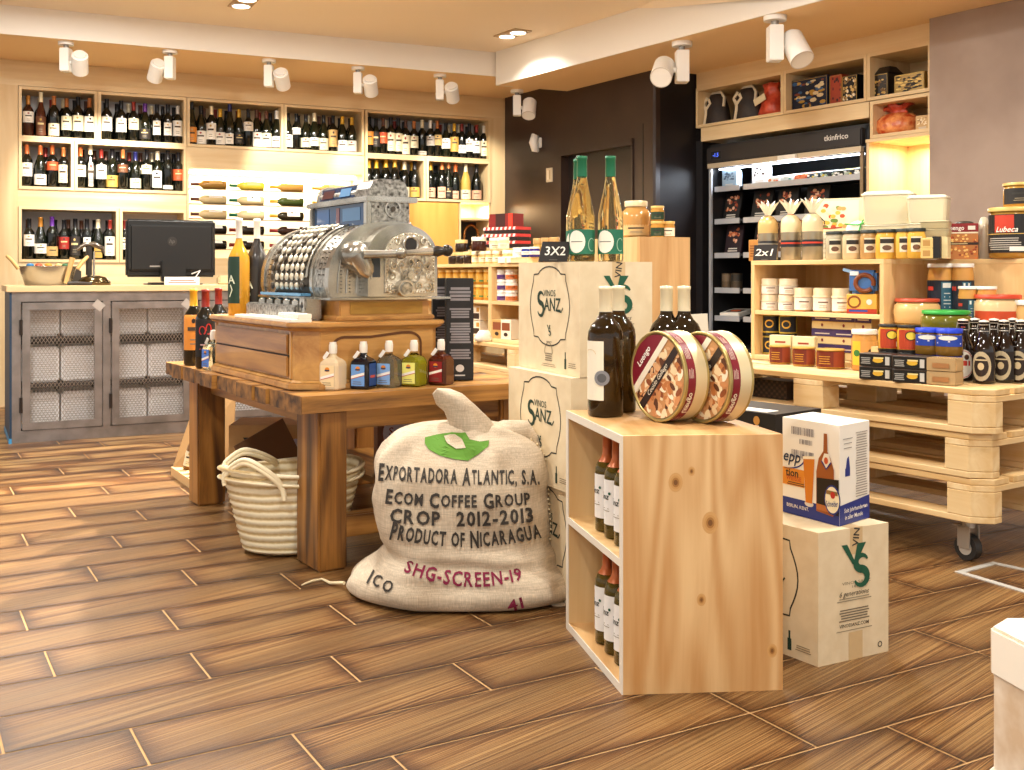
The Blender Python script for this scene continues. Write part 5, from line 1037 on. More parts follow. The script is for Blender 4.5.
# red cloth on the cabinet behind the register
# ---------------------------------------------------------------- coffee sack
def burlap():
    m, nt, b, N, L = nodes('burlap'); tc = N('ShaderNodeTexCoord')
    def thr(sc_):
        mp = N('ShaderNodeMapping'); mp.inputs['Scale'].default_value = sc_; L(tc.outputs['Object'], mp.inputs[0]); w = N('ShaderNodeTexNoise', Scale=1.0, Detail=2.0); L(mp.outputs[0], w.inputs['Vector']); return w
    w1, w2 = thr((330, 330, 14)), thr((20, 20, 330))
    mu = N('ShaderNodeMath', operation='MULTIPLY'); L(w1.outputs[0], mu.inputs[0]); L(w2.outputs[0], mu.inputs[1])
    n = N('ShaderNodeTexNoise', Scale=7.0, Detail=5.0); L(tc.outputs['Object'], n.inputs['Vector'])
    r = ramp(N, [(.3, '#b8a58c'), (.7, '#d8c8b0')]); L(n.outputs[0], r.inputs[0])
    mr = N('ShaderNodeMapRange'); mr.inputs[1].default_value = .1; mr.inputs[2].default_value = .42; mr.inputs[3].default_value = .72; mr.inputs[4].default_value = 1.12; L(mu.outputs[0], mr.inputs[0])
    sc = N('ShaderNodeVectorMath', operation='SCALE'); L(r.outputs[0], sc.inputs[0]); L(mr.outputs[0], sc.inputs['Scale']); L(sc.outputs[0], b.inputs['Base Color'])
    b.inputs['Roughness'].default_value = .9; bp = N('ShaderNodeBump', Strength=.35, Distance=.003); L(mu.outputs[0], bp.inputs['Height']); L(bp.outputs[0], b.inputs['Normal']); return m
BUR = burlap()
from mathutils import noise
SO = Vector((-.17, 3.42, 0))
rg = [  # z, left x, right x, front y, back y  (world)
 (.0, -.40, .125, 3.20, 3.62), (.012, -.47, .155, 3.165, 3.66), (.045, -.485, .165, 3.15, 3.67), (.085, -.455, .155, 3.165, 3.67), (.125, -.415, .125, 3.185, 3.66), (.17, -.412, .110, 3.185, 3.65),
 (.23, -.432, .106, 3.185, 3.64), (.30, -.430, .108, 3.185, 3.63), (.37, -.428, .108, 3.195, 3.61), (.43, -.422, .102, 3.235, 3.58), (.475, -.385, .075, 3.265, 3.56), (.505, -.335, .03, 3.30, 3.53), (.525, -.26, -.02, 3.34, 3.50), (.532, -.15, -.10, 3.40, 3.45)]
NS = 72
def sring(z, xl, xr, yf, yb):
    cx, cy, rx, ry = (xl+xr)/2, (yf+yb)/2, (xr-xl)/2, (yb-yf)/2; out = []
    for i in range(NS):
        a = 2*PI*i/NS; c, s = math.cos(a), math.sin(a); e = .72
        x = cx+rx*math.copysign(abs(c)**e, c); y = cy+ry*math.copysign(abs(s)**e, s); out.append(Vector((x, y, z)))
    return out
fine = []
for i in range(len(rg)-1):
    n = 4
    for k in range(n):
        x = k/n
        def cr_(j): 
            a, b, c, d = rg[max(i-1, 0)][j], rg[i][j], rg[i+1][j], rg[min(i+2, len(rg)-1)][j]; return .5*(2*b+(c-a)*x+(2*a-5*b+4*c-d)*x*x+(3*b-a-3*c+d)*x**3)
        fine.append([cr_(j) for j in range(5)])
fine.append(list(rg[-1]))
vs = []
for f_ in fine:
    for p in sring(*f_):
        q = noise.noise(Vector((p.x*4, p.y*4, p.z*3)))*.024+noise.noise(Vector((p.x*9+5, p.y*9, p.z*14)))*.013+noise.noise(Vector((p.x*22+5, p.y*22, p.z*16)))*.004
        # folds radiating to the tie, crease above the slumped foot
        cx = -.15; nrm = Vector((p.x-cx, p.y-3.42, 0)); 
        if nrm.length > 0: nrm.normalize()
        if p.z > .30: q += .013*math.sin(math.atan2(p.y-3.42, p.x-cx)*9+noise.noise(p*6)*3)*min(1, (p.z-.30)/.15)
        if .06 < p.z < .20: q += .008*math.sin(p.z*95+p.x*9)*math.sin(PI*(p.z-.06)/.14)
        w = min(1, p.z/.03); v = p+nrm*q*w
        if p.z > .45: v.z += noise.noise(Vector((p.x*6, p.y*6, 2)))*.02
        vs.append(v)
# left slumped corner: push a foot lobe out to the left front
for v in vs:
    if v.z < .16:
        k = max(0, 1-v.z/.16); d = max(0, (-.30-v.x)/.2)
        v.x -= k*k*.07*min(1, d*1.2); v.y += .08*k*min(1, d)
    if v.z < .10 and v.x > .06: k = (1-v.z/.10)*(v.x-.06)/.1; v.x += .03*k
    v.z = max(v.z, .002)
nr = len(fine)
fs = [(j*NS+i, j*NS+(i+1) % NS, (j+1)*NS+(i+1) % NS, (j+1)*NS+i) for j in range(nr-1) for i in range(NS)]
fs.append(tuple(range(NS))[::-1]); fs.append(tuple(range((nr-1)*NS, nr*NS)))
vs = [v-SO for v in vs]
t = thing('coffee_sack', 'large printed burlap coffee sack slumped against the table', 'sack', SO)
sm = MB(); sm.add(vs, fs, BUR, True)
sb = sm.build('sack_body', t)
bvh = BVHTree.FromPolygons([tuple(v) for v in vs], [tuple(f) for f in fs])
# twisted ear and right tail
def W3(u, v, d): return P(u, v, d)-SO
mb = MB(); ear = [W3(492, 462, 3.42), W3(482, 445, 3.40), W3(472, 428, 3.38), W3(462, 414, 3.37), W3(452, 404, 3.36), W3(442, 397, 3.36), W3(435, 391, 3.36)]
mb.tube(ear, [.11, .098, .084, .072, .062, .046, .02], BUR, 18, flat=.62)
mb.tube([W3(418, 447, 3.38), W3(436, 434, 3.38), W3(452, 431, 3.40), W3(470, 440, 3.42)], [.01, .045, .05, .03], BUR, 14, flat=.6)
mb.tube([W3(492, 450, 3.36), W3(508, 432, 3.38), W3(522, 432, 3.40), W3(536, 450, 3.42), W3(540, 470, 3.42)], [.03, .052, .05, .04, .02], BUR, 16, flat=.8)
me = mb.mesh('ear')
for v in me.vertices:
    q = noise.noise(v.co*14)*.02; v.co += Vector((q, q, q*.5))
obj('knotted_ear', me, t)
mb = MB(); mb.tube([W3(548, 596, 3.30), W3(560, 604, 3.28), W3(572, 611, 3.26), W3(580, 614, 3.24)], [.03, .035, .03, .006], BUR, 10, flat=.4); mb.build('corner_tail', t)
mb = MB(); mb.tube([PZ(344, 583, .02)-SO, PZ(330, 583, .006)-SO, PZ(322, 579, .005)-SO, PZ(312, 581, .004)-SO, PZ(302, 585, .004)-SO], [.006, .005, .004, .004, .003], M('#e0cfa8', .8), 6); mb.build('string', t)
# stitched edge
mb = MB()
for k in range(30):
    z = .50-k*.0155; h_ = bvh.ray_cast(Vector((.6, 3.36-SO.y+(.0 if k % 2 else .006), z)), Vector((-1, -.0, 0)))
    if h_[0]: p = h_[0]; mb.tube([p+Vector((.002, -.012, .004)), p+Vector((.004, .0, -.002)), p+Vector((.002, .012, -.004))], .003, M('#dccaa4', .85), 5)
mb.build('seam_stitching', t)
TXTK = M('#38332e', .9); TXTM = M('#7a1c3c', .9); LEAF = M('#5b8a30', .9)
sd = Vector((.10, 1, 0)).normalized()
def warp(x, y, hh):
    """x, y in photo pixels at the sack face; ray through the photo onto the cloth"""
    o = Vector((0, 0, 1))-SO; d = (P(x, y, 1.0)-Vector((0, 0, 1))).normalized(); h_ = bvh.ray_cast(o, d)
    if h_[0] is None:
        h_ = bvh.find_nearest(o+d*3.25)
    return h_[0]+h_[1]*(.0015+hh)
def stext(s, x0, y0, x1, y1, hpx, m, curve=0, big=None, bold=.022):
    mb = MB(); L = x1-x0
    ws = []
    def wd(c): 
        if c == ' ': return .42
        v_, _ = text_mesh(c, bold); return max(v.x for v in v_)-min(v.x for v in v_)+.12
    tot = 0; items = []
    for i, c in enumerate(s):
        k = 1.22 if big and i in big else 1; w = wd(c)*k; items.append((c, k, tot+w/2)); tot += w
    for c, k, cx in items:
        if c == ' ': continue
        f_ = cx/tot; px = x0+L*f_; py = y0+(y1-y0)*f_+curve*4*f_*(1-f_); sl = math.atan2((y1-y0)+curve*4*(1-2*f_), L)
        v_, fc = text_mesh(c, bold); sy = hpx/.72*k; sx = L/tot*k
        mx_ = (max(v.x for v in v_)+min(v.x for v in v_))/2
        pts = []
        for v in v_:
            a, b = (v.x-mx_)*sx, v.y*sy; pts.append(warp(px+a*math.cos(sl)+b*math.sin(sl)*1, py-b*math.cos(sl)+a*math.sin(sl), .003))
        mb.add(pts, fc, m)
    mb.build('stencilled_line', t)
stext('EXPORTADORA ATLANTIC, S.A.', 379, 473, 539, 478, 14, TXTK, 2.5, (0, 12), .03)
stext('ECOM COFFEE GROUP', 386, 497, 530, 499, 12, TXTK, 4, (0, 5, 12), .03)
stext('CROP  2012-2013', 390, 516, 533, 515, 14, TXTK, 4, (), .03)
stext('PRODUCT OF NICARAGUA', 391, 531, 540, 531, 14, TXTK, 9, (0, 11), .03)
stext('SHG-SCREEN-19', 405, 566, 522, 574, 14, TXTM, 10, (), .02)
stext('ICO', 369, 577, 394, 590, 12, TXTK, 0, (0,), .02)
stext('41', 506, 607, 524, 602, 10, TXTM, 0, (), .02)
mb = MB(); f = Face(mb, warp=lambda x, y, hh: warp(x, y, hh))
def leafpoly(pts, m, hh):
    # subdivide the outline into a fan from its centre so that it follows the cloth
    cx = sum(p[0] for p in pts)/len(pts); cy = sum(p[1] for p in pts)/len(pts); n = len(pts); K = 5
    rings_ = [[warp(cx+(p[0]-cx)*k/K, cy+(p[1]-cy)*k/K, hh) for p in pts] for k in range(1, K+1)]; vs_ = [warp(cx, cy, hh)]+[v for r_ in rings_ for v in r_]
    fc = [(0, 1+(i+1) % n, 1+i) for i in range(n)]+[(1+j*n+i, 1+j*n+(i+1) % n, 1+(j+1)*n+(i+1) % n, 1+(j+1)*n+i) for j in range(K-1) for i in range(n)]; mb.add(vs_, fc, m)
dens = lambda P_: [(P_[i][0]+(P_[(i+1) % len(P_)][0]-P_[i][0])*k/3, P_[i][1]+(P_[(i+1) % len(P_)][1]-P_[i][1])*k/3) for i in range(len(P_)) for k in range(3)]
leafpoly(dens([(425, 438), (437, 435), (452, 433), (466, 433), (470, 440), (480, 442), (489, 441), (488, 447), (478, 455), (468, 461), (455, 460), (440, 456), (429, 450), (425, 444)]), LEAF, .002)
leafpoly(dens([(445, 437), (454, 435), (463, 441), (466, 449), (456, 450), (448, 445)]), BUR, .005)
mb.build('green_leaf_print', t)
# ---------------------------------------------------------------- cartons: stack of three and single one at right
def vs_carton(P0, ra_, la_, z, w=.25, l=.44, h=.345, lab='', crisp=1, right=True):
    """corner P0, right face heading ra_, left face heading la_ (degrees)"""
    a = Vector((math.cos(math.radians(ra_)), math.sin(math.radians(ra_))))*w; b = Vector((math.cos(math.radians(la_)), math.sin(math.radians(la_))))*l
    t = thing('wine_carton', lab, 'carton', (P0[0], P0[1], z)); mb = MB(); mb.prism([(0, 0), a, a+b, b], 0, h, CARD)
    lf = Face(mb, (b.x, b.y, 0), (-b.x, -b.y, 0), (0, 0, 1))
    vignette(lf, l*.53, h*.60, l*.64, h*.72, INK, .0045); sanz(lf, l*.53, h*.62, l*.44, M('#203a2e', .6))
    g = M('#8a7a62', .7); lf.line(arc(l*.52, h*.17, .028, .035, 0, 180, 8), .003, g, 2); lf.lines(l*.46, h*.10, l*.58, h*.18, 4, g, .6); lf.lines(l*.40, h*.05, l*.64, h*.085, 2, g, .3)
    lf.rect(l*.77, h*.05, l*.80, h*.14, M('#203a2e', .6)); lf.rect(l*.778, h*.14, l*.792, h*.20, M('#203a2e', .6)); lf.lines(l*.83, h*.07, l*.95, h*.12, 3, g, .35)
    rf = Face(mb, (0, 0, 0), (a.x, a.y, 0), (0, 0, 1))
    monogram(rf, w*.53, h*.73, .085, GREEN); rf.text('VINOS SANZ', w*.53, h*.585, .011, GREYINK, 0, 1.6); rf.text('1870', w*.53, h*.555, .009, GREYINK, 0, 2)
    rf.text('6 generations', w*.5, h*.505, .019, M('#5a4f40', .7), .006, shear=.35); rf.lines(w*.25, h*.45, w*.75, h*.485, 2, GREYINK, .4)
    rf.lines(w*.28, h*.30, w*.72, h*.40, 5, M('#6f6350', .7), .45); rf.text('VINOSSANZ.COM', w*.5, h*.265, .013, M('#4a4236', .7), .008); rf.lines(w*.24, h*.225, w*.76, h*.24, 1, GREYINK, .4)
    rf.text('O', w*.87, h*.07, .022, INK, .01)
    mb.build('box', t, bevel=.0015, seg=1)
    tp = MB(); f2 = Face(tp, (0, 0, 0), (a.x, a.y, 0), (0, 0, 1)); tm = M('#cdb083', .35)
    f2.rect(w*.44, h*.80, w*.62, h, tm, .8)
    ft = Face(tp, (0, 0, h), (a.x, a.y, 0), (b.x, b.y, 0)); ft.rect(w*.44, 0, w*.62, l, tm, .8); f2.text('VIN', w*.53, h*.93, .03, INK, .012, rot=PI/2-.15, lift=2)
    tp.build('packing_tape', t); tp = MB(); Face(tp, (0, 0, 0), (a.x, a.y, 0), (0, 0, 1)).rect(w*.42, 0, w*.62, h*.21, tm, .8); tp.build('packing_tape', t); return t
vs_carton((.192, 3.20), 24, 114, 0, lab='kraft wine carton at the bottom of the stack of three')
vs_carton((.175, 3.20), 25, 115, .346, lab='kraft wine carton in the middle of the stack of three')
vs_carton((.2015, 3.21), 24, 114, .692, lab='kraft wine carton on top of the stack of three')
vs_carton((.779, 2.747), 28, 124, 0, w=.248, l=.44, h=.341, lab='single kraft wine carton on the floor at the right of the crate')
# green capped bottles and chalk sign on the stack
def greenlab(f, zc, q, r):
    f.ell(-r*.45, zc, r*.7, q*.46, M('#ece6d8', .6), 2, 20); f.lines(-r*.95, zc-.001, r*.05, zc+.002, 1, INK, .7, 3, 3); f.line(arc(r*.8, zc-q*.12, r*.3, q*.26, 40, 300, 12), .0022, M('#9cc0a4', .5), 2)
CLR = M('#ded2a6', .03, 0, .95, ior=1.2)
SH['flute'] = (.0415, .345, SH['flute'][2])
for u, v, lab in ((582, 0, 'clear flute bottle with green capsule, left one on the carton stack'), (610.5, 0, 'clear flute bottle with green capsule, right one on the carton stack'), (578.5, .09, 'green capped bottle hidden behind the left flute bottle')):
    d = 3.36+v; q = P(u, 0, d); wine(lab, (q.x, q.y, 1.0385), 'flute', 'green', ('#1f6a50', .07, .30, 1.45), CLR, .955, math.atan2(q.y, q.x)-PI/2, n=24, label_art=greenlab, capz=.80, name='clear_wine_bottle')
def chalk(label, txt, c, w, h, rz, tilt, sh=0):
    t = thing('chalk_sign', label, 'sign', c, rz); mb = MB(); R = Matrix.Rotation(tilt, 3, 'X')
    x0, x1 = -w/2, w/2; pts = [(x0, 0), (x1, 0), (x1+sh, h), (x0+sh, h)]
    vs = [R @ Vector((x, 0, z)) for x, z in pts]+[R @ Vector((x, .006, z)) for x, z in pts]
    mb.add(vs, [(0, 1, 2, 3), (7, 6, 5, 4), (0, 4, 5, 1), (1, 5, 6, 2), (2, 6, 7, 3), (3, 7, 4, 0)], M('#24201f', .7)); mb.build('slate', t)
    mb = MB(); f = Face(mb, warp=lambda x, y, hh: R @ Vector((x, -.0005-hh, y))); f.text(txt, sh/2, h*.5, h*.62, M('#e8e4dc', .8), .01, shear=.2 if sh else 0, fit=w*.72); f.lines(-w*.15, h*.06, w*.15, h*.1, 1, M('#6a645c', .7), .7); mb.build('chalk_writing', t)
q = P(553, 0, 3.33); chalk('black chalk sign reading 3X2 on the carton stack', '3X2', (q.x, q.y, 1.0385), .092, .064, .25, -.25, .018)
# ---------------------------------------------------------------- front wooden crate
K0, K1, K2 = Vector((.261, 2.565)), Vector((.651, 2.596)), Vector((.1525, 3.051)); ex, ey = (K1-K0), (K2-K0)
Wc, Lc, Hc = ex.length, ey.length, .615; exn, eyn = ex.normalized(), ey.normalized()
t = thing('wooden_crate', 'pine display crate with two tiers of wine in the foreground', 'crate', (*K0, 0)); EDG = M('#ded4c4', .6)
def cp_(a, b): return exn*a+eyn*b
def cquad(mb, a0, a1, b0, b1, z0, z1, m): mb.prism([cp_(a0, b0), cp_(a1, b0), cp_(a1, b1), cp_(a0, b1)], z0, z1, m)
th = .02
PINEF = wood('clear pine face', '#c08b50', '#e6c08a', axis=2, fine=12, contrast=(.2, .8), bump=.05, rough=.42, rings=.16, rfreq=80)
mb = MB(); cquad(mb, .003, Wc, 0, th, 0, Hc-.0, PINEF)
f = Face(mb, (0, 0, 0), (exn.x, exn.y, 0), (0, 0, 1), h=.0003); px = lambda u, v: (((u-622)/163)*Wc, (695-v)/258*Hc)
for (u, v, r_) in ((676, 484, 7), (711, 525, 8), (702, 602, 4.5), (774, 655, 5), (692, 473, 3.5)):
    x, y = px(u, v); k = r_/420
    for q, c in ((1.4, '#d0a064'), (1.0, '#c89658'), (.7, '#a8753c'), (.4, '#7a5028')): f.ell(x, y, k*.75*q, k*q, M(c, .45), 1+(1.6-q), 18)
mb.build('side_panel', t)
mb = MB(); cquad(mb, .003, Wc, Lc-th, Lc, 0, Hc, PINEZ); mb.build('side_panel', t)
PY = wood('knotty pine lengthwise', '#b9874e', '#e0b57c', axis=1, fine=11, knots=2.6, contrast=(.28, .68), bump=.05, rough=.45)
for nm, z0, z1 in (('top_panel', Hc-th, Hc+.0005), ('shelf', .30, .318), ('bottom_panel', 0, th)):
    mb = MB(); cquad(mb, .003, Wc-.001, th, Lc-th if nm != 'top_panel' else Lc, z0, z1, PY if nm != 'shelf' else PINEZ); mb.build(nm, t)
mb = MB(); cquad(mb, Wc-.012, Wc, th, Lc-th, th, Hc-th, PINEZ); mb.build('back_panel', t)
mb = MB(); cquad(mb, 0, .003, 0, Lc, 0, th, EDG); cquad(mb, 0, .003, 0, Lc, Hc-th, Hc+.0005, EDG); cquad(mb, 0, .003, 0, th, th, Hc-th, EDG); cquad(mb, 0, .003, Lc-th, Lc, th, Hc-th, EDG); cquad(mb, 0, .003, th, Lc-th, .30, .318, EDG); mb.build('front_edging', t)
def sanzlab(f, zc, q, r): f.text('Sanz', -r*.35, zc+q*.12, .022, M('#1c2a22', .5), .012, shear=.15); f.ell(r*.3, zc+q*.2, .004, .004, GREEN, 2, 8); f.lines(-r*.5, zc-q*.2, r*.3, zc-q*.1, 2, GREYINK, .3)
OLV = M('#75621f', .05, 0, .6, ior=1.3, coat=.2)
for tier, z in ((0, .0205), (1, .3185)):
    for i in range(4):
        for j in range(2):
            b = .315-i*.082+(.0 if j == 0 else .01); a = .062+j*.085; p = K0+cp_(a, b)
            s = ('white wine bottle with orange capsule, %s from the back, %s tier of crate' % (ORD[i], ['lower', 'upper'][tier])) if j == 0 else 'orange capped bottle in the second row inside the crate'
            hk = .88
            wine(s, (p.x, p.y, z), 'bordeaux', 'orange', ('#e9e6e2', .14, .58, 1.4), OLV, .86, -1.0, None if j == 0 else 'second row bottles inside the crate', n=18, label_art=sanzlab, capz=.70)
# tall bottles on the crate
def sidelab(f, zc, q, r): f.ell(r*.85, zc-q*.12, r*.42, r*.42, M('#8f8f92', .4, .4), 3, 18); f.ell(r*.85, zc-q*.12, r*.25, r*.25, M('#5a5a5c', .4), 4, 14); f.line(arc(r*.1, zc+q*.28, r*.4, .012, 0, 180, 6), .0012, M('#c9a860', .5), 2)
AMB = M('#4a3412', .04, 0, .75, ior=1.35, coat=.2)
SH['magnum'] = (.0485, .352, [(.0, 0), (.92, 0), (1, .012), (1, .60), (.96, .65), (.80, .70), (.55, .735), (.40, .77), (.345, .80), (.335, .965), (.36, .97), (.36, .995), (0, 1)])
for i, (u, d, lab) in enumerate(((605.5, 2.93, 'dark wine bottle with white capsule and silver seal on the crate'), (618.5, 3.03, 'dark wine bottle with white capsule directly behind the sealed one'), (666.5, 3.0, 'white capped dark bottle behind the big tin, left of two'), (684, 2.99, 'white capped dark bottle behind the big tin, right of two'))):
    q = P(u, 0, d); wine(lab, (q.x, q.y, Hc+.001), 'magnum', 'cream', ('#eae2cc', .13, .58, .95), AMB if i < 2 else M('#241a0c', .06, 0, .2, coat=.3), 1.0, math.atan2(q.y, q.x)-PI/2-(1.05 if i < 2 else .2), n=28, label_art=sidelab if i == 0 else None, capz=.80)
# the two big round tins
def tin(c, lab, rad=.1185, thk=.078):
    ax = Vector((.87, .49, 0)).normalized(); t = thing('round_tin', lab, 'tin', (c[0], c[1], Hc+.001))
    X, Z = Vector((-ax.y, ax.x, 0))*-1, Vector((0, 0, 1)); R = Matrix((( X.x, Z.x, ax.x), (X.y, Z.y, ax.y), (X.z, Z.z, ax.z)))  # local z -> axis
    C_ = Vector((0, 0, rad)); GOLD = M('#b8a266', .32, .6); PALE = M('#d9c9a0', .35, .2)
    mb = MB(); mb.lathe([(0, .003), (rad-.008, .003), (rad-.007, 0), (rad-.001, 0), (rad, .003), (rad-.002, .006), (rad-.002, thk-.006), (rad, thk-.003), (rad-.001, thk), (rad-.008, thk), (rad-.009, thk-.003), (0, thk-.003)], GOLD, C_, 56, R); mb.build('can', t)
    mb = MB(); mb.lathe([(rad-.0015, .006), (rad-.0015, .009)], GOLD, C_, 56, R); mb.lathe([(rad-.0012, .010), (rad-.0012, .034)], M('#7a1a26', .4), C_, 56, R); mb.lathe([(rad-.0012, .034), (rad-.0012, thk-.008)], PALE, C_, 56, R)
    rr = random.Random(4)
    def sidew(x, y, hh): a = x/rad; v = R @ Vector((math.cos(a)*(rad-.0008+hh), math.sin(a)*(rad-.0008+hh), y)); return v+C_
    f = Face(mb, warp=sidew)
    for k in range(14):
        a0 = k*.42*rad; 
        for q in range(4): f.rect(a0+.004, .013+q*.004, a0+.004+rr.uniform(.02, .034), .0146+q*.004, M('#d9b8a8', .5), 1)
    for a_ in (-.55, -1.9, 2.2): f.text('Luengo', a_*rad, .022, .022, M('#f0ead8', .5), .012, lift=2)
    mb.build('side_label', t)
    mb = MB(); f = Face(mb, C_-ax*-.0028, X, Z, h=-.0006)
    fr_ = rad-.010; f = Face(mb, C_+ax*.0028, -X if (X.cross(Z)).dot(ax) > 0 else X, Z)
    def clipc(pts):   # keep polygon points inside the lid circle
        o = []
        for x, y in pts:
            l = math.hypot(x, y); k = min(1, fr_/l) if l else 1; o.append((x*k, y*k))
        return o
    f.ell(0, 0, fr_, fr_, M('#c48f5c', .5), 1, 48)
    for k in range(170):
        a, l = rr.uniform(0, 2*PI), fr_*math.sqrt(rr.random())*.93; cx, cy = l*math.cos(a), l*math.sin(a); s = rr.uniform(.008, .019)
        c = rr.choice(['#d9a878', '#b9743f', '#8a4a26', '#e8cfa4', '#f0e4c8', '#5a3018', '#c98a58', '#ead9b4'])
        rt = rr.uniform(0, PI); pts = [(cx+s*math.cos(b)*math.cos(rt)-s*.5*math.sin(b)*math.sin(rt), cy+s*math.cos(b)*math.sin(rt)+s*.5*math.sin(b)*math.cos(rt)) for b in [2*PI*i/10 for i in range(10)]]
        f.poly(clipc(pts), M(c, .5), 1.5+k*.01)
    # maroon upper left segment, cream bar, dark diagonal band with lettering
    ang = math.radians(47); ux, uy = math.cos(ang), math.sin(ang); n_ = (-uy, ux)
    def band(d0, d1, m, lift):
        P1 = []
        def pts_at(d): h2 = math.sqrt(max(0, fr_*fr_-d*d)); return (n_[0]*d-ux*h2, n_[1]*d-uy*h2), (n_[0]*d+ux*h2, n_[1]*d+uy*h2)
        N_ = 8; le, ri = [], []
        for i in range(N_+1):
            a, b = pts_at(d0+(d1-d0)*i/N_); le.append(a); ri.append(b)
        f.poly(le[::-1]+ri if False else ri+le[::-1], m, lift)
    band(.052, fr_-.0005, M('#7a1626', .45), 4); band(.034, .052, M('#ece2cc', .45), 4); band(-.018, .004, M('#2a1c16', .5), 4)
    f.text('Luengo', n_[0]*.074-ux*.002, n_[1]*.074-uy*.002, .024, M('#f4efe6', .5), .02, rot=ang, lift=6); f.lines(-.0, 0, 0, 0, 0, INK) if False else None
    f.text('Cocido Gallego', -n_[0]*.007-ux*.004, -n_[1]*.007-uy*.004, .0185, M('#e8dcc4', .5), .004, rot=ang, lift=6, shear=.2)
    mb.build('lid_label', t); return t
tc1 = P(657, 0, 2.80); tin((tc1.x, tc1.y), 'big round food tin standing on edge, left of two on the crate')
tc2 = P(700, 0, 2.78); tin((tc2.x, tc2.y), 'big round food tin standing on edge, right of two on the crate')
# ---------------------------------------------------------------- beer carton on the single carton, dark carton behind
def beerbox():
    z = .3425; c = PZ(839.5, 526.5, z); d = c.y
    B0 = Vector((c.x, c.y)); rp = PZ(867, 518, z).xy; lp = PZ(770, 508, z).xy
    a = (rp-B0).normalized()*.155; b = (lp-B0).normalized()*.27; h = .262; w, l = a.length, b.length
    t = thing('beer_carton', 'white and blue beer carton with bottle and glass, on the single carton', 'carton', (*B0, z)); mb = MB(); WHT = M('#efe9dc', .45); BL = M('#20307c', .4)
    b = b.normalized()*.207; mb.prism([(0, 0), a, a+b, b], 0, h, WHT); l = .207/.7; bb_ = b*(l/.207); lf = Face(mb, (bb_.x, bb_.y, 0), (-b.x, -b.y, 0), (0, 0, 1)); rf = Face(mb, (0, 0, 0), (a.x, a.y, 0), (0, 0, 1))
    lf.rect(l*.3, 0, l, h*.17, BL); rf.rect(0, 0, w, h*.17, BL); rf.poly([(0, h*.17), (w, h*.17), (w, h*.24), (0, h*.2)], BL)
    lf.line(arc(l*.32, h*.60, l*.26, h*.13, 272, 380, 12), .004, BL, 2); lf.text('epp', l*.43, h*.60, .045, M('#20304c', .4), .012, shear=.25, lift=3)
    lf.rect(l*.302, h*.30, l*.58, h*.48, M('#d98a2e', .4), 2); lf.text('tion', l*.43, h*.43, .030, INK, .02, lift=3); lf.text('WEISSE', l*.45, h*.375, .018, M('#c0502a', .4), .01, lift=3); lf.lines(l*.36, h*.31, l*.6, h*.35, 2, INK, .4, 1, 3)
    lf.text('BERLIN, KENT.', l*.50, h*.09, .013, WHT, .004, lift=3)
    # glass of beer, bottle and its label
    lf.poly([(l*.60, h*.16), (l*.68, h*.16), (l*.71, h*.62), (l*.57, h*.60)], M('#cf7a24', .3), 3); lf.poly([(l*.57, h*.60), (l*.71, h*.62), (l*.71, h*.65), (l*.57, h*.63)], M('#f2e6c8', .4), 4); lf.ell(l*.64, h*.15, l*.055, h*.03, M('#d8d2c8', .4), 2)
    bt = [(l*.73, h*.10), (l*.93, h*.08), (l*.945, h*.12), (l*.94, h*.55), (l*.90, h*.66), (l*.865, h*.72), (l*.86, h*.90), (l*.82, h*.90), (l*.815, h*.72), (l*.76, h*.64), (l*.73, h*.50)]
    lf.poly(bt, M('#9a5424', .3), 3); lf.poly([(l*.74, h*.12), (l*1, h*.10), (l*1, h*.46), (l*.74, h*.44)], M('#1c1614', .35), 5); lf.poly([(l*.74, h*.12), (l*.93, h*.11), (l*.93, h*.17), (l*.74, h*.18)], M('#b46a34', .35), 6)
    lf.poly([(l*.80, h*.62), (l*.83, h*.70), (l*.885, h*.70), (l*.91, h*.62), (l*.855, h*.54)], M('#e9e2d0', .4), 5); lf.line([(l*.80, h*.62), (l*.855, h*.545), (l*.91, h*.62)], .004, BL, 6); lf.ell(l*.855, h*.63, .007, .009, M('#c0502a', .4), 7)
    lf.ell(l*.93, h*.25, l*.095, h*.15, BL, 7, 24); lf.ell(l*.93, h*.25, l*.082, h*.132, M('#efe4c4', .4), 8, 24); lf.rect(l*.86, h*.30, l*.995, h*.34, M('#8a6a3a', .4), 9); lf.ell(l*.94, h*.30, .008, .009, M('#b8302a', .4), 10); lf.text('Schneider', l*.93, h*.21, .022, M('#20307c', .4), .01, shear=.3, rot=.15, lift=10, fit=l*.14)
    for y in (.84, .60): 
        r = random.Random(int(y*100)); x = l*.42
        while x < l*.70: ww = r.uniform(.0008, .003); lf.rect(x, h*y, x+ww, h*(y+.08), M('#6a5a5a', .5), 2); x += ww+r.uniform(.001, .003)
    x = .0
    r = random.Random(9)
    while x < l*.16: ww = r.uniform(.0008, .003); lf.rect(l*.52+x, h*.75, l*.52+x+ww, h*.80, M('#6a5a5a', .5), 2); x += ww+r.uniform(.001, .003)
    rf.lines(w*.52, h*.25, w*.92, h*.92, 26, M('#a49a8e', .5), .4, 4); rf.rect(w*.18, h*.48, w*.34, h*.56, M('#20307c', .4)); rf.poly([(w*.2, h*.56), (w*.34, h*.56), (w*.3, h*.68), (w*.24, h*.66)], M('#20307c', .4)); rf.lines(w*.1, h*.76, w*.42, h*.90, 3, M('#8a8276', .5), .18, 2)
    rf.text('Seit Jahrhunderten', w*.52, h*.14, .016, WHT, .008, lift=4); rf.text('in aller Munde', w*.45, h*.07, .016, WHT, .008, lift=4)
    mb.build('box', t, bevel=.0015, seg=1)
beerbox()
q = PZ(765, 470, .0); d = 3.3
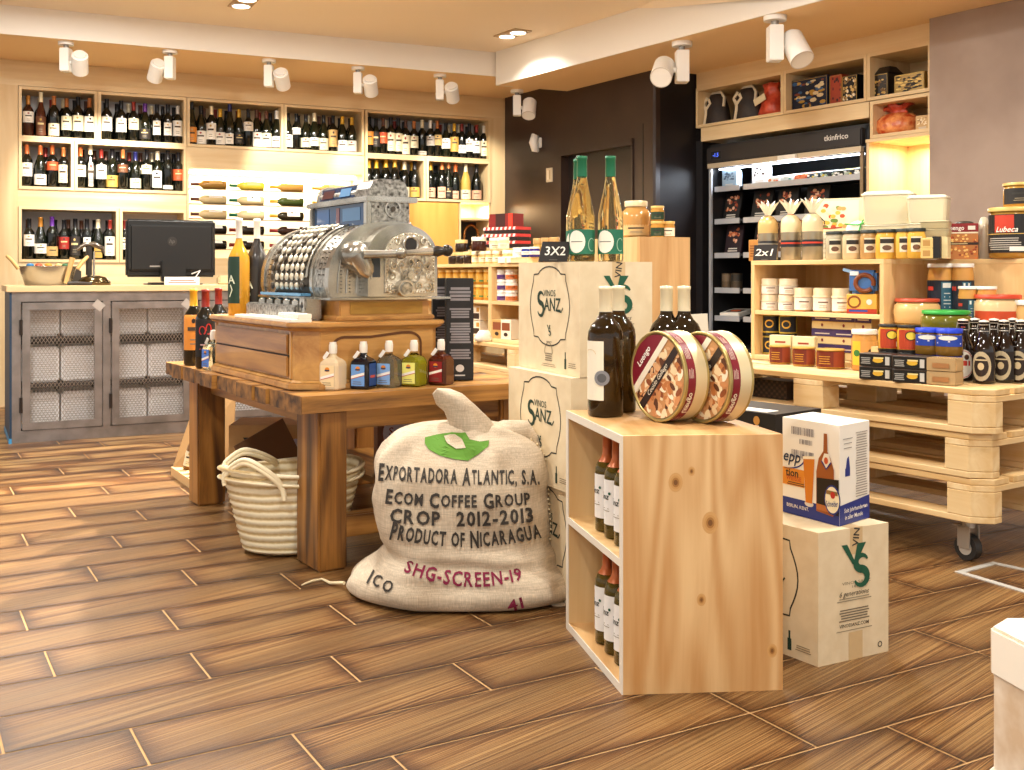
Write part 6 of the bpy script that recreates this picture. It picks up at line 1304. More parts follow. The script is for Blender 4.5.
t = thing('bottle_carton', 'black printed carton behind the front crate under the pallet edge', 'carton', (*P(757, 0, 3.5).xy, 0), math.radians(-50)); mb = MB(); mb.box((0, 0, .285), (.32, .24, .57), M('#17130f', .45)); f = Face(mb, (-.16, -.12, 0), (1, 0, 0), (0, 0, 1))
for x in (.05, .15, .25): f.poly([(x-.022, .42), (x+.022, .42), (x+.02, .50), (x+.008, .53), (x-.008, .53), (x-.02, .50)], M('#e8e0d0', .5)); f.ell(x, .545, .012, .014, M('#b9823a', .5), 2)
mb.b2((.0, -.11, .571), (.12, -.05, .573), M('#efe8dc', .6)); mb.build('box', t)
# ---------------------------------------------------------------- white block at the lower right edge
t = thing('white_pedestal', 'chunky whitewashed wooden block cut by the right frame edge', 'pedestal', (*PZ(1000, 780, .0).xy, 0), .2)
c = PZ(1003, 640, .36); t.location = (c.x+.058, c.y, -.012+.012)
mb = MB(); WW = noisy('whitewashed wood', '#cdb394', '#efe4d2', 9, .5, detail=6); pt = [(0, 0), (.03, -.045), (.30, -.12), (.34, .1), (.06, .16), (.0, .12)]
mb.prism(pt, .075, .335, WW); mb.prism([(x*1.03-.004, y*1.03) for x, y in pt], .255, .345, M('#efe6d6', .5)); mb.prism([(x*1.05-.006, y*1.05) for x, y in pt], 0, .08, M('#e2d2b8', .5)); mb.build('block', t, bevel=.006)
# ---------------------------------------------------------------- pallet islands
def copy_tree(o, parent=None):
    c = o.copy(); COL.objects.link(c); c.parent = parent
    for ch in list(o.children): copy_tree(ch, c)
    return c
def chpoly(x0, y0, x1, y1, c):      # c: which corners are cut, as (x side, y side) pairs
    e = .055; out = []
    for (cx, cy), seq in (((x0, y0), 0), ((x1, y0), 1), ((x1, y1), 2), ((x0, y1), 3)):
        if seq in c:
            sx = 1 if cx == x0 else -1; sy = 1 if cy == y0 else -1
            a, b = (cx, cy+sy*e), (cx+sx*e, cy); out += [a, b] if seq in (0, 2) else [b, a]
        else: out.append((cx, cy))
    return out
def make_pallet(lab, loc, rz, X=.8, Y=1.5):
    t = thing('pallet', lab, 'pallet', loc, rz)
    bw = .145
    def part(nm, poly, z0, z1, m): mb = MB(); mb.prism(poly, z0, z1, m); mb.build(nm, t, bevel=.0025, seg=1)
    for i, x in enumerate((0, .1715, .3275, .4835, X-bw)):
        w = bw if i in (0, 4) else .118
        part('deck_board', chpoly(x, 0, x+w, Y, {0: (0, 3), 4: (1, 2)}.get(i, ())), .130, .152, PALY)
    for i, y in enumerate((0, Y/2-bw/2, Y-bw)): part('cross_board', chpoly(.0, y, X, y+bw, {0: (0, 1), 2: (2, 3)}.get(i, ())), .108, .1295, PAL)
    for i, x in enumerate((0, X/2-.07, X-.1)):
        for j, y in enumerate((0, Y/2-bw/2, Y-bw)):
            cc = {(0, 0): (0,), (2, 0): (1,), (2, 2): (2,), (0, 2): (3,)}.get((i, j), ())
            part('block', chpoly(x, y, x+(.14 if i == 1 else .1), y+bw, cc), .0225, .1075, PALY)
        part('bottom_board', chpoly(x, 0, x+(.14 if i == 1 else .1), Y, {0: (0, 3), 2: (1, 2)}.get(i, ())), 0, .022, PALY)
    return t
def caster(loc, lab, group=None):
    t = thing('caster', lab, 'caster', loc, .5, group); G = M('#b8b4ac', .35, .7)
    mb = MB(); mb.box((0, 0, .145), (.09, .075, .006), G); mb.cyl((0, 0, .115), .024, .028, G, 16); mb.box((-.024, 0, .085), (.004, .05, .075), G); mb.box((.024, 0, .085), (.004, .05, .075), G); mb.box((0, .02, .118), (.052, .05, .006), G); mb.build('fork', t)
    mb = MB(); R = Matrix.Rotation(PI/2, 3, 'Y'); mb.cyl((-.0165, .0, .045), .045, .033, M('#2c2a28', .5), 24, R); mb.cyl((-.018, .0, .045), .026, .036, M('#c9c5bc', .4, .3), 18, R); mb.build('wheel', t); return t
PO = Vector((1.592, 3.63)); ph = math.radians(35)
PX = Vector((math.cos(ph), math.sin(ph))); PY_ = Vector((-math.sin(ph), math.cos(ph)))
PZ0 = .1505
p0 = make_pallet('bottom pallet of the rolling display stack of three, right side', (*PO, PZ0), ph)
for k, (dx, dy, lab) in enumerate(((-.004, .006, 'middle pallet of the rolling display stack of three, right side'), (-.012, -.01, 'top pallet of the rolling display stack, carrying jars and beer'))):
    c = copy_tree(p0); q = PO+PX*dx+PY_*dy; c.location = (*q, PZ0+.1535*(k+1)); c['label'] = lab
PT = PZ0+.1535*2+.1525                              # top of the deck
for a, b, lab in ((.09, .12, 'small steel caster under the near corner of the pallet stack'), (.70, .12, 'caster under the right end of the pallet stack, in shade'), (.09, 1.38, 'caster under the far left end of the pallet stack')):
    q = PO+PX*a+PY_*b; caster((q.x, q.y, 0), lab)
def wbox(lab, p, head, L, H, D, z, shelves=(), divs=(), t_=.02, m=PINEX, mv=PINEZ, open_=True):
    """open pine shelf box: p front left corner, front runs along head; depth goes back"""
    t = thing('shelf_box', lab, 'shelf box', (p[0], p[1], z), head); E = M('#e6d3ad', .6)
    def part(nm, a, b, mm): mb = MB(); mb.b2(a, b, mm); return mb.build(nm, t, bevel=.001, seg=1)
    part('side_panel', (0, 0, 0), (t_, D, H), mv); part('side_panel', (L-t_, 0, 0), (L, D, H), mv); part('top_panel', (0, -.001, H-.0), (L, D, H+t_), m); part('bottom_panel', (t_, 0, 0), (L-t_, D, t_), m); part('back_panel', (t_, D-.012, t_), (L-t_, D, H), mv if open_ else mv)
    for s in shelves: part('shelf', (t_, .002, s), (L-t_, D-.012, s+.018), m)
    for d in divs: part('divider', (d, .002, t_), (d+.018, D-.012, H), mv)
    if not open_: part('front_panel', (t_, 0, t_), (L-t_, .015, H), mv)
    return t
SA = Vector((1.10, 4.97)); sh = math.radians(-55.9); SX = Vector((math.cos(sh), math.sin(sh))); SY = Vector((-math.sin(sh), math.cos(sh)))
SL, SH_ = .722, .43
zt0 = PT+.001
wbox('open pine shelf box with two tiers of jars on the pallet stack', SA, sh, SL, SH_, .36, zt0, (.205,))
ZT = zt0+SH_+.0205
S2 = SA+SX*(SL+.005)+SY*.20
S3 = S2+SY*.14
wbox('closed pine box set back, right of the open shelf box', S3, sh, .80, SH_, .40, zt0, open_=False)
def SP(u, back=.08): q, _ = hit(SA+SY*back, math.degrees(sh), u); return q
fa = lambda q: math.atan2(q.y, q.x)-PI/2
def jar(lab, loc, r, h, body, lid, labc=None, lz=(.15, .75), group=None, rz=0, lidh=.14, trans=.0, neck=.97, art=None, cloth=False, lw=1.2, name='jar', cat='jar', n=18, round_=0, botlid=None):
    bm_ = M(body, .12, 0, trans, ior=1.3, coat=.3); hh = h*(1-lidh)
    pr = [(0, 0), (r*.9, 0), (r, h*.04)]+([(r*1.0, hh*.3), (r*(1+round_), hh*.5)] if round_ else [])+[(r, hh*.82), (r*neck*.93, hh*.93), (r*neck*.9, hh)]
    o = obj(name, cached(('jr', r, h, body, trans, neck, n, round_, lidh), lambda: MB().lathe(pr, bm_, n=n).mesh('jar')), None, loc, rz, lab, cat, group)
    lm = M(lid, .4, .15 if not cloth else 0)
    if cloth:
        obj('cloth_cover', cached(('cl', r, h, lid), lambda: MB().lathe([(r*1.12, hh*.82), (r*.98, hh*.95), (r*.99, h*.97), (r*.9, h), (0, h*1.002)], lm, n=n).mesh('cover')), o)
    else: obj('lid', cached(('ld', r, h, lid, lidh), lambda: MB().lathe([(r*neck, hh*.985), (r*neck*1.01, h*.985), (r*neck*.96, h), (0, h)], lm, n=n).mesh('lid')), o)
    if botlid: obj('base_lid', cached(('bl', r, h, botlid), lambda: MB().lathe([(r*1.01, 0), (r*1.02, h*.09)], M(botlid, .4), n=n).mesh('lid')), o)
    if labc:
        def mk():
            mb = MB(); mb.lathe([(r*1.004+.0004, hh*lz[0]), (r*1.004+.0004, hh*lz[1])], M(labc, .55), n=10, a0=-PI/2-lw, a1=-PI/2+lw)
            f = Face(mb, warp=lambda x, y, g: Vector(((r*1.004+.0006+g)*math.sin(x/r), -(r*1.004+.0006+g)*math.cos(x/r), y))); zc_ = hh*(lz[0]+lz[1])/2; q = hh*(lz[1]-lz[0])
            if art: art(f, zc_, q, r)
            else: f.lines(-r*.6, zc_+q*.1, r*.6, zc_+q*.3, 1, INK, .6); f.lines(-r*.5, zc_-q*.3, r*.5, zc_-q*.05, 2, GREYINK, .35)
            return mb.mesh('label')
        obj('label', cached(('jl', r, h, labc, lz, lw, art and art.__name__), mk), o)
    return o
LM = M('#f0e8d8', .6)
def carton(lab, loc, rz, w, d, h, base, art=None, group=None, cat='carton', name='carton', bev=.0015, rough=.45):
    mb = MB(); mb.box((0, 0, h/2), (w, d, h), M(base, rough)); f = Face(mb, (-w/2, -d/2, 0), (1, 0, 0), (0, 0, 1))
    if art: art(f, w, h)
    return mb.build(name, None, loc, rz, bevel=bev, seg=1, label=lab, cat=cat, group=group)
# --- top of the shelf box, front row
q = SP(764.5, .03); chalk('black chalk sign reading 2x1 on the right shelf box', '2x1', (q.x, q.y, ZT), .105, .072, sh+.55, -.12, .004)
for i, (u, nm, ln) in enumerate(((768, 'left', '#c9c0ae'), (791, 'middle', '#2c4a78'), (812.5, 'right', '#2a2c34'))):
    q = SP(u, .12); t = thing('toast_bag', 'silver banded bag of toasts with frilled top, %s of three' % nm, 'food bag', (q.x, q.y, ZT), fa(q)); w = .044; t.scale = (1.05, 1.05, 1.22)
    CB = M('#c8a468', .25); CE = M('#e6dcc4', .15, 0, .35, ior=1.2)
    mb = MB(); mb.lathe([(0, 0), (w*.95, 0), (w, .005), (w, .105)], M('#9c917c', .25, .5), n=20); mb.lathe([(w, .105), (w*1.0, .135), (w*.93, .152), (w*.62, .165), (.012, .172)], CB if i == 0 else M('#d6c49c', .25), n=20); mb.build('bag', t)
    mb = MB(); n = 20; vs_ = []; 
    for j, (rr, zz) in enumerate(((.010, .172), (.022, .188), (.034, .205), (.042, .218))):
        for k in range(n): a = 2*PI*k/n; rq = rr*(1+(.28 if k % 2 else -.2)*(j/3)); vs_.append((rq*math.cos(a), rq*math.sin(a), zz+(.01 if k % 2 else -.004)*j/3))
    mb.add(vs_, [(j*n+k, j*n+(k+1) % n, (j+1)*n+(k+1) % n, (j+1)*n+k) for j in range(3) for k in range(n)], CE); mb.build('frill', t)
    mb = MB(); mb.lathe([(w+.0008, .05), (w+.0008, .075)], M('#22242c', .4), n=12, a0=-PI/2-1.3, a1=-PI/2+1.3); mb.lathe([(w+.0014, .061), (w+.0014, .067)], M('#c9402a' if i else '#8a8478', .4), n=12, a0=-PI/2-1.25, a1=-PI/2+1.25); mb.build('band', t)
    mb = MB(); mb.tube([Vector((.014*math.cos(a), .014*math.sin(a), .171)) for a in [k*PI/5 for k in range(11)]]+[Vector((.05, -.03, .14)), Vector((.045, -.035, .12))], .0022, M(['#6a4a2a', '#a0522d', '#1d1a1a'][i], .5), 5); mb.build('tie', t)
q = SP(755, .12); carton('golden biscuit packet leaning behind the left toast bag', (q.x, q.y, ZT), sh+.3, .05, .03, .10, '#b8803c', lambda f, w, h: f.lines(.006, .02, w-.006, h-.02, 5, M('#8a5220', .5), .5), cat='food pack', name='biscuit_packet')
def dk(f, z, q, r): f.rect(-r*.6, z+q*.1, r*.6, z+q*.4, M('#2a2420', .5), 2); f.ell(0, z-q*.2, r*.4, q*.18, M('#6a4a36', .5), 2, 12)
for i, (u, c, r_) in enumerate(((835, '#b0a890', .040), (852.5, '#c9b490', .042), (870, '#b08c58', .040), (887, '#d9a844', .046), (905, '#e0b04e', .036), (916.5, '#e0ae48', .036))):
    q = SP(u, .07); jar('glass jar with dark lid, %s from left on top of the open shelf box' % ORD[i], (q.x, q.y, ZT), r_, .122, c, '#2a2f2a', '#ddd2b8', (.25, .8), None, fa(q), .1, art=dk, lw=.6)
for i, z in ((0, 0), (1, .04)):
    q = SP(927.5, .04); carton('%s small pale packet in the pair left of the red box' % ['lower', 'upper'][i], (q.x, q.y, ZT+z), sh+.5, .045, .05, .039, '#e0c078', lambda f, w, h: f.rect(.008, .008, w-.01, h-.008, M('#b98a4a', .5)), cat='food pack', name='packet')
q = SP(937, .06); carton('narrow black carton left of the red box', (q.x, q.y, ZT), sh+.5, .03, .05, .085, '#1a1613')
# big plastic tubs and trays behind
def tub(lab, loc, rz, w, d, h, m, lidm, art=None, name='plastic_tub'):
    t = thing(name, lab, 'food tub', loc, rz); mb = MB()
    def rr(s): return [(w/2*s*x, d/2*s*y) for x, y in ((-1, -.8), (-.9, -1), (.9, -1), (1, -.8), (1, .8), (.9, 1), (-.9, 1), (-1, .8))]
    mb.prism(rr(.92), 0, h*.88, m, inset=rr(1)); mb.build('container', t, bevel=.003); mb = MB(); mb.prism(rr(1.03), h*.88, h*.94, lidm); mb.prism(rr(.98), h*.94, h, lidm, inset=rr(.9)); mb.build('lid', t, bevel=.002)
    if art: mb = MB(); f = Face(mb, (-w/2, -d/2-.002, 0), (1, 0, 0), (0, 0, 1)); art(f, w, h*.88); mb.build('label', t)
    return t
PT_ = M('#eee3c0', .25, 0, .15); PL = M('#f4ecd4', .25)
for i, (u, n) in enumerate(((889, 4), (929, 4))):
    q = SP(u, .24 if i == 0 else .26); w = .21 if i == 0 else .16
    for k in range(n): tub('flat pale cheese tub, %s from the bottom of the %s stack' % (ORD[k], ['left', 'right'][i]), (q.x, q.y, ZT+.001+k*.037), sh+.45, w, .12, .036, PT_, PL)
    tub('large clear domed tub on top of the %s stack of pale tubs' % ['left', 'right'][i], (q.x, q.y, ZT+.001+n*.037), sh+.45, w*.98, .12, .142 if i == 0 else .115, M('#f2e8c6', .15, 0, .3, ior=1.2), M('#f6efd8', .2))
def salad(f, w, h):
    f.rect(.01, .01, w-.03, h-.01, M('#f0e8c8', .4)); r = random.Random(8)
    for k in range(26): f.ell(w*r.uniform(.12, .6), h*r.uniform(.15, .8), .012, .009, M(r.choice(['#e8b84a', '#c8502a', '#6a8a3a', '#f4e8c0', '#d9a060']), .5), 2+k*.05, 10)
    f.line([(w*.1, h*.15), (w*.3, h*.12), (w*.55, h*.16)], .006, M('#b0402a', .5), 4)
q = SP(842, .30); carton('pale tub pack with vegetable picture behind the toast bags', (q.x, q.y, ZT+.125), sh+.45, .23, .09, .155, '#eee0b0', salad, cat='food pack', name='food_box')
q = SP(842, .30); carton('long white packet beneath the vegetable picture pack', (q.x, q.y, ZT+.0005), sh+.45, .24, .11, .124, '#efe6d0', lambda f, w, h: f.lines(.02, .01, w-.02, h-.01, 5, M('#d8ccb0', .5), .3), cat='food pack', name='food_box')
q = SP(858, .17); t = thing('ribboned_bag', 'white bag tied with a thin green ribbon behind the jars', 'food bag', (q.x, q.y, ZT), fa(q))
mb = MB(); mb.lathe([(0, 0), (.05, 0), (.055, .02), (.054, .12), (.045, .15), (.02, .165), (0, .17)], M('#f2e8d0', .4), n=18, sy=.7); mb.build('bag', t)
mb = MB(); G_ = M('#2faa3a', .4); mb.tube([(0, -.043, .02), (.0, -.043, .11), (.01, -.036, .145), (.02, -.02, .17), (.06, -.02, .178)], .0035, G_, 6); mb.tube([(-.055, -.02, .155), (0, -.04, .15), (.04, -.03, .165)], .0035, G_, 6); mb.build('ribbon', t)
for k in range(2):
    q = SP(936, .16); tub('small grey plastic tray, %s behind the red box' % ['lower', 'upper'][k], (q.x, q.y, ZT+.088+k*.032), sh+.45, .11, .09, .031, M('#cbb98e', .3, 0, .2), M('#e0d2aa', .3))
q = SP(936, .16); carton('plain pale carton beneath the small grey trays', (q.x, q.y, ZT+.0005), sh+.45, .10, .085, .087, '#e2cf9c')
def redbox(f, w, h):
    f.rect(0, 0, w, h*.74, M('#b8743a', .45), 1); r = random.Random(5)
    for k in range(70): f.ell(w*r.uniform(.03, .97), h*r.uniform(.03, .70), w*.035, h*.03, M(r.choice(['#e0a050', '#c9702a', '#f0c878', '#8a3a1a', '#e8b860', '#a8481e']), .5), 1.5+k*.02, 8)
    f.rect(0, h*.40, w, h*.47, M('#2a1a12', .5), 4); f.lines(w*.25, h*.42, w*.75, h*.45, 1, M('#e0c890', .5), .7, 1, 5); f.rect(0, h*.72, w, h*.76, M('#efe0c0', .4), 4)
    f.text('Luengo', w*.45, h*.87, h*.17, M('#f4ece0', .4), .02, lift=5, fit=w*.42); f.rect(w*.75, h*.82, w*.93, h*.93, M('#f0e8dc', .5), 5)
q = hit(S3+SY*.05, math.degrees(sh), 958)[0]
t = thing('red_food_box', 'red food box with a white name and golden snacks picture', 'food box', (q.x, q.y, ZT), sh+.55); w, d, h = .158, .10, .148
mb = MB(); mb.box((0, 0, h/2), (w, d, h), M('#8a1c1c', .4)); f = Face(mb, (-w/2, -d/2, 0), (1, 0, 0), (0, 0, 1)); redbox(f, w, h); g = Face(mb, (w/2, -d/2, 0), (0, 1, 0), (0, 0, 1)); g.rect(d*.35, .01, d*.7, h*.55, M('#c99a5c', .5)); g.ell(d*.5, h*.75, .008, .008, M('#e8d8b8', .5), 2, 10); mb.build('box', t, bevel=.001, seg=1)
q = hit(S3+SY*.12, math.degrees(sh), 984)[0]; mb = MB(); mb.lathe([(.038, 0), (.034, .12), (.012, .175), (0, .178)], M('#d8ccb4', .3, 0, .3), n=16); mb.build('wrapped_cone', None, (q.x, q.y, ZT), label='pale wrapped cone shaped packet behind the red box', cat='food pack')
q = hit(S3+SY*.22, math.degrees(sh), 957)[0]; mb = MB(); mb.box((0, 0, .078), (.15, .06, .155), M('#2a221c', .4)); mb.ball((.03, 0, .158), .02, M('#3a342c', .3), sc=(2, 1, .6)); mb.build('dark_packet', None, (q.x, q.y, ZT), sh+.4, label='dark packet showing just above the red food box', cat='food pack')
def bigtin(f, z, q, r):
    f.rect(-r*.95, z-q*.5, r*.95, z+q*.5, M('#1d1a18', .45), 1); f.rect(-r*.4, z+q*.03, r*.35, z+q*.48, M('#c03a24', .45), 2); f.text('Lubeca', r*.1, z+q*.10, .030, M('#f2ece0', .4), .014, shear=.35, lift=4); f.rect(-r*1.0, z-q*.02, r, z+q*.0, M('#c9a050', .45), 3)
    f.lines(-r*.8, z-q*.42, r*.6, z-q*.08, 6, M('#b8b0a4', .5), .4, 2, 3); f.rect(r*.2, z-q*.46, r*.85, z-q*.34, M('#e8e2d6', .5), 4)
q = hit(S3+SY*.08, math.degrees(sh), 1017)[0]
jar('large gold tin with black and red label at the right edge', (q.x, q.y, ZT), .105, .205, '#b8893a', '#c9a45a', '#1d1a18', (.12, .92), None, fa(q)-.45, .07, neck=1.03, art=bigtin, lw=.95, name='large_tin', cat='tin', n=32)
jar('gold tin standing on top of the large gold tin', (q.x+.035, q.y+.02, ZT+.2055), .075, .10, '#b8893a', '#c9a45a', '#1d1a18', (.15, .85), None, fa(q), .1, neck=1.03, name='large_tin', cat='tin', n=28)
# --- upper tier of the shelf box
U0, U1 = zt0+.2235, zt0+.0205
def cream(f, z, q, r): f.lines(-r*.5, z+q*.1, r*.5, z+q*.28, 1, M('#6a4a3a', .5), .5); f.lines(-r*.4, z-q*.3, r*.4, z, 2, M('#c9b8a0', .5), .4)
i = 0
for u, z, w in ((770.5, 0, .041), (787.5, 0, .041), (770.5, .0725, .041), (788.5, .0725, .041)):
    q = SP(u, .07); jar('short cloth topped white jar, %s of the left %s pair' % (['left', 'right'][i % 2], ['lower', 'upper'][i//2]), (q.x, q.y, U0+z), w, .072, '#d8b890', '#e2d0b0', '#f0ebe2', (.05, .88), None, fa(q), .3, cloth=True, art=cream, lw=1.4); i += 1
for i, (u, c) in enumerate(((804, '#c08a5a'), (823, '#d8b080'), (842, '#c89a66'))):
    q = SP(u, .06); jar('taller cloth topped jar, %s of three beside the short jars' % ['left', 'middle', 'right'][i], (q.x, q.y, U0), .042, .105, c, '#e0c8a0', '#eee6d8', (.1, .8), None, fa(q), .25, cloth=True, art=cream, lw=1.35)
def pretz(f, w, h): f.rect(0, 0, w, h*.25, M('#b83a24', .5)); f.rect(.01, h*.1, w*.7, h*.2, M('#2a4a9a', .5), 2); f.line(arc(w*.25, h*.6, w*.2, h*.28, 0, 360, 14), .008, M('#8a4a1e', .5), 2); f.ell(w*.75, h*.6, .012, .012, M('#f0e8dc', .5), 2)
q = SP(864, .05); carton('yellow pretzel pack with red foot in the upper shelf', (q.x, q.y, U0), sh+.35, .125, .06, .082, '#e0b04a', pretz, cat='food pack', name='food_box')
t = thing('pretzel_bag', 'clear and blue bag of brown pretzel rings above the yellow pack', 'food bag', (q.x, q.y, U0+.083), sh+.35)
mb = MB(); mb.box((0, 0, .05), (.115, .05, .098), M('#4a78b8', .3)); mb.build('bag', t, bevel=.012)
mb = MB(); mb.tube([Vector((.012+.038*math.cos(a), -.03, .045+.034*math.sin(a))) for a in [-.3+k*PI/7 for k in range(14)]], .010, M('#7a3e1a', .35), 8); mb.box((-.03, -.03, .085), (.035, .008, .016), WHITE); mb.build('pretzel', t)
mb = MB(); mb.box((-.06, 0, .095), (.05, .03, .012), M('#8fb4d8', .3), rot=Matrix.Rotation(.3, 3, 'Y')); mb.build('bag_flap', t)
# --- lower tier
def darkoval(f, z, q, r): f.rect(-r*1.0, z-q*.5, r*.6, z+q*.5, M('#1f2430', .5), 1); f.ell(-r*.2, z, r*.5, q*.28, M('#d8a83a', .5), 2, 14); f.ell(-r*.2, z, r*.35, q*.18, M('#1f2430', .5), 3, 12)
i = 0
for u, z in ((771, 0), (788, 0), (771, .098), (788, .098)):
    q = SP(u, .09); jar('jar with dark gold oval label, %s %s in the lower shelf' % (['left', 'right'][i % 2], ['bottom', 'top'][i//2]), (q.x, q.y, U1+z), .041, .0975, '#c8b04e', '#1c1a18', '#1f2430', (.1, .9), None, fa(q), .12, art=darkoval, lw=1.0); i += 1
def purp(f, w, h): f.rect(0, h*.5, w, h, M('#3c2a5a', .5)); f.lines(w*.15, h*.65, w*.85, h*.8, 1, M('#cfc2b0', .5), .5, 1, 2); f.ell(w*.5, h*.25, .006, .007, M('#7a2a2a', .5), 2); f.rect(0, h*.47, w, h*.5, M('#b8923a', .5), 2)
for k in range(3):
    for i, u in enumerate((828, 849.5, 869)):
        q = SP(u, .10); carton('cream and purple box, %s column, %s row in lower shelf' % (['left', 'middle', 'right'][i], ['bottom', 'middle', 'top'][k]), (q.x, q.y, U1+k*.0655), sh+.05, .112 if i < 2 else .08, .08, .065, '#dcc590', purp, cat='carton', name='carton')
q = SP(865, .02-.0); 
def yellowlab(f, z, q, r): f.rect(-r*1.0, z-q*.5, -r*.3, z+q*.5, M('#e0c03a', .5)); f.ell(-r*.6, z, r*.28, q*.14, M('#3a7a3a', .5), 2, 12); f.ell(r*.5, z+q*.05, r*.25, q*.14, M('#2a221c', .5), 2, 12)
q = SP(864.5, -.06); jar('tall jar of nuts with white lid and yellow label', (q.x, q.y, zt0), .052, .165, '#c9924e', '#efe8da', '#d29a54', (.15, .8), None, fa(q), .1, art=yellowlab, lw=1.2)
def crois(f, w, h): f.rect(.004, .004, w-.004, h*.95, M('#efe0b8', .5)); f.ell(w*.5, h*.35, w*.32, h*.25, M('#c8843a', .5), 2, 14); f.ell(w*.5, h*.28, w*.3, h*.14, M('#e0a860', .5), 3, 12); f.lines(w*.25, h*.72, w*.75, h*.85, 1, M('#a0402a', .5), .5, 1, 2)
for i, (u, c) in enumerate(((782, 0), (805, 1))):
    q = SP(u, -.022); carton('cream box with croissant picture behind the gold tins, %s one' % ['left', 'right'][i], (q.x, q.y, zt0), sh+.35, .10, .04, .118, '#ead8a8', crois, name='food_box', cat='food box')
def goldlab(f, z, q, r): f.rect(-r*1.1, z-q*.5, r*.2, z+q*.5, M('#6a2414', .4), 1); f.lines(-r*.9, z-q*.3, 0, z+q*.3, 4, M('#c9963a', .4), .3, 1, 2)
for i, (u, r_) in enumerate(((780, .046), (804, .048), (830.5, .058))):
    q = SP(u, -.10); jar('shiny gold tin with dark red label, %s of three on the pallet' % ['left', 'middle', 'right'][i], (q.x, q.y, zt0), r_, .080, '#b8883a', '#c89c48', '#8a3a1e', (.1, .95), None, fa(q), .06, neck=1.0, art=goldlab, lw=1.2, name='gold_tin', cat='tin', n=24)
# --- goods on the pallet in front of the closed box
def PP(u, o_=.1): q, _ = hit(PO+PX*o_, math.degrees(ph)+90, u); return q
riser_q = S2+SX*.02-SY*.02
def meatlab(f, w, h): f.rect(.004, .004, w-.004, h-.004, M('#1b1917', .4)); f.ell(w*.58, h*.5, w*.16, h*.2, M('#e0b03a', .4), 2, 12); f.rect(w*.45, h*.62, w*.75, h*.74, M('#efd890', .4), 3); f.lines(w*.06, h*.2, w*.36, h*.75, 4, M('#a8a49c', .4), .5, 1, 2); f.rect(w*.80, h*.15, w*.93, h*.8, M('#c8c4bc', .4), 2)
for k in range(2):
    for i, u in enumerate((880, 914)):
        q = PP(u, .03 if k == 0 else .035); mb = MB(); w, d, h = .125, .085, .047; mb.box((0, 0, h/2), (w, d, h), M('#3a302a', .3)); f = Face(mb, (-w/2, -d/2, 0), (1, 0, 0), (0, 0, 1)); meatlab(f, w, h)
        mb.build('black_food_pack', None, (q.x, q.y, zt0+k*.048), sh+.25, bevel=.002, seg=1, label='black food pack with yellow picture, %s %s of the four' % (['bottom', 'top'][k], ['left', 'right'][i]), cat='food pack')
    q = PP(945, .05); mb = MB(); mb.box((0, 0, .0235), (.10, .08, .046), M('#c9a878', .2, 0, .2)); mb.box((0, -.041, .02), (.06, .003, .02), M('#a8764a', .3)); mb.build('clear_food_pack', None, (q.x, q.y, zt0+k*.048), sh+.25, bevel=.005, label='clear pack of pale biscuits, %s of the pair beside the beer' % ['lower', 'upper'][k], cat='food pack')
# riser boards that carry the rear jars
mb = MB(); mb.b2((0, 0, 0), (.42, .30, .10), PINEX); q = S2-SY*.29+SX*.0; mb.build('riser_board', None, (q.x, q.y, zt0), sh, bevel=.002, label='low pine riser carrying the jars in front of the closed box', cat='riser')
ZR = zt0+.1005
def RR(u, o_): return hit(S2-SY*o_, math.degrees(sh), u)[0]
def orl(f, z, q, r): f.rect(-r*.9, z-q*.4, r*.9, z+q*.5, M('#b8401e', .5)); f.ell(r*.15, z+q*.2, r*.4, q*.2, M('#e8d048', .5), 2, 14); f.line(arc(r*.15, z+q*.2, r*.42, q*.22, 0, 360, 14), .003, INK, 3); f.rect(r*.5, z-q*.4, r*.9, z-q*.15, M('#ece4d4', .5), 3)
for i, u in enumerate((890, 909)):
    q = PP(u, .13); 
    jar('honey coloured jar upside down on black lid, %s of two' % ['left', 'right'][i], (q.x, q.y, zt0+.001), .043, .098, '#b8802c', '#1c1a18', None, group=None, rz=fa(q), lidh=.08, name='jar')
    jar('jar with black lid and orange label, %s of two on the left' % ['left', 'right'][i], (q.x, q.y, zt0+.0995), .043, .100, '#cf9a34', '#1c1a18', '#b8401e', (.12, .9), None, fa(q), .08, art=orl, lw=.9, botlid='#1c1a18')
q = RR(917, .10); jar('wide jar with red lid behind the orange labelled jars', (q.x, q.y, ZR+.09), .088, .10, '#dcb478', '#c04a2e', None, rz=fa(q), lidh=.12, n=28, round_=.04)
jar('wide pale jar beneath the red lidded one', (q.x, q.y, ZR), .086, .089, '#c9a060', '#b8902e', None, rz=fa(q), lidh=.1, n=28)
q = RR(946, .20); 
jar('wide jar of olives with green lid behind the blue jars', (q.x, q.y, ZR+.068), .090, .082, '#6a6420', '#2f9a3a', None, rz=fa(q), lidh=.16, n=28, round_=.03); jar('dark olive jar beneath the green lidded one', (q.x, q.y, ZR), .085, .067, '#55521e', '#2a2a20', None, rz=fa(q), lidh=.12, n=24)
def blu(f, z, q, r): f.rect(-r*1.1, z-q*.5, r*1.1, z+q*.5, M('#1f3fa0', .45)); f.ell(-r*.1, z+q*.25, r*.7, q*.2, M('#e8e4d8', .5), 2, 16); f.line([(-r*.9, z-q*.2), (0, z-q*.05), (r*.9, z-q*.25)], .004, M('#e8e4f0', .5), 3)
for i, u in enumerate((928.5, 949)):
    q = PP(u, .15 if i else .14)
    jar('low blue lidded jar under the %s blue labelled jar' % ['left', 'right'][i], (q.x, q.y, zt0+.001), .046, .092, '#8a6a2a', '#2040c0', None, rz=fa(q), lidh=.15)
    jar('brown jar with bright blue lid and label, %s of two' % ['left', 'right'][i], (q.x, q.y, zt0+.094), .048, .098, '#7a5a24', '#2040c8', '#1f3fa0', (.42, .9), None, fa(q), .15, art=blu, lw=1.1, round_=.02)
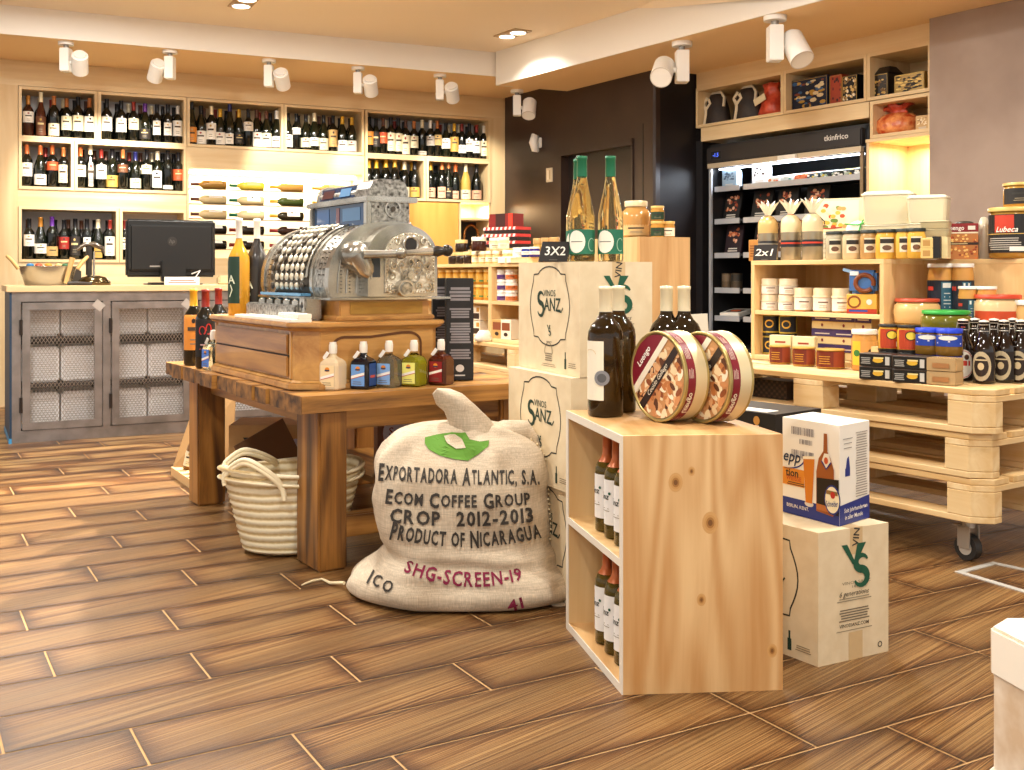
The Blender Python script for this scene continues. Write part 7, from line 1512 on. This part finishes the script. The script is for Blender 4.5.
def navy(f, z, q, r): f.rect(-r*1.2, z-q*.5, r*1.2, z+q*.5, M('#14202e', .45)); f.rect(-r*.05, z-q*.45, r*.75, z+q*.45, M('#2f5f74', .45), 2); f.rect(r*.05, z+q*.28, r*.6, z+q*.42, M('#e0e0d8', .5), 3); f.lines(r*.1, z-q*.4, r*.6, z+q*.2, 6, M('#c8d0cc', .5), .3, 2, 3); f.rect(-r*1.1, z+q*.2, -r*.6, z+q*.32, M('#c03a2a', .5), 3)
for u, o_, r_, h_, zz, lab in ((942, -.04, .056, .21, ZR+.121, 'tall jar with navy label and white lid, front of two'), (963, -.05, .042, .21, ZR+.121, 'tall jar with navy label and white lid, rear of two'), (969, .055, .040, .15, ZR+.091, 'medium jar with navy label left of the sausage jar'), (987, .05, .036, .15, ZR+.091, 'medium white lidded jar of sausages right of the navy one')):
    q = RR(u, o_); jar(lab, (q.x, q.y, zz), r_, h_, '#c9924a', '#ece6dc', '#14202e', (.02, .72), None, fa(q), .06, art=navy, lw=1.5, neck=1.0)
tt_ = lambda u, o_: hit(S2-SY*o_, math.degrees(sh), u)[1]
mb = MB(); mb.b2((tt_(942, -.04)-.06, .0, 0), (tt_(963, -.05)+.06, .105, .12), PINEX); q = S2-SY*.008; mb.build('riser_board', None, (q.x, q.y, ZR), sh, bevel=.002, label='upper pine riser under the tall navy labelled jars', cat='riser')
mb = MB(); mb.b2((tt_(969, .055)-.04, .0, 0), (tt_(987, .05)+.04, .08, .19), PINEX); q = S2-SY*.094; mb.build('riser_board', None, (q.x, q.y, zt0+.0005), sh, bevel=.002, label='lower pine riser under the medium white lidded jars', cat='riser')
def redl(f, z, q, r): f.rect(-r*.6, z-q*.5, r*.9, z+q*.1, M('#c0451e', .5)); f.rect(r*.1, z-q*.45, r*.3, z+q*.0, M('#efe6d8', .5), 2); f.rect(r*.8, z-q*.45, r*.95, z+q*.4, INK, 3)
q = RR(998, .03); jar('wide sausage jar with red lid and orange red label', (q.x, q.y, ZR+.075), .086, .135, '#dcbc8c', '#c8452a', '#c0451e', (.05, .6), None, fa(q), .1, art=redl, lw=1.2, n=28); carton('plain pine block beneath the sausage jar', (q.x, q.y, zt0), sh, .15, .12, .174, '#d8b880', name='wooden_block', cat='block')
q = RR(1026, .0); jar('white lidded jar of pale sausages cut by the frame edge', (q.x, q.y, ZR), .05, .19, '#d8a868', '#ece6dc', '#b8602a', (.1, .45), None, fa(q), .08, lw=1.2)
q = RR(972, .13); mb = MB(); mb.box((0, 0, .02), (.19, .07, .04), M('#efe2c4', .4)); mb.build('white_packet', None, (q.x, q.y, zt0+.17), sh+.1, rot=None, bevel=.012, label='long creamy packet lying behind the swing top beers', cat='food pack')
carton('plain pine block beneath the creamy packet behind the beers', (q.x, q.y, zt0+.0005), sh+.1, .14, .05, .168, '#c9a264', name='wooden_block', cat='block')
# swing top beers
BR = M('#1a0e08', .06, coat=.4)
SH['swing'] = (.0375, .212, [(0, 0), (.93, 0), (1, .02), (1, .48), (.95, .56), (.72, .66), (.50, .76), (.42, .86), (.42, .93), (.5, .94), (.5, .97), (0, .98)])
def beerlab(f, z, q, r): f.ell(0, z, r*.85, q*.52, M('#b8a888', .5), 2, 22); f.ell(0, z, r*.62, q*.36, M('#2a1c14', .5), 3, 20); f.ell(0, z, r*.26, q*.13, M('#c9b48c', .5), 4, 14); f.lines(-r*.5, z+q*.2, r*.5, z+q*.27, 1, M('#c9b48c', .5), .7, 1, 4)
def redbeer(f, z, q, r): f.ell(0, z, r*.95, q*.52, M('#efe6d6', .5), 2, 22); f.line(arc(0, z, r*.9, q*.48, 0, 360, 22), .0022, M('#b8302a', .5), 3); f.rect(-r*.6, z-q*.06, r*.6, z+q*.12, M('#c83a2a', .5), 3); f.ell(r*.3, z+q*.25, r*.2, q*.1, M('#4a2a1a', .5), 4, 10)
bs = [(963, 380, 1, 'swing top beer bottle with white and red label, leftmost'), (984, 383, 0, 'swing top beer bottle with round beige label, second from left'), (1004, 382, 0, 'swing top beer bottle with round beige label, third from left'), (1021, 382, 0, 'swing top beer bottle at the frame edge, fourth from left'), (975, 378, 0, 'swing top beer bottle in the rear row, between the first two'), (994, 379, 0, 'swing top beer bottle in the rear row, between second and third'), (1013, 378, 0, 'swing top beer bottle in the rear row near the frame edge')]
for u, v, k, lab in bs:
    q = PZ(u, v, zt0); rz = fa(q)+(.0 if k else -.25)
    o = wine(lab, (q.x, q.y, zt0), 'swing', None, ('#1a0e08' if not k else '#1b0e07', .05, .50, 1.2), BR, 1.06, rz, n=18, label_art=redbeer if k else beerlab, name='beer_bottle', cat='beer bottle')
    mb = MB(); mb.lathe([(.0155, .205), (.0175, .208), (.0175, .222), (.0, .226)], M('#e0d4c4' if not k else '#e8c8b8', .4), n=14); mb.build('porcelain_stopper', o)
    mb = MB(); wm = M('#b8b4ac', .3, .8)
    for s in (-1, 1): mb.tube([(s*.018, 0, .215), (s*.021, -.006, .195), (s*.019, -.004, .178)], .0018, wm, 5)
    mb.tube([Vector((.0175*math.cos(a), .0175*math.sin(a), .185)) for a in [j*PI/6 for j in range(13)]], .0018, wm, 5); mb.build('wire_bail', o)
    mb = MB(); mb.lathe([(.0172, .150), (.0165, .198)], M('#d8c8b4' if not k else '#c84a32', .5), n=6, a0=-PI/2-.5, a1=-PI/2+.5); mb.build('neck_label', o)
q = PZ(953, 330, .80); 
# dark wicker basket on the lower level of the pallet
q = PP(772, .16); q2 = SP(770, -.14)
mb = MB(); WK = M('#2e2118', .6); mb.box((0, 0, .038), (.26, .10, .076), WK)
f = Face(mb, (-.13, -.0505, 0), (1, 0, 0), (0, 0, 1), h=.001)
for k in range(6):
    for j in range(18): f.rect(.004+j*.0142, .004+k*.0125, .004+j*.0142+.011, .004+k*.0125+.008, M('#4a3524' if (j+k) % 2 else '#1c140e', .6), 1)
q = PP(771, .13); mb.build('wicker_box', None, (q.x, q.y, PT-.152+.0235), math.radians(-55)+.0, label='dark woven box inside the top pallet opening below the gold tins', cat='basket')
# ---------------------------------------------------------------- middle pallet island at the back
MI = Vector((-.60, 7.15)); mh = math.radians(-62.5); MX = Vector((math.cos(mh), math.sin(mh))); MY = Vector((-math.sin(mh), math.cos(mh)))
for k, lab in enumerate(('bottom pallet of the rear island behind the table', 'middle pallet of the rear island behind the table', 'top pallet of the rear island carrying the jar shelves')):
    c = copy_tree(p0); q = MI-MY*.06+MX*1.50; c.location = (*q, PZ0+.1535*k); c.rotation_euler = (0, 0, mh+PI/2); c['label'] = lab
    c = copy_tree(p0); q = MI-MY*.06+MX*3.02; c.location = (*q, PZ0+.1535*k); c.rotation_euler = (0, 0, mh+PI/2); c['label'] = ['bottom', 'middle', 'top'][k]+' pallet of the nearer stack behind the carton stack'
for a, b, lab in ((.1, .05, 'caster under the left end of the rear island'), (1.15, .05, 'caster under the middle of the rear island')):
    q = MI+MX*a+MY*b; caster((q.x, q.y, 0), lab)
wbox('long open pine shelf box of honey jars behind the table', MI, mh, 1.02, SH_, .34, zt0, (.215,)); wbox('second pine shelf box of purple lidded tubs behind the carton stack', MI+MX*1.023, mh, .80, SH_, .34, zt0, (.215,))
def MP(u, back=.07): return hit(MI+MY*back, math.degrees(mh), u)[0]
def bee(f, z, q, r): f.poly([(-r*.8, z+q*.3), (r*.3, z), (r*.8, z-q*.4), (-r*.8, z-q*.1)], M('#efe0c0', .5), 1); f.rect(-r*.4, z-q*.45, r*.5, z-q*.25, M('#5a8a4a', .5), 2)
i = 0
for lv in range(2):
    for u in (443.5, 451, 458.5, 466, 473.5, 481.5, 489.5):
        q = MP(u, .06); jar('amber jar with cream sash label, %s of the %s row behind the table' % (ORD[i % 7], ['lower', 'upper'][lv]), (q.x, q.y, zt0+.234+lv*.092), .036, .091, '#c8862c', '#e6c070', '#d8a23c', (.2, .8), None, fa(q), .15, art=bee, n=12); i += 1
for lv in range(3):
    for c_, u in enumerate((503, 511.5)):
        q = MP(u, .06); jar('white tub with %s band, %s column, %s from bottom' % (['purple', 'orange'][c_], ['left', 'right'][c_], ORD[lv]), (q.x, q.y, zt0+.234+lv*.061), .036, .060, '#efe6dc', '#f2ece2', '#5a2a7a' if c_ == 0 else '#d8763a', (.1, .6), None, fa(q), .2, n=12)
for i, u in enumerate((448, 459, 470, 481)):
    for lv in range(2):
        q = MP(u, .08); carton('white and brown coffee pack, %s of the %s row beneath the amber jars' % (ORD[i], ['lower', 'upper'][lv]), (q.x, q.y, zt0+.0205+lv*.09), mh+.2, .07, .07, .085, '#efe4d0', lambda f, w, h: (f.rect(w*.1, h*.1, w*.9, h*.5, M('#3a2a1e', .5)), f.rect(w*.5, h*.6, w*.9, h*.9, M('#c9963a', .5))), name='coffee_pack', cat='food pack')
for i, (u, c) in enumerate(((503, '#c8a060'), (512, '#efe4d0'))):
    q = MP(u, .05); carton(['small basket like tan box of goods in the second shelf box', 'small white box of goods in the second shelf box'][i], (q.x, q.y, zt0+.0205), mh+.2, .09, .09, .11, c, lambda f, w, h: (f.rect(w*.1, h*.45, w*.9, h*.85, M('#8a4a2a', .5)), f.ell(w*.5, h*.25, w*.2, h*.1, M('#3a2a1e', .5), 2)), name='food_box', cat='food box')
mb = MB(); mb.lathe([(0, 0), (.05, 0), (.06, .02), (.03, .06), (.02, .065)], M('#ece4d6', .4), n=14, sy=.7); q = MP(484, -.03); mb.build('white_pouch', None, (q.x, q.y, zt0), label='crumpled white pouch on the pallet edge below the amber jars', cat='food pack')
# goods on top
ZM = zt0+SH_+.0205
i = 0
for u, z, c, l_, r_, h_ in ((454, 0, '#2a1a10', '#d8b878', .037, .075), (461.5, 0, '#2a1a10', '#d8b878', .037, .075), (469, 0, '#2a1a10', '#d8b878', .037, .075), (461.5, .076, '#2a1a10', '#d8b878', .040, .075), (479, .076, '#3a1a12', '#e8dcc4', .046, .085)):
    q = MP(u, .06); jar('dark preserve jar with pale lid, %s of the left group on the rear island' % ORD[i], (q.x, q.y, ZM+z), r_, h_, c, l_, None, rz=fa(q), lidh=.28, n=14); i += 1
i = 0
for u, z in ((477, 0), (484, 0), (491, 0), (498, 0), (495, .076), (503.5, .076), (508, .0)):
    q = MP(u, .08); jar('pale golden jar, %s of the middle group on the rear island' % ORD[i], (q.x, q.y, ZM+z), .034, .075, '#d8b070' if z == 0 else '#e0ccA0'.lower(), '#f0e2c0', '#efe2c4', (.2, .7), None, fa(q), .25, n=12); i += 1
for i, u in enumerate((506, 515)):
    q = MP(u, .02); carton('small white carton, %s one on the rear island front edge' % ['left', 'right'][i], (q.x, q.y, ZM), mh+.3, .075, .06, .035, '#efe6da')
for i, (u, c) in enumerate(((518, '#efe8dc'), (526.5, '#2a3a8a'), (534.5, '#3a2a7a'))):
    q = MP(u, .04); jar('small %s tub beside the chalk sign' % ['white', 'navy', 'violet'][i], (q.x, q.y, ZM+.03), .03, .055, c, '#e8e0d0', '#efe6da', (.3, .7), None, fa(q), .15, n=12)
mb = MB(); q = MP(527, .06); mb.b2((-.13, -.07, 0), (.13, .07, .029), PINEX); mb.build('riser_board', None, (q.x, q.y, ZM), mh, label='thin pine riser beside the chalk sign on the rear island', cat='riser')
for k in range(3):
    q = MP(505+k*1.0, .24); mb = MB(); w = .30-k*.015; mb.box((0, 0, .0285), (w, .12, .024), M('#2a1a16', .4)); mb.box((0, 0, .0205+.024), (w*1.02, .13, .018), M('#c83a34', .4))
    f = Face(mb, (-w*.51, -.0655, .036), (1, 0, 0), (0, 0, 1))
    for j in range(8): f.poly([(w*.13*j, 0), (w*.13*j+w*.06, 0), (w*.13*j+w*.08, .017), (w*.13*j+w*.02, .017)], M('#efe6dc', .5))
    mb.build('gift_tray', None, (q.x, q.y, ZM+.085+k*.042), mh+.35, label='flat tray with red and white checked lid, %s from bottom' % ORD[k], cat='tray')
q = MP(506, .24); carton('plain pine block beneath the checked trays', (q.x, q.y, ZM), mh+.35, .24, .12, .092, '#d0a868', name='wooden_block', cat='block'); mb = MB(); mb.box((0, 0, .04), (.2, .1, .08), M('#7a1c14', .4)); f = Face(mb, (-.1, -.05, 0), (1, 0, 0), (0, 0, 1)); f.rect(.06, .0, .14, .08, M('#3a1810', .4)); f.rect(.165, .0, .2, .08, M('#d83a24', .4)); mb.build('red_carton', None, (q.x, q.y, ZM+.085+3*.042+.013), mh+.35, bevel=.002, label='red and dark brown carton on top of the checked trays', cat='carton')
for i, u in enumerate((538, 546, 554.5)):
    q = MP(u, .10); jar('cork topped spice jar, %s of three behind the chalk sign' % ORD[i], (q.x, q.y, ZM), .028, .135, '#b8904c', '#b08850', None, rz=fa(q), lidh=.22, n=12)
q = MP(463, .34); q = P(424, 214, 5.0); mb = MB(); mb.lathe([(0, 0), (.06, 0), (.065, .015), (.055, .05), (.02, .07), (0, .072)], RD, n=16, sy=.7); 
mb.build('red_cloth', None, (*(RO+u1*.335+u2*.18), TCZ+.318), .3, label='crumpled red cloth lying on the register behind its display', cat='cloth')
# pine pedestal box with jars behind the stack
pq = P(640, 0, 4.15); pr_ = P(690, 0, 4.25); hd = math.atan2(pr_.y-pq.y, pr_.x-pq.x)
t = thing('pine_pedestal', 'tall knotty pine pedestal box behind the carton stack', 'pedestal', (pq.x, pq.y, 0), hd); w = (pr_-pq).xy.length; hz = 1+(HV-236.5)*4.15/F
mb = MB(); mb.b2((0, 0, 0), (w, .02, hz), PINE); mb.build('front_panel', t); mb = MB(); mb.b2((0, .02, 0), (.02, .40, hz), PINEZ); mb.b2((w-.02, .02, 0), (w, .40, hz), PINEZ); mb.build('side_panel', t); mb = MB(); mb.b2((.02, .02, hz-.02), (w-.02, .40, hz), PINEX); mb.build('top_panel', t)
sd2 = P(625.5, 0, 4.35); 
mb = MB(); a = Vector((sd2.x, sd2.y)); b = Vector((pq.x, pq.y)); n_ = Vector((.1, .25)); mb.prism([a, b, b+n_*1.2, a+n_*1.2], 0, hz, PINEZ); mb.build('pine_pedestal', None, label='second pine box immediately left of the tall pedestal', cat='pedestal')
q = P(636, 0, 4.38); jar('large clip top jar of preserves on the pine pedestal', (q.x, q.y, hz+.001), .056, .150, '#b98a4e', '#d8c49a', '#d2ac74', (.08, .42), None, fa(q), .14, n=28, neck=.82, round_=.02)
q = P(657.5, 0, 4.30)
jar('small jar on the pedestal, lower left of the three', (q.x, q.y, hz+.001), .028, .065, '#c08a3c', '#d8b060', '#1f3a24', (.1, .7), None, fa(q), .15, n=14); jar('small jar stacked on top of the lower left one', (q.x+.0, q.y, hz+.0665), .027, .060, '#c08a3c', '#d8b060', '#1f3a24', (.1, .7), None, fa(q), .15, n=14)
q = P(668, 0, 4.32); jar('small jar on the pedestal, lower right of the three', (q.x, q.y, hz+.001), .028, .065, '#c08a3c', '#d8b060', '#efe6d2', (.1, .7), None, fa(q), .15, n=14)
q = P(696, 0, 4.05); mb = MB(); mb.box((0, 0, .42), (.075, .012, .84), M('#e6dcc8', .5), rot=Matrix.Rotation(-.06, 3, 'Y')); mb.build('white_board', None, (q.x+.03, q.y, .01), -.3, label='narrow white board leaning beside the pine pedestal', cat='board')
